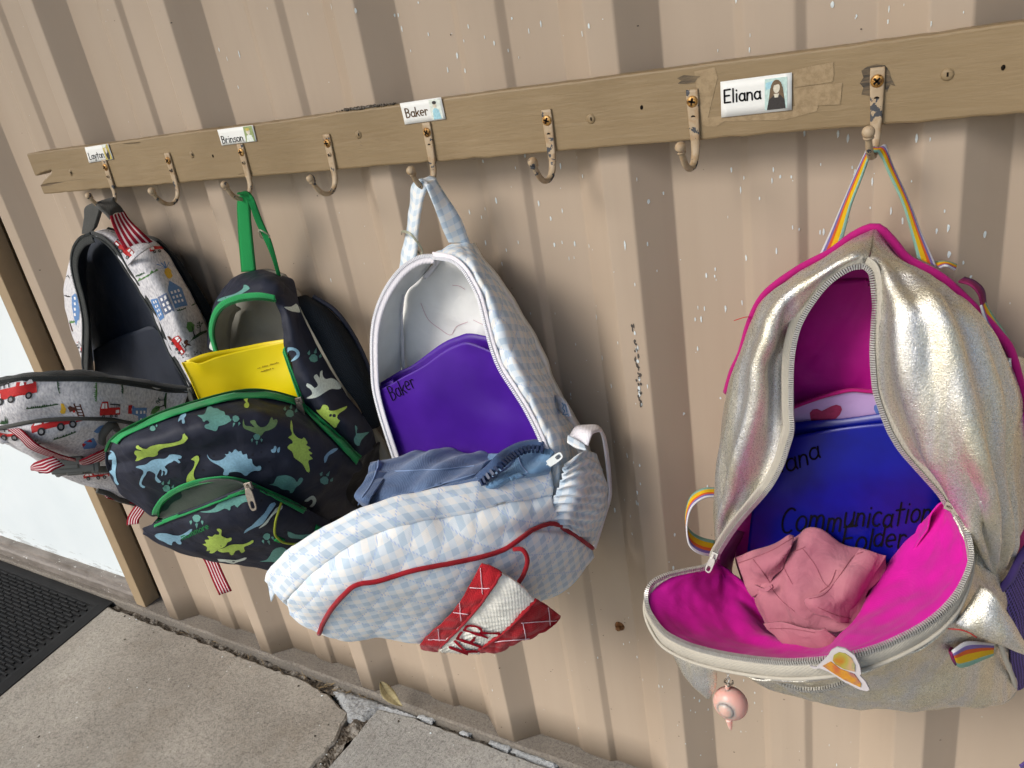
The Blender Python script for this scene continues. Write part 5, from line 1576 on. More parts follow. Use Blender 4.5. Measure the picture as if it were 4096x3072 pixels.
# right gusset, quilted gingham
gr_rows = [ZD.l([(880, 502, .106), (930, 466, .092), (980, 444, .072), (1008, 434, .055)]), ZD.l([(1000, 514, .112), (1032, 474, .102), (1062, 444, .078), (1096, 430, .052)]), ZD.l([(1064, 562, .118), (1108, 528, .114), (1145, 505, .084), (1168, 520, .05)]),
           ZD.l([(1112, 635, .122), (1155, 602, .120), (1200, 585, .088), (1222, 598, .05)]), ZD.l([(1152, 722, .126), (1205, 690, .124), (1252, 668, .092), (1274, 676, .05)]), ZD.l([(1190, 870, .129), (1260, 840, .128), (1340, 828, .094), (1392, 852, .05)]), ZD.l([(1220, 980, .130), (1312, 978, .130), (1410, 996, .094), (1470, 1010, .05)]),
           ZD.l([(1264, 1092, .132), (1370, 1108, .132), (1470, 1128, .094), (1526, 1140, .05)]), ZD.l([(1340, 1212, .134), (1420, 1212, .132), (1510, 1214, .096), (1558, 1226, .05)]), ZD.l([(1402, 1312, .134), (1462, 1310, .132), (1532, 1300, .098), (1588, 1310, .05)]), ZD.l([(1472, 1452, .134), (1530, 1440, .132), (1592, 1420, .10), (1646, 1400, .05)]), ZD.l([(1522, 1592, .134), (1564, 1560, .132), (1612, 1522, .104), (1652, 1496, .06)]), ZE.l([(1730, 480, .142), (1790, 440, .138), (1850, 400, .112), (1930, 370, .06)]), ZE.l([(1740, 600, .146), (1800, 570, .142), (1880, 540, .112), (1980, 500, .056)])]
patch('side_gusset', gr_rows, 60, 120, M_GING, gb_, .004, quilt(.0026, .0016, 24))
zipR = ZD.l([(905, 498, .108), (1000, 514, .115), (1064, 562, .121), (1112, 635, .125), (1152, 722, .129), (1190, 870, .132), (1220, 980, .133), (1264, 1092, .135), (1340, 1212, .137), (1402, 1312, .137), (1472, 1452, .137), (1520, 1590, .137)])
cg = P(*ZD(950, 1000), .13)
zipper(gb_, zipR, lambda i, p, t_: (cg - p) * Vector((1, 0, 1)), M_WTW, M_WZIP, .0024, .0036, .0026, .006, 'zipper')
zipper(gb_, zipL, lambda i, p, t_: (p - cg) * Vector((1, 0, 1)), M_WTW, M_WZIP, .0024, .0034, .0026, .009, 'zipper')
# handle over the hook
hk = Vector((HOOKX[4], LOW.y, LOW.z + .003))
strap('handle', [hk + Vector((-.004, .012, .004))] + ZD.l([(797, 108, .074), (780, 230, .070), (760, 370, .066), (738, 480, .064), (722, 580, .062)]), [hk + Vector((-.004, -.008, .003))] + ZD.l([(866, 118, .090), (838, 225, .084), (816, 370, .078), (812, 505, .074), (806, 560, .07)]), 50, M_GINGS, gb_, .003, lambda u, v, p, a, b: .001 * nz(p, 60))
strap('handle', [hk + Vector((-.004, -.010, .0045)), hk + Vector((.003, -.012, .002))] + ZD.l([(880, 132, .092), (918, 240, .088), (950, 340, .080), (988, 425, .070)]), [hk + Vector((-.004, .012, .0050)), hk + Vector((.004, .012, .003))] + ZD.l([(932, 108, .074), (1000, 212, .070), (1060, 312, .064), (1102, 432, .054)]), 50, M_GINGS, gb_, .003, lambda u, v, p, a, b: .001 * nz(p, 60))
t = NT('clear_plastic', 0.12, 0.5)
t.color(srgb(214, 216, 190)); t.b.inputs['Transmission Weight'].default_value = .55; t.b.inputs['Alpha'].default_value = 1
M_CLEAR = t.m
for dz in (0, 7): MB().tube(spline(ZD.l([(738, 375 + dz, .068), (742, 362 + dz, .082), (780, 372 + dz, .090), (815, 410 + dz, .088), (848, 460 + dz, .080), (842, 480 + dz, .07), (820, 465 + dz, .064)]), 30), .0009, 6).build('plastic_tie', M_CLEAR, gb_)
# the unzipped front panel, standing out like a chute and seen from its right
U = ZE.l([(52, 1112, .362), (75, 1062, .362), (180, 950, .356), (320, 852, .342), (450, 775, .326), (580, 710, .311), (700, 662, .296), (850, 616, .276), (1000, 586, .256), (1150, 556, .236), (1300, 530, .215), (1450, 500, .190), (1600, 455, .166), (1724, 402, .144)])
Lb = ZE.l([(138, 1202, .364), (205, 1128, .363), (330, 1010, .352), (450, 920, .338), (560, 852, .323), (640, 812, .312), (760, 767, .299), (860, 737, .287), (1000, 714, .269), (1100, 700, .254), (1230, 674, .237), (1350, 647, .220), (1500, 612, .196), (1620, 588, .172), (1745, 560, .152)])
u_, l_ = spline(U, 110), spline(Lb, 110)
outd = Vector((.75, -.45, -.1)).normalized()
inn = [p + Vector((-.012, .004, -.004)) for p in u_]
patch('front_rim_band', [[p + Vector((-.02, .006, -.035)) for p in u_], inn, [p + Vector((-.004, 0, .003)) for p in u_], u_, [p.lerp(q, .5) + outd * .0035 for p, q in zip(u_, l_)], l_, [p - outd * .003 for p in l_]], 110, 40, M_GING, gb_, .003, quilt(.0009, .0010, 22))
mid1 = ZE.l([(150, 1215, .366), (250, 1150, .366), (400, 1060, .358), (560, 980, .344), (760, 920, .322), (950, 890, .300), (1150, 860, .276), (1350, 800, .246), (1550, 730, .210), (1690, 700, .180), (1780, 680, .158)])
mid2 = ZE.l([(150, 1235, .364), (260, 1240, .364), (400, 1200, .360), (580, 1160, .346), (760, 1130, .328), (950, 1100, .308), (1150, 1060, .286), (1350, 990, .258), (1560, 890, .224), (1720, 820, .186), (1860, 830, .140), (1960, 870, .092)])
mid3 = ZE.l([(155, 1265, .358), (250, 1310, .356), (380, 1330, .348), (560, 1330, .332), (760, 1310, .314), (960, 1300, .294), (1160, 1260, .272), (1380, 1180, .246), (1580, 1060, .212), (1740, 1000, .172), (1880, 960, .130), (1985, 900, .080)])
bot = ZE.l([(165, 1292, .350), (240, 1348, .344), (340, 1398, .336), (470, 1453, .322), (600, 1449, .308), (690, 1433, .298), (800, 1452, .284), (960, 1470, .266), (1150, 1440, .246), (1380, 1340, .222), (1560, 1250, .190), (1740, 1192, .150), (1850, 1132, .124), (1990, 945, .076)])
und = [q + Vector((-.05, .05, -.004)) for q in bot]
fp = patch('front_panel', [l_, mid1, mid2, mid3, bot, und], 150, 120, M_GING, gb_, .004, quilt(.0013, .0014, 16), axes=(Vector((.70, .71, .12)).normalized(), Vector((.12, .10, -.99)).normalized()))
bvg = bvh_of([fp])
# red piping along the pocket edge
pip = [ZE(*q) for q in [(345, 1402), (372, 1330), (420, 1250), (495, 1165), (570, 1108), (700, 1086), (900, 1026), (1100, 988), (1300, 947), (1450, 900), (1560, 832), (1650, 772), (1700, 752), (1760, 745), (1850, 800), (1984, 893)]]
MB().tube(on_surface(pip, 140, bvg, .0016), .0028, 8).build('piping', M_RPIPE, gb_)
MB().tube(spline(cast_px([ZE(1505, 890)], bvg, .004) + cast_px([ZE(1535, 880)], bvg, .012) + cast_px([ZE(1552, 915)], bvg, .016) + cast_px([ZE(1530, 990)], bvg, .016) + cast_px([ZE(1500, 1085)], bvg, .010), 30), .0026, 8).build('piping', M_RPIPE, gb_)
# pennant sewn on the pocket
pw = lambda pts: ZE.l(pts)
Lq = lambda rows, name, mat, f, n=36, m=40: patch(name, [pw(r) for r in rows], n, m, mat, pen_, .003, f)
pen_ = bpy.data.objects.new('pennant', None); pen_.empty_display_size = .02; COL.objects.link(pen_); pen_.location = ZE.p(1350, 1300, .25); parent(pen_, gb_)
qd = quilt(.0025, .0018, 50, .03)
rl = Lq([[(1318, 988, .272), (1380, 1010, .270), (1442, 1048, .268)], [(1200, 1205, .284), (1270, 1220, .282), (1345, 1200, .278)], [(1090, 1340, .286), (1150, 1350, .284), (1225, 1335, .280)], [(955, 1468, .280), (1010, 1485, .278), (1072, 1492, .276)], [(965, 1500, .262), (1010, 1515, .262), (1060, 1520, .262)]], 'red_band', M_RED, qd)
wl = Lq([[(1436, 1048, .266), (1540, 1110, .258), (1655, 1208, .240)], [(1340, 1200, .276), (1440, 1255, .268), (1560, 1300, .254)], [(1220, 1335, .280), (1320, 1380, .272), (1450, 1405, .260)], [(1070, 1492, .276), (1180, 1500, .272), (1310, 1500, .262)], [(1090, 1525, .258), (1200, 1530, .254), (1310, 1530, .25)]], 'white_band', M_CREAM, lambda u, v, p, a, b: .001 * math.sin(v * 900 + 3 * nz(p, 30)) + .0015 * nz(p, 50))
rt_ = Lq([[(1652, 1200, .242), (1730, 1250, .222), (1800, 1302, .200)], [(1560, 1300, .256), (1660, 1350, .238), (1790, 1325, .202)], [(1450, 1405, .262), (1560, 1430, .250), (1720, 1390, .222)], [(1310, 1500, .264), (1420, 1510, .256), (1540, 1465, .240)], [(1300, 1528, .252), (1400, 1525, .246), (1500, 1490, .236)]], 'red_tip', M_RED, qd)
bvw = bvh_of([wl])
pen('lettering', text_px('KER', ZE(1312, 1556), ZE(1436, 1392), 128, (-175, -62), 0, .0, 2), 10, bvw, plain('dark_red_thread', srgb(140, 18, 34), .9, .1, mottle=.2), wl, .0022)
for pts in ([(1440, 1046), (1340, 1198), (1225, 1335), (1072, 1492)],):
    MB().tube(on_surface([ZE(*q) for q in pts], 40, bvh_of([rl, wl]), .001), .0016, 6).build('piping', M_RPIPE, pen_)
MB().tube(on_surface([ZE(*q) for q in [(1652, 1205), (1560, 1300), (1450, 1405), (1312, 1500)]], 40, bvh_of([wl, rt_]), .001), .0016, 6).build('piping', M_RPIPE, pen_)
# white cross stitches
M_STITCH = flat('white_stitch', 224, 196, 204, .8)
bvr = bvh_of([rl, rt_])
for pts in ([(1195, 1125), (1380, 1135)], [(1318, 1010), (1330, 1170)], [(1125, 1275), (1245, 1290)], [(1190, 1200), (1200, 1330)], [(1000, 1440), (1120, 1445)], [(1058, 1355), (1070, 1450)], [(1560, 1340), (1790, 1328)], [(1720, 1240), (1732, 1360)], [(1400, 1455), (1610, 1435)], [(1570, 1345), (1590, 1450)]):
    ps = on_surface([ZE(*q) for q in pts], 14, bvr, .0012)
    if len(ps) > 3: MB().tube(ps, .0005, 5).build('stitch', M_STITCH, pen_)
# the far wall of the chute, sagging out of sight
a0, a1 = U[0], zipL[-1]
patch('flap_wall', [[a0, a0.lerp(a1, .3) + Vector((-.02, 0, -.055)), a0.lerp(a1, .65) + Vector((-.015, 0, -.075)), a1 + Vector((0, 0, -.01))], [Lb[0], Lb[0].lerp(a1, .4) + Vector((-.03, 0, -.10)), a1 + Vector((0, .02, -.07))], [bot[1], bot[1].lerp(Vector((.885, -.06, .462)), .5) + Vector((-.005, 0, -.01)), Vector((.885, -.06, .462))]], 60, 40, M_GING, gb_, .004, quilt(.0013, .0014, 16))
patch('bottom_panel', [[bot[1] + Vector((0, .002, .002)), bot[1].lerp(Vector((.885, -.06, .462)), .5), Vector((.885, -.06, .464))], [bot[7] + Vector((-.01, .01, .004)), bot[7].lerp(Vector((1.12, -.06, .466)), .5), Vector((1.12, -.06, .468))]], 20, 20, M_GINGP, gb_, .003)
# gathered side pocket
def ruffle(u, v, p, a, b): return .0030 * math.sin(b * 62 + 2.5 * nz(p, 30)) * (1 - a) ** .7 + .0035 * nz(p, 26) + .0016 * nz(p, 60)
patch('side_pocket', [ZE.l([(1835, 395, .142), (1900, 330, .120), (1960, 300, .09), (2015, 330, .058)]), ZE.l([(1800, 490, .150), (1900, 450, .136), (2000, 430, .10), (2086, 505, .055)]), ZE.l([(1755, 600, .157), (1900, 590, .142), (2010, 580, .10), (2092, 585, .052)]), ZE.l([(1700, 715, .165), (1850, 720, .148), (1980, 730, .10), (2058, 730, .056)]), ZE.l([(1760, 745, .160), (1850, 790, .142), (1930, 840, .105), (1990, 885, .066)])], 60, 80, M_GINGP, gb_, .002, ruffle)
strap('strap', ZE.l([(1850, 215, .11), (1890, 160, .10), (1960, 148, .085), (2030, 155, .07), (2062, 220, .062)]), ZE.l([(1960, 275, .12), (1985, 205, .11), (2020, 185, .095), (2050, 190, .082), (2062, 222, .07)]), 26, M_WTW, gb_, .0022)
strap('strap', ZE.l([(2030, 158, .07), (2058, 230, .062), (2078, 380, .056), (2092, 520, .053), (2090, 600, .052), (2040, 760, .056), (2000, 890, .06)]), ZE.l([(2042, 165, .058), (2075, 235, .052), (2098, 380, .047), (2108, 520, .045), (2104, 600, .045), (2056, 760, .05), (2012, 900, .055)]), 40, M_WTW, gb_, .0022)
strap('strap_tab', ZE.l([(1842, 210, .118), (1890, 235, .12), (1945, 268, .12)]), ZE.l([(1838, 250, .126), (1890, 285, .128), (1955, 300, .126)]), 14, M_GINGP, gb_, .003)
lab = strap('sewn_label', ZD.l([(1548, 1232, .062), (1580, 1245, .072), (1612, 1275, .078)]), ZD.l([(1575, 1320, .07), (1605, 1345, .08), (1640, 1355, .084)]), 14, M_WTW, gb_, .0012)
bvl = bvh_of([lab])
pen('label_drawing', [[ZD(*q) for q in s] for s in ([(1592, 1275), (1600, 1290), (1596, 1305), (1606, 1318), (1600, 1330)], [(1606, 1282), (1612, 1300), (1618, 1325)], [(1596, 1335), (1608, 1340), (1620, 1334), (1626, 1345)])], 4, bvl, flat('label_blue', 120, 160, 200), lab)
zip_pull(gb_, ZE.p(1728, 385, .150), (.8, 0, .62), (0, -1, .3), .026, .0044, plain('white_painted_pull', srgb(214, 220, 218), .35, .45, .0, mottle=.05))
# pink pen scribbles on the lining
bvb = bvh_of([o for o in gb_.children if o.name.startswith('back_panel')])
M_SCR = flat('pink_scribble', 206, 168, 176)
pen('scribble', [[ZD(*q) for q in [(842, 745), (880, 830), (940, 880), (1000, 915), (1030, 870), (1090, 845)]], [ZD(*q) for q in [(1010, 650), (1045, 655), (1075, 672)]], [ZD(*q) for q in [(1120, 835), (1150, 850), (1178, 862)]]], 2.0, bvb, M_SCR, gb_)

# ---- purple folder
t = NT('purple_plastic_folder', 0.45, 0.35)
tc = t.coord('Object')
t.color(t.ramp(t.noise(tc, 14, 3), [(0.35, srgb(62, 14, 132)), (0.7, srgb(74, 22, 150))])); t.bump(t.noise(tc, 26, 2), .25, .004); t.bump(t.noise(tc, 700, 2), .06, .0004)
M_PURF = t.m
pf = empty('folder', ZE.p(1200, 500, .11), 'purple plastic folder sticking up in the gingham backpack', 'folder', 'plastic folders in the backpacks')
patch('back_leaf', [ZD.l([(622, 1172, .104), (720, 1112, .098), (800, 1072, .090), (950, 962, .082), (1040, 922, .080), (1100, 908, .080), (1220, 930, .082)]), ZD.l([(640, 1300, .104), (1000, 1250, .09), (1330, 1300, .086)]), ZD.l([(740, 1620, .104), (1100, 1620, .09), (1500, 1620, .086)])], 40, 30, M_PURF, pf, .0012)
flp = patch('front_leaf', [ZD.l([(606, 1214, .122), (680, 1178, .120), (740, 1142, .118), (850, 1082, .112), (960, 1002, .106), (1030, 968, .104), (1085, 957, .104), (1150, 975, .104), (1235, 1008, .106)]), ZD.l([(628, 1330, .122), (800, 1270, .118), (1000, 1200, .110), (1180, 1200, .104), (1380, 1280, .108)]), ZD.l([(660, 1440, .122), (850, 1420, .116), (1050, 1400, .108), (1250, 1400, .108), (1450, 1420, .108)]), ZD.l([(720, 1600, .122), (1050, 1600, .112), (1500, 1600, .108)])], 60, 50, M_PURF, pf, .0012, lambda u, v, p, a, b: .0016 * nz(p, 22))
patch('spine', [ZD.l([(606, 1214, .122), (628, 1330, .122), (720, 1600, .122)]), ZD.l([(596, 1205, .116), (616, 1330, .116), (705, 1600, .116)]), ZD.l([(614, 1178, .106), (632, 1310, .106), (722, 1600, .106)])], 30, 12, M_PURF, pf, .001)
for k in range(3): patch('divider', [ZD.l([(612 + 3 * k, 1206 - 9 * k, .119 - .004 * k), (655 + 5 * k, 1172 - 4 * k, .114 - .003 * k), (690, 1156 - 5 * k, .112 - .003 * k)]), ZD.l([(630, 1330, .119 - .004 * k), (700, 1300, .114 - .003 * k), (760, 1280, .112 - .003 * k)])], 12, 8, M_PURF, pf, .0008)
pen('handwriting', text_px('Baker', ZD(688, 1262), ZD(822, 1190), 62, None, .1, .06, 4), 3.6, bvh_of([flp]), M_INK, flp)

# ---- blue jacket
def knit(name, c0, c1):
    t = NT(name, 0.95, 0.15)
    tc = t.coord('Object')
    t.color(t.ramp(t.noise(tc, 20, 4), [(.3, c0), (.7, c1)]))
    ux, uy, uz = t.sep(t.coord('UVMap'))
    t.bump(t.noise(tc, 40, 4, .55, 1.0), .5, .004)
    t.bump(t.math('SINE', t.math('MULTIPLY', ux, 3400)), .4, .0005)
    t.b.inputs['Sheen Weight'].default_value = .3
    return t.m
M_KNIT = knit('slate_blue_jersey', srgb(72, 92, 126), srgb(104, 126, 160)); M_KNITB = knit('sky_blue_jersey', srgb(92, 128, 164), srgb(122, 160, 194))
jk = empty('jacket', ZE.p(1100, 480, .18), 'slate blue zip-up jacket stuffed into the gingham backpack', 'jacket')
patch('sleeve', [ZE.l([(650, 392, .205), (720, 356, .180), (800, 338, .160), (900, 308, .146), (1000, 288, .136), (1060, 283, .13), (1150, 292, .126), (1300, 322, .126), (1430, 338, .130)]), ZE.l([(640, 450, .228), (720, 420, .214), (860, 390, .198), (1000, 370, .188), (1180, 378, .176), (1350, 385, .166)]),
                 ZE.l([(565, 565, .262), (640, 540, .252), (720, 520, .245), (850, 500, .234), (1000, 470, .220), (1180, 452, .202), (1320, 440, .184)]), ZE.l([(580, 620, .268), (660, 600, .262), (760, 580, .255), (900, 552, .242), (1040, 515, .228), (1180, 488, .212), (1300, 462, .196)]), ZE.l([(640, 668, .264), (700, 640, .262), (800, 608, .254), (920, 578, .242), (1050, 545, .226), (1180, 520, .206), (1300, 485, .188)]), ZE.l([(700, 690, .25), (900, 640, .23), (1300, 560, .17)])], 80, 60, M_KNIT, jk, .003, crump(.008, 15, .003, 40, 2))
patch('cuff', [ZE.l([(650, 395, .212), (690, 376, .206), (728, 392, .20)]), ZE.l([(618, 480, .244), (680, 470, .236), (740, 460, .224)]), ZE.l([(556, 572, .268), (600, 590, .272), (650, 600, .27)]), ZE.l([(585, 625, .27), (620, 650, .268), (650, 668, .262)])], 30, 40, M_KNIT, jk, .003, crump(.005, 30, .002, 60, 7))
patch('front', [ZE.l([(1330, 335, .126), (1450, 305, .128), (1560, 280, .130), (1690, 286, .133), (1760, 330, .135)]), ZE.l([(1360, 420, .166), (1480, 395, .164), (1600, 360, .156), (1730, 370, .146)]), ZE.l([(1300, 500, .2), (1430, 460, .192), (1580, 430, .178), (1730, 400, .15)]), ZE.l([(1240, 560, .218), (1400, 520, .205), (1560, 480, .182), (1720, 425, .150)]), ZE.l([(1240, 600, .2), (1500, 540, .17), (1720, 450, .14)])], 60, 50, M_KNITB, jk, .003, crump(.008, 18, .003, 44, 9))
zj = ZE.l([(1296, 520, .206), (1335, 480, .210), (1390, 430, .204), (1440, 385, .194), (1500, 335, .172), (1560, 302, .158), (1620, 288, .148), (1690, 292, .144)])
zipper(jk, zj, lambda i, p, t_: Vector((.6, -.4, -.4)), cloth('navy_zip_tape', srgb(58, 78, 112), .8, 700), plain('navy_zip_teeth', srgb(34, 48, 78), .4, .4), .0052, .0075, .0048, .012, 'jacket_zipper')
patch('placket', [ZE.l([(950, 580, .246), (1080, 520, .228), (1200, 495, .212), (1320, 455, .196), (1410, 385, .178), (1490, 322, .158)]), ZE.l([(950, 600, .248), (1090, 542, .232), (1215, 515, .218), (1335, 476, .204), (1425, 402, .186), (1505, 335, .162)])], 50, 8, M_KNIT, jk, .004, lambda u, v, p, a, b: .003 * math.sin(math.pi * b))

bvj = bvh_of([o for o in jk.children if o.name.startswith(('sleeve', 'front', 'cuff'))])
M_JSEAM = plain('jacket_stitch', srgb(132, 152, 186), .9, .1, bump=0)
for pts in ([(690, 640), (800, 600), (920, 560), (1060, 515), (1180, 480), (1300, 445)], [(800, 432), (950, 425), (1100, 418), (1280, 400)], [(700, 360), (690, 420), (650, 520), (600, 590)], [(1540, 330), (1560, 390), (1600, 440)]):
    q = cast_px([ZE(a.x, a.y) for a in spline([Vector((x, y, 0)) for x, y in pts], 40)], bvj, .0006)
    if len(q) > 4: MB().tube(q, .0008, 5).build('seam', M_JSEAM, jk)
# ================================================================= dinosaur backpack
t = NT('navy_print_fabric', 0.62, 0.3)
tc = t.coord('Object')
c = t.ramp(t.noise(tc, 30, 3), [(.3, srgb(30, 33, 46)), (.7, srgb(37, 41, 56))])
sp = t.math('MULTIPLY', t.math('LESS_THAN', t.vor(tc, 75), .16), t.math('GREATER_THAN', t.noise(tc, 16, 2), .5))
c = t.mix(t.math('MULTIPLY', sp, .8), c, srgb(18, 19, 28))
t.color(c)
ux, uy, uz = t.sep(t.coord('UVMap'))
t.bump(t.noise(tc, 34, 4, .5, .8), .5, .004)
t.bump(t.math('MULTIPLY', t.math('SINE', t.math('MULTIPLY', ux, 3600)), t.math('SINE', t.math('MULTIPLY', uy, 3600))), .15, .0003)
M_NAVY = t.m
M_GREEN = cloth('green_zip_tape', srgb(34, 146, 80), .75, 700, .08, .5, .1)
M_GTEETH = plain('green_coil', srgb(16, 96, 48), .5, .4)
M_GWEB = webbing('green_webbing', [(0, srgb(28, 128, 66)), (.1, srgb(34, 146, 78)), (.9, srgb(22, 112, 56))])
M_GREY = cloth('grey_lining', srgb(150, 148, 138), .7, 1400, .06, .2, .5)
M_DGREY = cloth('dark_grey_lining', srgb(74, 72, 70), .8, 1400, .06, .2, .4)
M_BLACKF = cloth('black_nylon', srgb(20, 20, 24), .6, 1200, .1, .2, .5)
t = NT('spacer_mesh', .8, .2)
hx = t.vor(t.coord('UVMap'), 420, 'F1', 'Distance', .15)
t.color(t.ramp(hx, [(.3, srgb(7, 10, 14)), (.5, srgb(15, 26, 36))])); t.bump(hx, .8, .0015)
M_SPACER = t.m
DL, DB, DT, DM, DO = flat('print_lime', 178, 204, 92), flat('print_sky', 132, 172, 192), flat('print_teal', 96, 148, 138), flat('print_mint', 202, 210, 198), flat('print_olive', 104, 132, 84)

db = empty('backpack', (.69, -.11, .44), 'navy dinosaur-print backpack with green zips holding a yellow folder', 'backpack', 'backpacks hanging on the hooks')
patch('back_panel', [ZC.l([(735, 118, .058), (820, 108, .058), (920, 135, .054)]), ZC.l([(640, 215, .06), (800, 220, .06), (1010, 250, .052)]), ZC.l([(630, 350, .06), (780, 360, .062), (1100, 400, .050)]), ZC.l([(640, 540, .06), (800, 540, .062), (1210, 600, .050)]), ZC.l([(655, 700, .06), (900, 740, .06), (1300, 800, .050)]), [Vector((.575, -.06, .56)), Vector((.69, -.06, .56)), Vector((.80, -.05, .56))], [Vector((.59, -.06, .455)), Vector((.69, -.06, .455)), Vector((.79, -.05, .455))]], 40, 60, M_GREY, db, .012, lambda u, v, p, a, b: .004 * nz(p, 14))
# hood over the opening and left gusset
hood = patch('top_panel', [ZC.l([(548, 500, .088), (553, 420, .09), (570, 330, .09), (605, 225, .088), (660, 160, .08), (730, 115, .07), (800, 102, .06), (890, 118, .058), (930, 140, .056)]), ZC.l([(570, 512, .115), (565, 420, .116), (585, 330, .118), (625, 255, .116), (690, 200, .112), (760, 165, .106), (840, 150, .10), (900, 165, .096), (940, 190, .09)]), ZC.l([(592, 522, .128), (572, 430, .130), (585, 350, .130), (625, 292, .130), (690, 260, .129), (760, 246, .127), (830, 243, .124), (890, 252, .118), (925, 270, .11)])], 90, 30, M_NAVY, db, .002, lambda u, v, p, a, b: .0028 * nz(p, 30) + .0014 * nz(p, 70))
zo = ZC.l([(598, 524, .131), (575, 430, .133), (588, 350, .133), (625, 294, .133), (690, 262, .132), (760, 248, .130), (830, 245, .127), (895, 256, .121)])
cd = P(*ZC(760, 500), .13)
zipper(db, zo, lambda i, p, t_: (cd - p) * Vector((1, 0, 1)), M_GREEN, M_GTEETH, .0022, .003, .0022, .0085, 'opening_zipper')
patch('inner_gusset', [ZC.l([(598, 524, .128), (580, 430, .130), (592, 355, .130), (628, 300, .130), (690, 268, .128)]), ZC.l([(640, 520, .098), (640, 430, .098), (655, 360, .1), (672, 320, .1), (700, 290, .1)]), ZC.l([(660, 520, .066), (668, 420, .066), (685, 350, .066), (695, 320, .066), (720, 300, .066)])], 40, 16, M_GREY, db, .002, lambda u, v, p, a, b: .002 * nz(p, 40))
# right gusset
rg = patch('side_gusset', [ZC.l([(890, 200, .108), (915, 150, .085), (935, 128, .058)]), ZC.l([(900, 262, .118), (935, 220, .10), (990, 160, .06)]), ZC.l([(918, 330, .122), (960, 310, .115), (1020, 270, .085)]), ZC.l([(938, 440, .125), (990, 430, .122), (1065, 400, .088)]), ZC.l([(944, 560, .128), (1020, 560, .126), (1130, 530, .088)]), ZC.l([(962, 650, .130), (1070, 660, .130), (1200, 650, .086)]), ZC.l([(1000, 745, .133), (1130, 760, .130), (1290, 780, .082)]), ZC.l([(1110, 860, .134), (1220, 860, .128), (1350, 860, .078)]), ZC.l([(1220, 965, .130), (1300, 960, .118), (1400, 930, .07)]), ZC.l([(1318, 1068, .118), (1360, 1040, .10), (1410, 1010, .066)])], 50, 90, M_NAVY, db, .002, lambda u, v, p, a, b: .003 * nz(p, 24) + .0018 * nz(p, 60))
# shoulder strap at the back
patch('shoulder_strap', [ZC.l([(1000, 240, .075), (1050, 245, .062), (1095, 255, .05)]), ZC.l([(1040, 330, .088), (1110, 310, .074), (1190, 320, .05)]), ZC.l([(1120, 480, .090), (1210, 440, .075), (1290, 450, .05)]), ZC.l([(1220, 660, .088), (1310, 620, .072), (1365, 600, .048)]), ZC.l([(1320, 800, .082), (1380, 780, .066), (1412, 770, .048)]), ZC.l([(1370, 920, .075), (1410, 900, .06), (1430, 890, .048)])], 24, 60, M_SPACER, db, .010, lambda u, v, p, a, b: .004 * math.sin(math.pi * a))
MB().tube(spline(ZC.l([(1090, 238, .053), (1200, 310, .050), (1295, 440, .048), (1370, 600, .047), (1415, 760, .046)]), 40), .0035, 7).build('strap_piping', M_NAVY, db)
patch('side_pocket', [ZC.l([(1310, 1075, .125), (1370, 1020, .09), (1430, 980, .06)]), ZC.l([(1210, 1215, .150), (1300, 1180, .115), (1420, 1130, .062)]), ZC.l([(1180, 1330, .17), (1300, 1330, .125), (1420, 1300, .066)]), ZC.l([(1200, 1480, .17), (1310, 1460, .12), (1420, 1420, .066)])], 30, 50, M_BLACKF, db, .003, lambda u, v, p, a, b: .004 * nz(p, 26) + .002 * nz(p, 60))
# front panel standing out from the bag
RIMD = [(1006, 766, .138), (900, 737, .162), (800, 724, .186), (700, 732, .210), (600, 754, .232), (500, 782, .252), (400, 812, .272), (300, 848, .292), (200, 892, .312), (120, 934, .325), (60, 984, .333), (34, 1036, .335)]
rd = ZC.l(RIMD)
r_in = [p + Vector((-.012, .01, -.02)) for p in rd]
d1 = ZC.l([(1320, 1072, .116), (1210, 985, .148), (1100, 920, .178), (1000, 880, .206), (850, 850, .238), (700, 860, .266), (500, 895, .298), (300, 955, .326), (150, 1000, .340), (80, 1030, .340), (34, 1062, .336)])
d2 = ZC.l([(1290, 1155, .132), (1180, 1130, .178), (1050, 1080, .218), (900, 1040, .248), (700, 1040, .278), (500, 1060, .304), (300, 1090, .328), (150, 1120, .338), (42, 1130, .333)])
d3 = ZC.l([(1260, 1260, .145), (1100, 1280, .202), (950, 1240, .240), (800, 1180, .266), (650, 1152, .288), (500, 1166, .304), (330, 1205, .320), (180, 1230, .326), (72, 1200, .323)])
d4 = ZC.l([(1350, 1350, .11), (1100, 1400, .19), (900, 1350, .235), (700, 1310, .262), (500, 1320, .286), (330, 1340, .302), (270, 1355, .306), (200, 1310, .308), (125, 1258, .310)])
top = [rd[0], *rd[1:]]
fpd = patch('front_panel', [rd, d1, d2, d3, d4], 130, 100, M_NAVY, db, .002, lambda u, v, p, a, b: .004 * nz(p, 20) + .002 * nz(p, 50) - .004 * max(0, 1 - abs(b - .45) * 14) * (1 if a > .3 else .3))
patch('front_lining', [[p + Vector((-.002, .001, .001)) for p in rd], r_in, [p + Vector((-.03, .04, -.1)) for p in rd]], 60, 12, M_GREY, db, .001)
zt = spline(rd, 80)
g = []
for i, q in enumerate(zt):
    g.append([q + Vector((-.0005, 0, .0035)), q + Vector((.0010, -.0005, -.004)), q + Vector((.0030, -.0012, -.0125))])

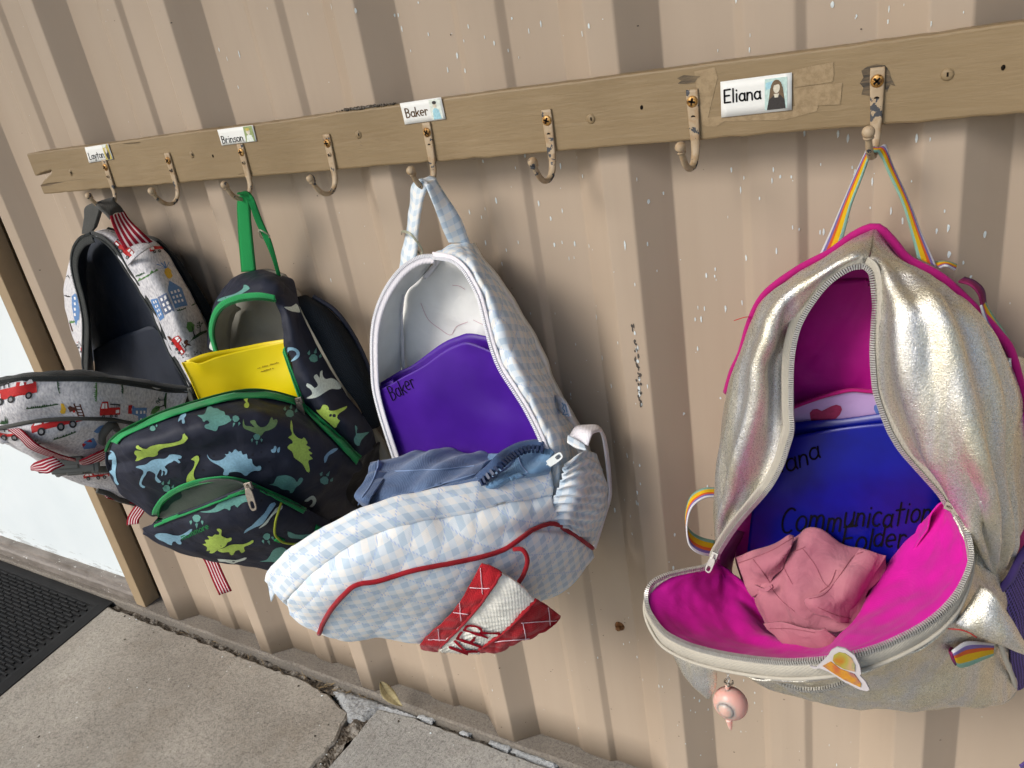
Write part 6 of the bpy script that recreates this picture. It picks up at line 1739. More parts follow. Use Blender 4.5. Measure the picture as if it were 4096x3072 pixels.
tb = MB()
zz = spline(rd, 190)
for i in range(190): tb.box(zz[i] + Vector((.0006, -.0004, .0035)), (.0014, .0010, .0013))
tag(tb.build('rim_teeth', M_GTEETH, db, False, 'stuff'))
zip_pull(db, ZC.p(1016, 770, .145), (.25, -.25, -1), (.5, -1, .2), .030, .0050, M_NICK)
a0, a1, b1 = rd[-1], zo[0], Vector((.59, -.06, .455))
patch('flap_wall', [[a0, a0.lerp(a1, .35) + Vector((-.02, 0, -.06)), a0.lerp(a1, .7) + Vector((-.015, 0, -.08)), a1 + Vector((0, .01, -.03))], [d2[-1], d2[-1].lerp(a1, .5) + Vector((-.02, 0, -.12)), a1 + Vector((0, .03, -.15))], [d4[-1], d4[-1].lerp(b1, .5) + Vector((-.005, 0, -.02)), b1]], 50, 40, M_NAVY, db, .002, lambda u, v, p, a, b: .003 * nz(p, 24))
# lower pocket with its own green zip
pt = ZC.l([(1200, 1400, .185), (1050, 1318, .230), (900, 1255, .266), (770, 1212, .294), (700, 1232, .304), (600, 1268, .316), (500, 1308, .324), (400, 1344, .330), (300, 1384, .334), (214, 1424, .335)])
pm = ZC.l([(1220, 1490, .19), (1000, 1430, .255), (800, 1405, .294), (600, 1425, .318), (400, 1455, .330), (300, 1455, .333), (220, 1434, .334)])
pb = ZC.l([(1250, 1605, .16), (1100, 1640, .20), (950, 1642, .236), (850, 1630, .252), (700, 1608, .272), (520, 1576, .294), (400, 1536, .308), (290, 1482, .322), (228, 1446, .331)])
pu = [q + Vector((-.03, .06, .002)) for q in pb]
patch('bottom_panel', [[pb[-2], pb[-2].lerp(Vector((.59, -.06, .455)), .5), Vector((.59, -.06, .457))], [pb[2] + Vector((0, .005, .003)), pb[2].lerp(Vector((.79, -.06, .455)), .5), Vector((.79, -.06, .457))]], 20, 20, M_BLACKF, db, .002)
fpp = patch('front_pocket', [pt, pm, pb, pu], 110, 70, M_NAVY, db, .002, lambda u, v, p, a, b: .003 * nz(p, 22) + .0018 * nz(p, 55))
patch('pocket_mouth', [ZC.l([(265, 1352, .303), (320, 1290, .306), (400, 1225, .308), (560, 1175, .302), (700, 1180, .288), (760, 1212, .28)]), [p + Vector((.0, .012, -.004)) for p in ZC.l([(280, 1385, .318), (350, 1365, .314), (450, 1325, .308), (560, 1285, .302), (680, 1240, .29), (760, 1215, .282)])]], 40, 20, M_DGREY, db, .001)
def tape_line(name, pts, w, across, off=Vector((0, 0, 0)), n=60):
    return ribbon(name, [p + off for p in pts], w, across, n, M_GREEN, db, .0016)
ua = ZC.l([(280, 1362, .309), (285, 1330, .313), (320, 1276, .320), (385, 1222, .322), (470, 1184, .316), (560, 1163, .308), (650, 1157, .300), (740, 1174, .286), (830, 1214, .270), (920, 1254, .254), (1040, 1312, .226)])
bvd = bvh_of([fpd, fpp, rg])
def lay(pts, n, off): return on_surface([ZC(*q) for q in pts], n, bvd, off)
def band_px(name, a, b, mat, par, off=.0012, n=70, th=.0012):
    ca = spline([Vector((*ZC(*q), 0)) for q in a], n); cb = spline([Vector((*ZC(*q), 0)) for q in b], n)
    g_ = []
    for p_, q_ in zip(ca, cb):
        row_ = cast_px([(p_.lerp(q_, f_).x, p_.lerp(q_, f_).y) for f_ in (0, .25, .5, .75, 1)], bvd, off)
        if len(row_) == 5: g_.append(row_)
    return patch(name, g_, 0, 0, mat, par, th)
band_px('rim_tape', [(x, y + 3) for x, y, d in RIMD], [(x + (4 if x > 60 else 26), y + (36 if x > 300 else 36 - (300 - x) * .03)) for x, y, d in RIMD[:-1]] + [(60, 1046)], M_GREEN, db, .0032, 110)
band_px('side_zip_tape', [(955, 490), (952, 560), (972, 640), (995, 700), (1030, 760), (1130, 850), (1235, 945), (1330, 1050)], [(944, 500), (938, 565), (950, 650), (975, 715), (1000, 780), (1095, 885), (1200, 990), (1300, 1092)], M_GREEN, db, .0034, 90)
MB().tube(lay([(1015, 772), (1112, 868), (1218, 968), (1316, 1072)], 50, .0052), .0012, 6).build('closed_zip', M_GTEETH, db)
band_px('pocket_zip_tape', [(282, 1368), (270, 1330), (305, 1268), (375, 1212), (465, 1174), (560, 1154), (650, 1148), (745, 1166), (835, 1205), (925, 1245), (1052, 1308)], [(308, 1368), (300, 1335), (330, 1286), (395, 1234), (478, 1196), (562, 1177), (650, 1170), (735, 1186), (822, 1228), (905, 1280), (1030, 1348)], M_GREEN, db, .003)
band_px('pocket_zip_tape', [(214, 1416), (300, 1376), (400, 1337), (500, 1301), (600, 1261), (700, 1224), (770, 1204)], [(214, 1442), (308, 1402), (408, 1362), (508, 1324), (606, 1285), (704, 1248), (770, 1232)], M_GREEN, db, .003)
for pts in ([(300, 1360), (322, 1284), (388, 1230), (474, 1193), (562, 1174), (650, 1168), (740, 1184), (826, 1224), (912, 1268), (1040, 1330)], [(214, 1420), (302, 1380), (402, 1340), (502, 1304), (602, 1264), (702, 1228), (762, 1212)]):
    MB().tube(lay(pts, 70, .0042), .0011, 5).build('pocket_zip_coil', M_GTEETH, db)
zip_pull(db, ZC.p(758, 1206, .302), (.3, -.25, -1), (.5, -1, .2), .028, .0046, M_NICK)
# elastic cord with a bead
M_CORD = plain('lime_cord', srgb(150, 160, 50), .7, .3)
MB().tube(lay([(916, 1290), (905, 1330), (893, 1385), (892, 1430), (905, 1460), (940, 1484), (1000, 1490), (1050, 1470), (1085, 1450), (1112, 1432)], 50, .003), .0015, 7).build('elastic_cord', M_CORD, db)
bd_ = lay([(1058, 1468), (1062, 1466)], 4, .005)
if bd_: MB().ball(bd_[0], .0052, 14, 10).build('cord_bead', M_NICK, db)
band_px('cord_tab', [(888, 1478), (915, 1490)], [(912, 1460), (945, 1476)], M_GWEB, db, .002, 8, .002)
band_px('cord_tab', [(1090, 1452), (1120, 1465)], [(1102, 1402), (1132, 1418)], M_GWEB, db, .002, 8, .002)
# handle
hk = Vector((HOOKX[2], LOW.y, LOW.z + .003))
strap('handle', [hk + Vector((-.003, .008, .003))] + Z2.l([(513, 432, .076), (513, 480, .070), (516, 530, .066), (521, 588, .062)]), [hk + Vector((-.003, -.006, .003))] + Z2.l([(536, 432, .082), (541, 480, .076), (546, 530, .070), (552, 586, .064)]), 36, M_GWEB, db, .0016)
strap('handle', [hk + Vector((-.003, -.006, .0035)), hk + Vector((.003, -.006, .002))] + Z2.l([(534, 432, .084), (552, 480, .078), (572, 522, .072), (586, 556, .066), (600, 600, .06)]), [hk + Vector((-.003, .008, .0035)), hk + Vector((.003, .008, .002))] + Z2.l([(548, 428, .078), (568, 480, .072), (584, 516, .068), (595, 550, .062), (607, 596, .056)]), 40, M_GWEB, db, .0016)
MB().tube(spline(Z2.l([(560, 497, .080), (572, 502, .078), (582, 510, .070), (576, 518, .066), (563, 512, .070)]), 20, True), .0011, 6).build('plastic_tie', M_CLEAR, db)

# ---- prints, each laid on the cloth it is printed on
bvf_, bvp_, bvr_, bvh_ = bvh_of([fpd]), bvh_of([fpp]), bvh_of([rg]), bvh_of([hood])
def dino(z, pts, bv, mat, par):
    c_ = spline([Vector((*z(*q), 0)) for q in pts], int(len(pts) * 2.4), True)
    return decal('dinosaur_print', [(q.x, q.y) for q in c_], bv, mat, par, .0007)
dino(ZB, [(1000, 815), (1012, 785), (1000, 770), (990, 760), (995, 745), (1005, 738), (1050, 740), (1008, 725), (1005, 708), (1020, 700), (1035, 715), (1080, 728), (1110, 710), (1170, 695), (1260, 685), (1320, 670), (1345, 650), (1348, 625), (1360, 615), (1372, 630), (1388, 645), (1378, 660), (1350, 685), (1280, 705), (1200, 722), (1165, 745), (1165, 770), (1130, 785), (1090, 785), (1050, 800), (1020, 815)], bvf_, DL, fpd)
dino(ZB, [(1003, 862), (1030, 850), (1080, 840), (1120, 812), (1170, 800), (1215, 800), (1240, 785), (1250, 770), (1290, 768), (1338, 778), (1335, 800), (1310, 800), (1332, 825), (1318, 832), (1290, 812), (1270, 825), (1245, 835), (1215, 860), (1235, 880), (1232, 910), (1215, 920), (1220, 895), (1200, 885), (1205, 910), (1190, 928), (1195, 890), (1185, 875), (1165, 910), (1160, 935), (1190, 968), (1170, 975), (1145, 950), (1148, 915), (1120, 895), (1090, 890), (1075, 920), (1060, 940), (1045, 985), (1075, 1005), (1060, 1015), (1035, 1000), (1030, 975), (1045, 930), (1060, 905), (1050, 880)], bvf_, DB, fpd)
dino(ZB, [(1378, 975), (1380, 930), (1400, 900), (1425, 870), (1435, 840), (1435, 815), (1408, 805), (1420, 795), (1440, 780), (1460, 776), (1470, 795), (1465, 820), (1450, 850), (1432, 890), (1430, 930), (1445, 955), (1470, 970), (1420, 985)], bvf_, DL, fpd)
dino(ZB, [(790, 790), (800, 752), (820, 740), (845, 755), (858, 790), (862, 850), (855, 900), (865, 960), (882, 990), (865, 992), (845, 965), (838, 930), (812, 900), (798, 850)], bvf_, DB, fpd)
FR = [([(548, 1040), (560, 1062), (590, 1075), (625, 1068), (645, 1050), (635, 1040), (655, 1042), (660, 1025), (675, 1035), (690, 1015), (710, 1030), (720, 1022), (730, 1045), (750, 1040), (755, 1065), (775, 1065), (780, 1090), (800, 1105), (815, 1097), (825, 1112), (815, 1125), (790, 1125), (765, 1135), (750, 1150), (735, 1148), (720, 1135), (690, 1130), (660, 1135), (655, 1148), (628, 1145), (635, 1120), (610, 1100), (575, 1082), (553, 1060)], DB),
      ([(498, 845), (520, 845), (535, 838), (545, 815), (550, 800), (565, 800), (580, 810), (600, 812), (615, 822), (635, 828), (640, 845), (660, 850), (665, 870), (650, 885), (625, 895), (605, 900), (600, 915), (590, 925), (575, 920), (540, 910), (535, 895), (560, 885), (545, 870), (530, 880), (520, 862)], DT),
      ([(732, 865), (740, 895), (765, 900), (790, 905), (775, 890), (765, 875), (790, 870), (800, 890), (820, 905), (845, 900), (860, 885), (870, 860), (880, 855), (882, 870), (900, 865), (905, 880), (890, 905), (860, 920), (840, 925), (820, 948), (795, 935), (760, 920), (735, 910), (728, 890)], DO),
      ([(975, 870), (982, 900), (985, 930), (1005, 955), (1030, 965), (1040, 955), (1050, 970), (1060, 985), (1050, 995), (1075, 1010), (1060, 1020), (1085, 1040), (1065, 1045), (1085, 1065), (1062, 1075), (1065, 1095), (1070, 1130), (1055, 1130), (1035, 1095), (1010, 1075), (990, 1060), (980, 1030), (955, 1010), (970, 990), (985, 985), (975, 965), (960, 955), (980, 940), (970, 910)], DL),
      ([(400, 880), (410, 850), (438, 835), (440, 850), (430, 860), (435, 885), (420, 887), (418, 865)], DB), ([(732, 762), (755, 760), (752, 775), (762, 790), (755, 808), (738, 806), (735, 790), (745, 780)], DL),
      ([(865, 1195), (885, 1190), (895, 1170), (905, 1155), (925, 1150), (950, 1148), (980, 1158), (995, 1170), (1005, 1185), (1015, 1165), (1030, 1160), (1036, 1172), (1020, 1195), (1000, 1210), (985, 1235), (970, 1240), (965, 1225), (930, 1220), (905, 1205)], DT),
      ([(1145, 1088), (1142, 1060), (1160, 1035), (1190, 1015), (1215, 1015), (1190, 1035), (1165, 1050), (1155, 1075)], DB), ([(872, 1020), (885, 1015), (890, 1000), (900, 1005), (896, 1030), (880, 1035)], DB), ([(905, 1015), (918, 1005), (915, 1030), (905, 1035)], DB),
      ([(1042, 1280), (1060, 1265), (1085, 1252), (1100, 1265), (1102, 1285), (1085, 1310), (1068, 1308), (1085, 1288), (1080, 1270), (1060, 1282)], DM)]
for pts, mt in FR: dino(ZC, pts, bvf_, mt, fpd)
for pts, mt in [([(510, 1335), (550, 1340), (600, 1335), (640, 1318), (665, 1330), (668, 1310), (690, 1300), (700, 1315), (715, 1300), (740, 1285), (765, 1285), (768, 1270), (745, 1268), (755, 1250), (730, 1252), (700, 1258), (680, 1262), (650, 1276), (620, 1286), (600, 1298), (590, 1312), (555, 1330)], DT),
                ([(280, 1455), (300, 1445), (340, 1445), (380, 1455), (410, 1455), (440, 1440), (470, 1420), (465, 1440), (430, 1465), (410, 1478), (420, 1498), (400, 1500), (385, 1485), (370, 1490), (368, 1505), (350, 1500), (330, 1488), (300, 1475)], DB),
                ([(525, 1500), (545, 1495), (535, 1478), (560, 1475), (550, 1458), (575, 1462), (585, 1450), (605, 1452), (610, 1440), (595, 1425), (610, 1420), (622, 1430), (620, 1455), (650, 1470), (670, 1465), (672, 1480), (650, 1492), (640, 1510), (600, 1530), (580, 1545), (560, 1545), (565, 1530), (545, 1535), (548, 1515)], DL),
                ([(600, 1530), (630, 1520), (660, 1506), (690, 1500), (730, 1500), (760, 1490), (780, 1478), (785, 1488), (765, 1502), (735, 1515), (740, 1535), (720, 1545), (712, 1530), (690, 1535), (680, 1555), (665, 1553), (660, 1540), (625, 1542)], DL),
                ([(600, 1575), (650, 1578), (700, 1580), (748, 1565), (740, 1580), (700, 1592), (680, 1600), (640, 1590), (610, 1588)], DM), ([(815, 1588), (850, 1580), (870, 1555), (880, 1535), (900, 1520), (925, 1515), (945, 1522), (965, 1540), (985, 1555), (960, 1565), (945, 1580), (920, 1585), (905, 1598), (880, 1590)], DT),
                ([(735, 1445), (745, 1425), (775, 1405), (805, 1375), (840, 1340), (865, 1300), (885, 1288), (898, 1295), (880, 1322), (860, 1350), (830, 1395), (790, 1415), (760, 1430)], DB), ([(810, 1420), (835, 1395), (862, 1364), (885, 1334), (900, 1316), (930, 1304), (925, 1325), (895, 1342), (870, 1367), (850, 1397)], DM),
                ([(958, 1435), (975, 1440), (1000, 1450), (1040, 1452), (1080, 1446), (1110, 1450), (1100, 1468), (1050, 1475), (1010, 1472), (965, 1465)], DT)]: dino(ZC, pts, bvp_, mt, fpp)
for pts, mt in [([(1055, 755), (1085, 735), (1075, 710), (1055, 695), (1058, 680), (1080, 690), (1095, 705), (1112, 690), (1095, 660), (1090, 645), (1105, 635), (1120, 655), (1122, 625), (1135, 615), (1135, 640), (1150, 660), (1180, 655), (1210, 670), (1232, 700), (1215, 712), (1180, 710), (1150, 725), (1110, 750), (1070, 758)], DM),
                ([(1105, 815), (1125, 815), (1140, 790), (1165, 800), (1170, 820), (1200, 820), (1260, 798), (1250, 815), (1215, 840), (1210, 860), (1225, 870), (1212, 890), (1205, 908), (1185, 895), (1170, 880), (1145, 860), (1120, 835)], DL), ([(940, 292), (975, 290), (1000, 275), (1015, 298), (1020, 320), (1000, 318), (970, 312)], DM),
                ([(955, 500), (990, 498), (1015, 515), (1018, 540), (1000, 560), (975, 570), (990, 550), (1005, 530), (990, 512), (965, 515), (960, 540)], DB), ([(1300, 895), (1312, 910), (1308, 935), (1335, 935), (1372, 930), (1350, 950), (1330, 975), (1320, 1000), (1300, 985), (1295, 960), (1305, 945)], DT), ([(895, 200), (892, 170), (902, 140), (915, 130), (908, 150), (902, 175)], DT)]: dino(ZC, pts, bvr_, mt, rg)
dino(ZC, [(600, 262), (612, 250), (640, 240), (690, 225), (730, 200), (735, 180), (745, 178), (768, 195), (750, 210), (710, 232), (660, 245), (625, 262)], bvh_, DT, hood)
dino(ZC, [(560, 500), (566, 470), (572, 440), (580, 500), (585, 515)], bvh_, DM, hood)
def paw(cx, cy, r, rot, bv, par, mat=DT):
    a = R(rot); r *= 1.35
    def pl(pts): return [ZC(cx + r * (x * math.cos(a) - y * math.sin(a)), cy + r * (x * math.sin(a) + y * math.cos(a))) for x, y in pts]
    for pts in ([(-.45, .35), (-.3, -.05), (0, -.2), (.3, -.05), (.45, .35), (.2, .6), (-.2, .6)], [(-.75, -.1), (-.6, -.45), (-.45, -.1), (-.55, .05)], [(-.15, -.35), (0, -.85), (.15, -.35), (0, -.25)], [(.45, -.1), (.6, -.45), (.75, -.1), (.55, .05)]):
        decal('paw_print', pl(pts), bv, mat, par, .0007)
for a in [(970, 826, 36, 10), (690, 872, 30, 200), (270, 905, 26, 0), (345, 1205, 34, 20), (800, 962, 30, 180), (1150, 1165, 38, 30)]: paw(*a, bvf_, fpd)
for a in [(495, 1380, 36, 180), (855, 1470, 32, 160)]: paw(*a, bvp_, fpp)
for a in [(1092, 542, 38, 15)]: paw(*a, bvr_, rg)
pen('lettering', text_px('mommore', ZC(420, 1478), ZC(560, 1418), 24, None), 3.6, bvp_, flat('print_green', 34, 128, 72), fpp)

# ---- yellow folder
t = NT('yellow_plastic_folder', .4, .45)
tc = t.coord('Object')
t.color(t.ramp(t.noise(tc, 12, 3), [(.35, srgb(242, 212, 0)), (.7, srgb(248, 224, 4))])); t.bump(t.noise(tc, 30, 2), .15, .003)
M_YEL = t.m
yf = empty('folder', ZC.p(720, 700, .15), 'yellow plastic folder sticking out of the dinosaur backpack', 'folder', 'plastic folders in the backpacks')
patch('back_leaf', [ZC.l([(440, 565, .200), (540, 528, .180), (700, 500, .148), (850, 470, .122), (985, 450, .108)]), ZC.l([(500, 720, .200), (750, 700, .15), (1030, 700, .11)]), ZC.l([(540, 860, .20), (760, 860, .15), (1030, 860, .11)])], 30, 20, M_YEL, yf, .001)
yl = patch('front_leaf', [ZC.l([(418, 574, .212), (470, 570, .205), (510, 578, .200), (600, 545, .182), (720, 514, .158), (850, 486, .136), (985, 456, .118)]), ZC.l([(462, 662, .212), (600, 640, .188), (760, 615, .158), (900, 600, .136), (1000, 590, .124)]), ZC.l([(512, 776, .212), (640, 765, .19), (800, 750, .16), (1030, 740, .13)]), ZC.l([(540, 860, .21), (760, 860, .17), (1030, 850, .13)])], 50, 40, M_YEL, yf, .001, lambda u, v, p, a, b: .002 * nz(p, 18))
patch('spine', [ZC.l([(418, 574, .213), (462, 662, .213), (512, 776, .213)]), ZC.l([(440, 565, .201), (486, 655, .201), (540, 776, .201)])], 20, 6, M_YEL, yf, .001)
rnd = random.Random(4)
fa = []
for (x0, y0, x1, y1) in ((805, 606, 915, 576), (822, 624, 885, 606)):
    k = 14
    for i in range(k):
        if rnd.random() < .2: continue
        f0 = i / k; xx, yy = x0 + (x1 - x0) * f0, y0 + (y1 - y0) * f0
        fa.append([ZC(xx, yy), ZC(xx + 3, yy - rnd.uniform(4, 9)), ZC(xx + 5, yy - 1)])
pen('faint_print', fa, 2.0, bvh_of([yl]), flat('faint_brown', 176, 148, 20), yl)
# ================================================================= fire-engine backpack
t = NT('grey_heather_jersey', .9, .2)
tc = t.coord('Object')
uvs = t.coord('UVMap', (1, .5, 1))
c = t.ramp(t.noise(uvs, 330, 3, .6), [(.3, srgb(166, 165, 169)), (.5, srgb(202, 200, 202)), (.68, srgb(222, 220, 219))])
t.color(c)
ux, uy, uz = t.sep(t.coord('UVMap'))
t.bump(t.noise(tc, 40, 4, .5, .6), .4, .003); t.bump(t.math('SINE', t.math('MULTIPLY', ux, 4000)), .2, .0003)
M_HEA = t.m
M_CHAR = cloth('charcoal_nylon', srgb(66, 66, 62), .75, 900, .08, .4, .25)
M_CTAPE = cloth('charcoal_zip_tape', srgb(52, 54, 52), .75, 600, .08, .6, .1)
M_CZIP = plain('charcoal_coil', srgb(54, 58, 58), .45, .4)
M_NINS = cloth('navy_lining', srgb(38, 44, 56), .65, 1400, .08, .2, .5, .05, .3)
M_RWEB = webbing('red_striped_webbing', [(0, srgb(140, 16, 38)), (.16, srgb(222, 206, 206)), (.24, srgb(146, 18, 42)), (.38, srgb(222, 206, 206)), (.46, srgb(146, 18, 42)), (.60, srgb(222, 206, 206)), (.68, srgb(146, 18, 42)), (.82, srgb(222, 206, 206)), (.88, srgb(140, 16, 38))])
M_BUCK = plain('grey_buckle', srgb(84, 86, 82), .45, .4, mottle=.06)

fb = empty('backpack', (.39, -.12, .52), 'grey fire-engine print backpack with dark lining on the leftmost hook', 'backpack', 'backpacks hanging on the hooks')
patch('back_panel', [ZA.l([(660, 445, .062), (740, 425, .06), (840, 420, .056)]), ZA.l([(590, 560, .062), (800, 560, .064), (1150, 500, .052)]), ZA.l([(560, 760, .062), (860, 760, .064), (1330, 740, .05)]), ZA.l([(570, 1000, .062), (900, 1000, .064), (1440, 930, .05)]), ZA.l([(600, 1300, .062), (950, 1300, .064), (1540, 1150, .05)]), [Vector((.262, -.062, .62)), Vector((.38, -.064, .62)), Vector((.52, -.05, .63))], [Vector((.272, -.06, .515)), Vector((.38, -.06, .515)), Vector((.51, -.05, .515))]], 40, 60, M_NINS, fb, .012, lambda u, v, p, a, b: .005 * nz(p, 13) + .002 * nz(p, 36))
pkt = ZA.l([(690, 1290, .072), (760, 1250, .074), (850, 1202, .076), (1000, 1150, .076), (1120, 1116, .074), (1200, 1200, .072)])
patch('inner_pocket', [pkt, ZA.l([(700, 1450, .074), (950, 1430, .078), (1300, 1400, .074)]), ZA.l([(720, 1700, .074), (950, 1700, .078), (1400, 1650, .074)])], 30, 24, M_NINS, fb, .002, lambda u, v, p, a, b: .003 * nz(p, 20))
# left and right gussets in grey jersey
zLf = ZA.l([(668, 438, .114), (600, 466, .115), (552, 530, .116), (532, 610, .118), (535, 700, .12), (556, 800, .122), (584, 900, .124), (606, 1000, .126), (618, 1100, .128), (616, 1250, .13), (614, 1400, .132), (628, 1470, .134)])
zRf = ZA.l([(672, 437, .114), (760, 480, .118), (832, 546, .121), (890, 630, .123), (932, 702, .125), (1000, 800, .127), (1060, 900, .129), (1112, 985, .130), (1152, 1080, .131), (1202, 1200, .132), (1262, 1330, .132), (1332, 1450, .133), (1394, 1562, .133)])
lgf = patch('side_gusset', [ZA.l([(545, 540, .115), (528, 560, .10), (522, 600, .075)]), ZA.l([(532, 700, .118), (505, 700, .10), (490, 730, .075)]), ZA.l([(556, 820, .121), (510, 820, .105), (470, 835, .075)]), ZA.l([(590, 950, .124), (530, 950, .108), (478, 955, .075)]), ZA.l([(612, 1080, .127), (560, 1080, .11), (500, 1080, .075)]), ZA.l([(614, 1220, .130), (580, 1220, .114), (545, 1215, .08)]), ZA.l([(612, 1330, .131), (600, 1330, .12), (590, 1315, .09)]), ZA.l([(618, 1440, .132), (614, 1440, .124), (612, 1440, .11)])], 30, 60, M_HEA, fb, .0025, lambda u, v, p, a, b: .0015 * nz(p, 40))
rgf = patch('side_gusset', [ZA.l([(660, 434, .114), (720, 408, .10), (780, 402, .074), (800, 404, .06)]), ZA.l([(762, 480, .118), (840, 450, .104), (900, 440, .08), (930, 442, .058)]), ZA.l([(892, 630, .123), (965, 580, .116), (1060, 505, .09), (1128, 474, .058)]), ZA.l([(960, 742, .126), (1052, 680, .122), (1160, 600, .092), (1232, 562, .056)]), ZA.l([(1060, 900, .129), (1172, 830, .125), (1280, 765, .092), (1348, 742, .054)]), ZA.l([(1152, 1080, .131), (1272, 1010, .128), (1382, 950, .092), (1442, 922, .054)]), ZA.l([(1262, 1330, .132), (1372, 1250, .128), (1472, 1155, .092), (1532, 1112, .054)]), ZA.l([(1394, 1562, .133), (1460, 1480, .127), (1540, 1360, .092), (1580, 1260, .054)])], 50, 90, M_HEA, fb, .003, lambda u, v, p, a, b: .0022 * nz(p, 24) + .001 * nz(p, 60))
cf = P(*ZA(850, 1000), .13)
zipper(fb, zLf, lambda i, p, t_: (p - cf) * Vector((1, 0, 1)), M_CTAPE, M_CZIP, .0024, .0034, .0026, .014, 'zipper')
zipper(fb, zRf, lambda i, p, t_: (cf - p) * Vector((1, 0, 1)), M_CTAPE, M_CZIP, .0024, .0034, .0026, .008, 'zipper')
patch('inner_gusset', [spline(zLf, 40), [p.lerp(q, .5) + Vector((-.006, 0, 0)) for p, q in zip(spline(zLf, 40), spline(ZA.l([(700, 460, .07), (650, 560, .07), (640, 700, .07), (650, 900, .07), (665, 1100, .07), (680, 1300, .07), (700, 1480, .07)]), 40))], ZA.l([(700, 460, .07), (650, 560, .07), (640, 700, .07), (650, 900, .07), (665, 1100, .07), (680, 1300, .07), (700, 1480, .07)])], 40, 16, M_NINS, fb, .002)
MB().tube(spline(ZA.l([(800, 402, .058), (930, 440, .056), (1128, 472, .056), (1200, 520, .054), (1236, 560, .054), (1350, 740, .052), (1444, 920, .052), (1534, 1110, .052), (1582, 1260, .052)]), 60), .0042, 7).build('piping', M_CHAR, fb)
patch('shoulder_strap', [ZA.l([(1160, 480, .058), (1190, 495, .05)]), ZA.l([(1245, 560, .060), (1300, 600, .05)]), ZA.l([(1360, 740, .060), (1420, 760, .048)]), ZA.l([(1450, 910, .060), (1510, 900, .046)]), ZA.l([(1540, 1090, .060), (1590, 1040, .046)]), ZA.l([(1580, 1220, .060), (1630, 1150, .046)])], 12, 40, M_SPACER, fb, .008)
# handle
hk = Vector((HOOKX[0], LOW.y, LOW.z + .004))
patch('handle', [[hk + Vector((-.002, .012, .004)), hk + Vector((-.004, 0, .005)), hk + Vector((-.003, -.014, .003))], ZA.l([(640, 225, .078), (680, 230, .085), (735, 240, .09)]), ZA.l([(618, 320, .074), (660, 325, .08), (712, 320, .086)]), ZA.l([(602, 435, .070), (645, 430, .078), (690, 395, .082)])], 14, 30, M_CHAR, fb, .006)
patch('handle', [[hk + Vector((-.004, -.018, .005)), hk + Vector((-.002, 0, .006)), hk + Vector((.000, .014, .006))], ZA.l([(735, 235, .098), (790, 210, .082), (835, 180, .070)]), ZA.l([(775, 275, .098), (840, 240, .082), (885, 225, .068)]), ZA.l([(815, 312, .098), (850, 280, .084), (918, 270, .066)])], 14, 24, M_CHAR, fb, .005)
strap('handle_webbing', ZA.l([(815, 300, .098), (835, 370, .104), (885, 490, .112), (950, 610, .120)]), ZA.l([(918, 268, .070), (960, 330, .074), (1040, 410, .082), (1130, 495, .072)]), 40, M_RWEB, fb, .002, nu=12)
hem = patch('seam_flap', [ZA.l([(925, 640, .126), (990, 575, .122), (1060, 525, .104), (1140, 488, .074)]), ZA.l([(940, 668, .128), (1000, 605, .124), (1080, 545, .106), (1165, 505, .072)])], 20, 6, M_HEA, fb, .002)
# front panel standing out
rimF = ZB.l([(1396, 302, .133), (1250, 296, .154), (1100, 268, .182), (950, 244, .210), (800, 224, .236), (650, 214, .260), (450, 213, .286), (250, 214, .310), (120, 226, .324), (0, 246, .332), (-120, 290, .338), (-200, 370, .338)])
tapeF = ZB.l([(1396, 285, .12), (1250, 270, .135), (1100, 240, .16), (950, 215, .185), (820, 202, .21), (700, 168, .232), (600, 158, .25), (450, 168, .275), (240, 190, .300), (90, 215, .315), (0, 240, .32), (-110, 285, .33), (-190, 365, .33)])
band2 = ZB.l([(1250, 640, .15), (1120, 580, .185), (1000, 545, .210), (850, 514, .240), (700, 504, .266), (500, 504, .292), (300, 518, .316), (150, 542, .332), (0, 572, .342), (-110, 590, .342), (-190, 560, .338)])
fbu = patch('front_band', [rimF, [p.lerp(q, .5) + Vector((.006, -.004, 0)) for p, q in zip(spline(rimF, 60), spline(band2, 60))], band2], 120, 50, M_HEA, fb, .003, lambda u, v, p, a, b: .0026 * nz(p, 22) + .001 * nz(p, 60))
patch('rim_lining', [rimF, tapeF, [p + Vector((-.02, .03, -.08)) for p in spline(tapeF, 40)]], 80, 14, M_CTAPE, fb, .0014, lambda u, v, p, a, b: .0015 * nz(p, 60))
zipper(fb, [p + Vector((.0006, -.0004, .0015)) for p in rimF], lambda i, p, t_: Vector((0, 0, 1)), M_CTAPE, M_CZIP, .0024, .0034, .0026, .006, 'rim_zipper')
f1 = ZB.l([(1200, 700, .15), (1000, 640, .208), (800, 630, .246), (600, 630, .282), (400, 640, .312), (200, 640, .334), (0, 606, .340), (-120, 605, .34), (-190, 580, .335)])
f2 = ZB.l([(1200, 820, .15), (1000, 790, .205), (800, 790, .240), (550, 790, .276), (350, 765, .302), (200, 728, .320), (90, 690, .328), (0, 644, .332), (-150, 600, .33)])
f3 = ZB.l([(1200, 950, .15), (1000, 960, .196), (800, 960, .228), (600, 930, .256), (430, 885, .278), (300, 815, .298), (190, 745, .312), (90, 700, .32), (0, 655, .326)])
f4 = ZB.l([(1200, 1120, .14), (1000, 1132, .176), (850, 1085, .204), (730, 1020, .226), (600, 985, .244), (430, 915, .266), (300, 830, .285), (190, 755, .30), (60, 690, .315)])
fbl = patch('front_panel', [band2, f1, f2, f3, f4, [q + Vector((-.03, .05, .01)) for q in f4]], 120, 80, M_HEA, fb, .003, lambda u, v, p, a, b: .004 * nz(p, 20) + .0016 * nz(p, 55))
a0, a1, b1 = rimF[-1], zLf[-1], Vector((.272, -.06, .515))
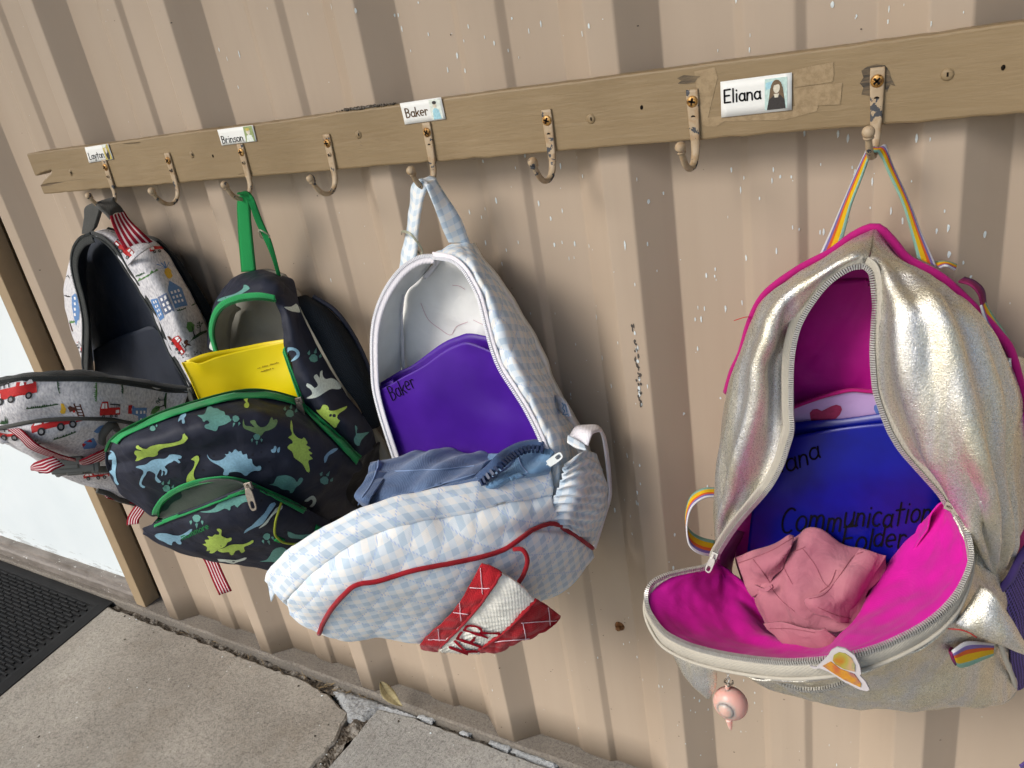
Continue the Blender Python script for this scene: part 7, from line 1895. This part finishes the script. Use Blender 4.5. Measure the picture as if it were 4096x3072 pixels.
patch('flap_wall', [[a0, a0.lerp(a1, .35) + Vector((-.02, 0, -.06)), a0.lerp(a1, .7) + Vector((-.015, 0, -.08)), a1 + Vector((0, .01, -.03))], [band2[-1], band2[-1].lerp(a1, .5) + Vector((-.02, 0, -.10)), a1 + Vector((0, .03, -.10))], [f4[-1], f4[-1].lerp(b1, .5) + Vector((-.005, 0, -.01)), b1]], 50, 40, M_HEA, fb, .003, lambda u, v, p, a, b: .003 * nz(p, 24))
patch('bottom_panel', [[f4[-2], f4[-2].lerp(b1, .5), b1], [f4[1] + Vector((0, .005, .004)), f4[1].lerp(Vector((.51, -.06, .515)), .5), Vector((.51, -.06, .517))]], 20, 20, M_CHAR, fb, .003)
bvu, bvl = bvh_of([fbu]), bvh_of([fbl])
MB().tube([p + Vector((.0012, -.001, 0)) for p in spline(band2, 80)], .0030, 8).build('piping', M_CHAR, fb)
MB().tube(on_surface([ZB(*q) for q in [(425, 905), (470, 888), (600, 880), (720, 872), (815, 866), (950, 870)]], 40, bvl, .002), .0060, 8, flat=.7).build('pocket_zip_cover', M_CHAR, fb)
MB().tube(on_surface([ZB(*q) for q in [(720, 1022), (800, 1048), (880, 1090), (1010, 1126)]], 30, bvl, .003), .0045, 8).build('bottom_piping', M_CHAR, fb)
zip_pull(fb, ZB.p(1404, 300, .142), (.15, -.2, -1), (.4, -1, .2), .024, .0036, M_BUCK)
# compression strap with buckle
def wstrap(name, a, b, off=.004, n=30, bv=None):
    A, B = [], []
    for (x, y, e) in a: A += cast_px([ZB(x, y)], bv or bvl, off + e)
    for (x, y, e) in b: B += cast_px([ZB(x, y)], bv or bvl, off + e)
    if len(A) > 1 and len(B) > 1: return strap(name, A, B, n, M_RWEB, fb, .0018, nu=10)
wstrap('compression_strap', [(75, 580, 0), (180, 630, .004), (240, 680, .006), (360, 735, .006), (470, 760, .006), (560, 775, .006)], [(150, 572, 0), (200, 590, .006), (290, 640, .010), (400, 690, .010), (480, 720, .01), (560, 745, .01)])
wstrap('compression_strap', [(600, 790, .008), (650, 812, .008), (740, 780, .006), (860, 700, .004), (960, 620, 0)], [(590, 750, .012), (680, 700, .012), (760, 675, .01), (850, 640, .008), (950, 560, .004)])
strap('strap_end', ZB.l([(222, 862, .335), (250, 832, .337), (310, 808, .334), (390, 785, .325)]), ZB.l([(225, 882, .340), (345, 912, .338), (400, 882, .332), (480, 850, .318)]), 20, M_RWEB, fb, .0018, nu=10)
bq = cast_px([ZB(540, 800)], bvl, .012)
if bq:
    c0 = bq[0]; ax_ = (P(*ZB(690, 800), .27) - P(*ZB(360, 825), .31)).normalized(); nn = Vector((.62, -.72, .3)); nn = (nn - ax_ * nn.dot(ax_)).normalized(); sd_ = ax_.cross(nn)
    rot = Matrix((ax_, sd_, nn)).transposed()
    b = MB()
    b.box(c0, (.030, .0105, .0042), rot); b.box(c0 - ax_ * .038, (.010, .0075, .003), rot); b.box(c0 + ax_ * .030 , (.006, .013, .0034), rot)
    b.box(c0 + sd_ * .011 + ax_ * .002, (.012, .003, .0035), rot); b.box(c0 - sd_ * .011 + ax_ * .002, (.012, .003, .0035), rot)
    b.build('buckle', M_BUCK, fb, False, bevel=.002)
    b = MB(); b.box(c0 + nn * .0035 - ax_ * .006, (.014, .0032, .0024), rot); b.build('buckle_tongue', M_BUCK, fb, False, bevel=.0012)
pd = on_surface([ZB(*q) for q in [(735, 660), (745, 600), (790, 540), (830, 530), (850, 560)]], 20, bvl, .006)
MB().tube(pd, .008, 8, flat=.6).build('strap_guide', M_CHAR, fb)
strap('strap_end', ZB.l([(1015, 1125, .18), (975, 1175, .185), (940, 1235, .188), (932, 1292, .188)]), ZB.l([(1078, 1165, .178), (1050, 1210, .182), (1022, 1250, .186), (1018, 1282, .187)]), 20, M_RWEB, fb, .0018, nu=10)
strap('strap_end', [ZH.p(1172, 300, .13) + Vector((.03, .03, .16)), ZH.p(1172, 300, .13) + Vector((.012, .012, .07))] + ZH.l([(1172, 300, .13), (1210, 370, .128), (1250, 470, .126), (1292, 562, .125)]), [ZH.p(1262, 300, .128) + Vector((.03, .03, .16)), ZH.p(1262, 300, .128) + Vector((.012, .012, .07))] + ZH.l([(1262, 300, .128), (1290, 380, .127), (1330, 470, .126), (1364, 538, .125)]), 24, M_RWEB, fb, .0018, nu=10)
strap('strap_guide', ZB.l([(745, 1040, .23), (880, 1100, .205), (1010, 1120, .18)]), ZB.l([(800, 1090, .226), (900, 1115, .205), (1020, 1130, .182)]), 16, M_RWEB, fb, .0018, nu=10)

# ---- prints
FRED, FWH, FBK, FGY, FBL, FGB, FGN, FDG, FYE, FBR = flat('print_red', 180, 30, 30), flat('print_white', 232, 230, 228), flat('print_black', 34, 32, 34), flat('print_grey', 128, 128, 130), flat('print_blue', 92, 130, 178), flat('print_slate', 98, 110, 136), flat('print_leaf', 86, 132, 70), flat('print_dark_green', 44, 76, 46), flat('print_yellow', 214, 172, 52), flat('print_brown', 84, 48, 36)
def put(z, o, ex, ey, pts): return [z(o[0] + ex[0] * x + ey[0] * y, o[1] + ex[1] * x + ey[1] * y) for x, y in pts]
def circ(cx, cy, rx, ry, n=14): return [(cx + rx * math.cos(2 * math.pi * i / n), cy + ry * math.sin(2 * math.pi * i / n)) for i in range(n)]
def truck(z, o, ex, ey, bv, par):
    A = lambda pts, m, off: decal('fire_engine_print', put(z, o, ex, ey, pts), bv, m, par, off, 10)
    asp = (Vector(ex).length / max(1, Vector(ey).length))
    A([(0, .2), (0, .62), (.56, .62), (.60, .98), (.9, .98), (1, .58), (1, .2)], FRED, .0006)
    A([(.64, .6), (.66, .9), (.74, .9), (.74, .6)], FWH, .0009); A([(.78, .6), (.78, .9), (.88, .9), (.94, .6)], FWH, .0009)
    A([(.05, .3), (.05, .48), (.22, .48), (.22, .3)], FWH, .0009)
    A([(0, .66), (.02, .8), (.52, .86), (.52, .8), (.06, .74), (.06, .66)], FBK, .0009)
    for k in range(4): A([(.1 + .1 * k, .64), (.12 + .1 * k, .64), (.12 + .1 * k, .8), (.1 + .1 * k, .8)], FBK, .0009)
    for cx in (.2, .44, .82):
        A(circ(cx, .16, .075, .075 * asp), FBK, .0011); A(circ(cx, .16, .04, .04 * asp), FGY, .0014)
def grass(z, x0, y0, x1, y1, h, bv, par, up=(0, -1), seed=1, mat=None):
    rnd = random.Random(seed); n = max(5, int(abs(x1 - x0 + y1 - y0) / 13))
    pts = [(x0, y0)]
    for i in range(n):
        f = (i + .5) / n; hh = h * rnd.uniform(.4, 1)
        pts.append((x0 + (x1 - x0) * f + up[0] * hh + rnd.uniform(-6, 6), y0 + (y1 - y0) * f + up[1] * hh))
        f = (i + 1) / n; pts.append((x0 + (x1 - x0) * f + up[0] * h * .2, y0 + (y1 - y0) * f + up[1] * h * .2))
    pts += [(x1, y1), ((x0 + x1) / 2 - up[0] * 5, (y0 + y1) / 2 - up[1] * 5)]
    decal('grass_print', [z(*q) for q in pts], bv, mat or FDG, par, .0006, 8)
def tree(z, o, ex, ey, bv, par):
    A = lambda pts, m, off: decal('tree_print', put(z, o, ex, ey, pts), bv, m, par, off, 9)
    A([(0, 0), (.3, .22), (.65, .32), (1, .3), (.98, .2), (.5, .12)], FDG, .0006)
    A([(.1, .5), (-.02, .75), (.05, 1), (.25, .95), (.4, .75), (.35, .52), (.25, .45)], FGN, .0008)
    A([(.3, .22), (.24, .75), (.27, .75), (.36, .24)], FBK, .001); A([(.6, .3), (.66, .6), (.69, .6), (.65, .3)], FBK, .001)
    rnd = random.Random(3)
    for k in range(12):
        a, r_ = rnd.uniform(0, 6.28), rnd.uniform(.02, .17); A(circ(.66 + r_ * math.cos(a), .68 + r_ * 1.1 * math.sin(a), .035, .04, 6), FDG, .0008)
truck(ZB, (-62, 428), (338, -78), (-14, -190), bvu, fbu)
truck(ZB, (884, 500), (-150, 8), (2, -128), bvu, fbu)
truck(ZB, (615, 545), (-372, 92), (-24, -118), bvl, fbl)
truck(ZB, (178, 655), (-330, 10), (-10, -90), bvl, fbl)
truck(ZB, (810, 935), (-190, 20), (-10, -44), bvl, fbl)
truck(ZA, (1112, 590), (150, -22), (-26, -110), bvr_ if False else bvh_of([rgf]), rgf)
bvrf, bvlf = bvh_of([rgf]), bvh_of([lgf])
truck(ZA, (830, 520), (130, 120), (45, -60), bvrf, rgf)
truck(ZA, (1330, 1340), (-80, -110), (60, -60), bvrf, rgf)
truck(ZA, (560, 1240), (40, 80), (30, -20), bvlf, lgf)
grass(ZB, 190, 436, 430, 402, 22, bvu, fbu, seed=2); grass(ZB, 712, 238, 712, 380, 26, bvu, fbu, (-1, 0), 3, FGN); grass(ZB, 900, 246, 908, 322, 20, bvu, fbu, (-1, 0), 4); grass(ZB, 420, 232, 436, 320, 16, bvu, fbu, (1, 0), 5); grass(ZB, 390, 664, 560, 606, 22, bvl, fbl, seed=6); grass(ZB, 0, 545, 60, 540, 60, bvu, fbu, seed=8)
tree(ZB, (1225, 445), (30, -140), (-120, 30), bvu, fbu); tree(ZB, (205, 725), (100, -25), (-10, -60), bvl, fbl)
decal('hydrant_print', [ZB(*q) for q in [(448, 392), (468, 394), (488, 432), (480, 466), (455, 470), (442, 455), (452, 430)]], bvu, FYE, fbu)
for pts in ([(540, 395), (548, 390), (585, 485), (575, 488)], [(585, 400), (593, 396), (626, 488), (616, 490)]) : decal('ladder_print', [ZB(*q) for q in pts], bvu, FBR, fbu, .0006, 8)
for k in range(4): decal('ladder_print', [ZB(*q) for q in [(550 + 9 * k, 412 + 22 * k), (596 + 9 * k, 412 + 22 * k), (598 + 9 * k, 419 + 22 * k), (552 + 9 * k, 419 + 22 * k)]], bvu, FBR, fbu, .0006, 8)
decal('firefighter_print', [ZB(*q) for q in [(498, 424), (515, 410), (535, 418), (560, 425), (568, 440), (550, 452), (530, 450), (515, 458), (508, 440)]], bvu, FBR, fbu)
decal('firefighter_print', [ZB(*q) for q in [(535, 446), (552, 440), (556, 456), (540, 460)]], bvu, FRED, fbu, .0009)
decal('building_print', [ZB(*q) for q in [(972, 412), (985, 410), (990, 425), (1082, 425), (1078, 500), (1065, 525), (1020, 530), (1018, 485), (970, 470)]], bvu, FBL, fbu)
decal('building_print', [ZB(*q) for q in [(945, 408), (975, 405), (972, 470), (942, 468)]], bvu, FRED, fbu)
for x, y in ((1000, 445), (1030, 445), (1055, 445), (1030, 500), (1055, 500)): decal('window_print', [ZB(*q) for q in [(x, y), (x + 14, y), (x + 14, y + 22), (x, y + 22)]], bvu, FWH, fbu, .0009)
decal('building_print', [ZB(*q) for q in [(605, 700), (625, 670), (690, 645), (715, 690), (700, 720), (620, 730)]], bvl, FBL, fbl); decal('building_print', [ZB(*q) for q in [(605, 690), (665, 655), (680, 672), (612, 712)]], bvl, FRED, fbl, .0009)
decal('splash_print', [ZB(*q) for q in [(690, 600), (715, 575), (735, 558), (760, 552), (775, 570), (760, 595), (735, 608), (712, 612)]], bvl, FBL, fbl)
# right gusset: houses, hydrant, trees
def house(pts, mat, wins):
    decal('building_print', [ZA(*q) for q in pts], bvrf, mat, rgf, .0006)
    a, b, c_, d_ = [Vector(q) for q in wins[0]]
    nr, nc = wins[1], wins[2]
    for i in range(nr):
        for j in range(nc):
            f = lambda s, t_: tuple(a.lerp(b, s).lerp(d_.lerp(c_, s), t_))
            s0, s1, t0, t1 = (j + .2) / nc, (j + .72) / nc, (i + .2) / nr, (i + .75) / nr
            decal('window_print', [ZA(*q) for q in (f(s0, t0), f(s1, t0), f(s1, t1), f(s0, t1))], bvrf, FWH, rgf, .0009, 8)
house([(1292, 985), (1382, 962), (1338, 835), (1312, 818), (1246, 778), (1236, 848)], FBL, ([(1246, 855), (1320, 832), (1362, 940), (1286, 960)], 3, 3))
house([(1216, 1032), (1288, 1005), (1228, 868), (1164, 900)], FGB, ([(1176, 905), (1226, 880), (1276, 995), (1220, 1020)], 3, 2))
house([(1182, 1075), (1214, 1050), (1162, 908), (1112, 918), (1122, 955)], FBL, ([(1125, 925), (1156, 915), (1200, 1035), (1180, 1055)], 4, 2))
decal('hydrant_print', [ZA(*q) for q in [(1215, 695), (1235, 682), (1258, 700), (1262, 725), (1272, 745), (1262, 758), (1245, 768), (1228, 755), (1220, 740), (1210, 725)]], bvrf, FYE, rgf)
for k, (x, y) in enumerate(((1150, 660), (1165, 690), (1180, 650), (1205, 640), (1240, 645), (1260, 660), (1275, 672))):
    decal('splash_print', [ZA(*q) for q in [(1222, 690), (x, y), (x + 8, y - 4), (1228, 686)]], bvrf, FBL, rgf, .0006, 8)
grass(ZA, 1015, 785, 1165, 705, 26, bvrf, rgf, seed=9, mat=FGN); grass(ZA, 1000, 750, 1070, 725, 16, bvrf, rgf, seed=10); grass(ZA, 1300, 1005, 1370, 985, 16, bvrf, rgf, seed=12); grass(ZA, 1408, 965, 1440, 950, 16, bvrf, rgf, seed=13)
tree(ZA, (1388, 1238), (140, -50), (-18, -150), bvrf, rgf)
decal('firefighter_print', [ZA(*q) for q in [(1358, 1222), (1375, 1212), (1388, 1222), (1382, 1240), (1400, 1248), (1412, 1258), (1395, 1258), (1380, 1256), (1366, 1275), (1360, 1270), (1368, 1250), (1355, 1240)]], bvrf, FBR, rgf)
decal('firefighter_print', [ZA(*q) for q in [(1234, 1190), (1250, 1186), (1262, 1200), (1278, 1222), (1262, 1222), (1248, 1212)]], bvrf, FBR, rgf)
decal('building_print', [ZA(*q) for q in [(532, 892), (556, 872), (572, 895), (590, 1000), (585, 1060), (562, 1110), (545, 1040), (532, 960)]], bvlf, FBL, lgf)
for y in (900, 940, 980, 1020): decal('window_print', [ZA(*q) for q in [(548, y), (560, y - 3), (564, y + 18), (552, y + 20)]], bvlf, FWH, lgf, .0009, 8)
grass(ZA, 475, 890, 520, 900, 12, bvlf, lgf, seed=14, mat=FBK); grass(ZA, 505, 1090, 555, 1085, 20, bvlf, lgf, seed=15, mat=FGN)
decal('ladder_print', [ZA(*q) for q in [(512, 1090), (520, 1088), (540, 1150), (532, 1155)]], bvlf, FBR, lgf)
# faint spots of print
rnd = random.Random(21)
for (cx, cy, w_, bv, par, z) in ((1370, 1335, 30, bvrf, rgf, ZA), (1455, 1310, 26, bvrf, rgf, ZA), (815, 415, 20, bvrf, rgf, ZA), (505, 745, 22, bvlf, lgf, ZA)):
    for k in range(9):
        x, y = cx + rnd.uniform(-w_, w_), cy + rnd.uniform(-w_ * .6, w_ * .6)
        decal('speckle_print', [z(*q) for q in circ(x, y, 4, 4, 5)], bv, FBK, par, .0006)
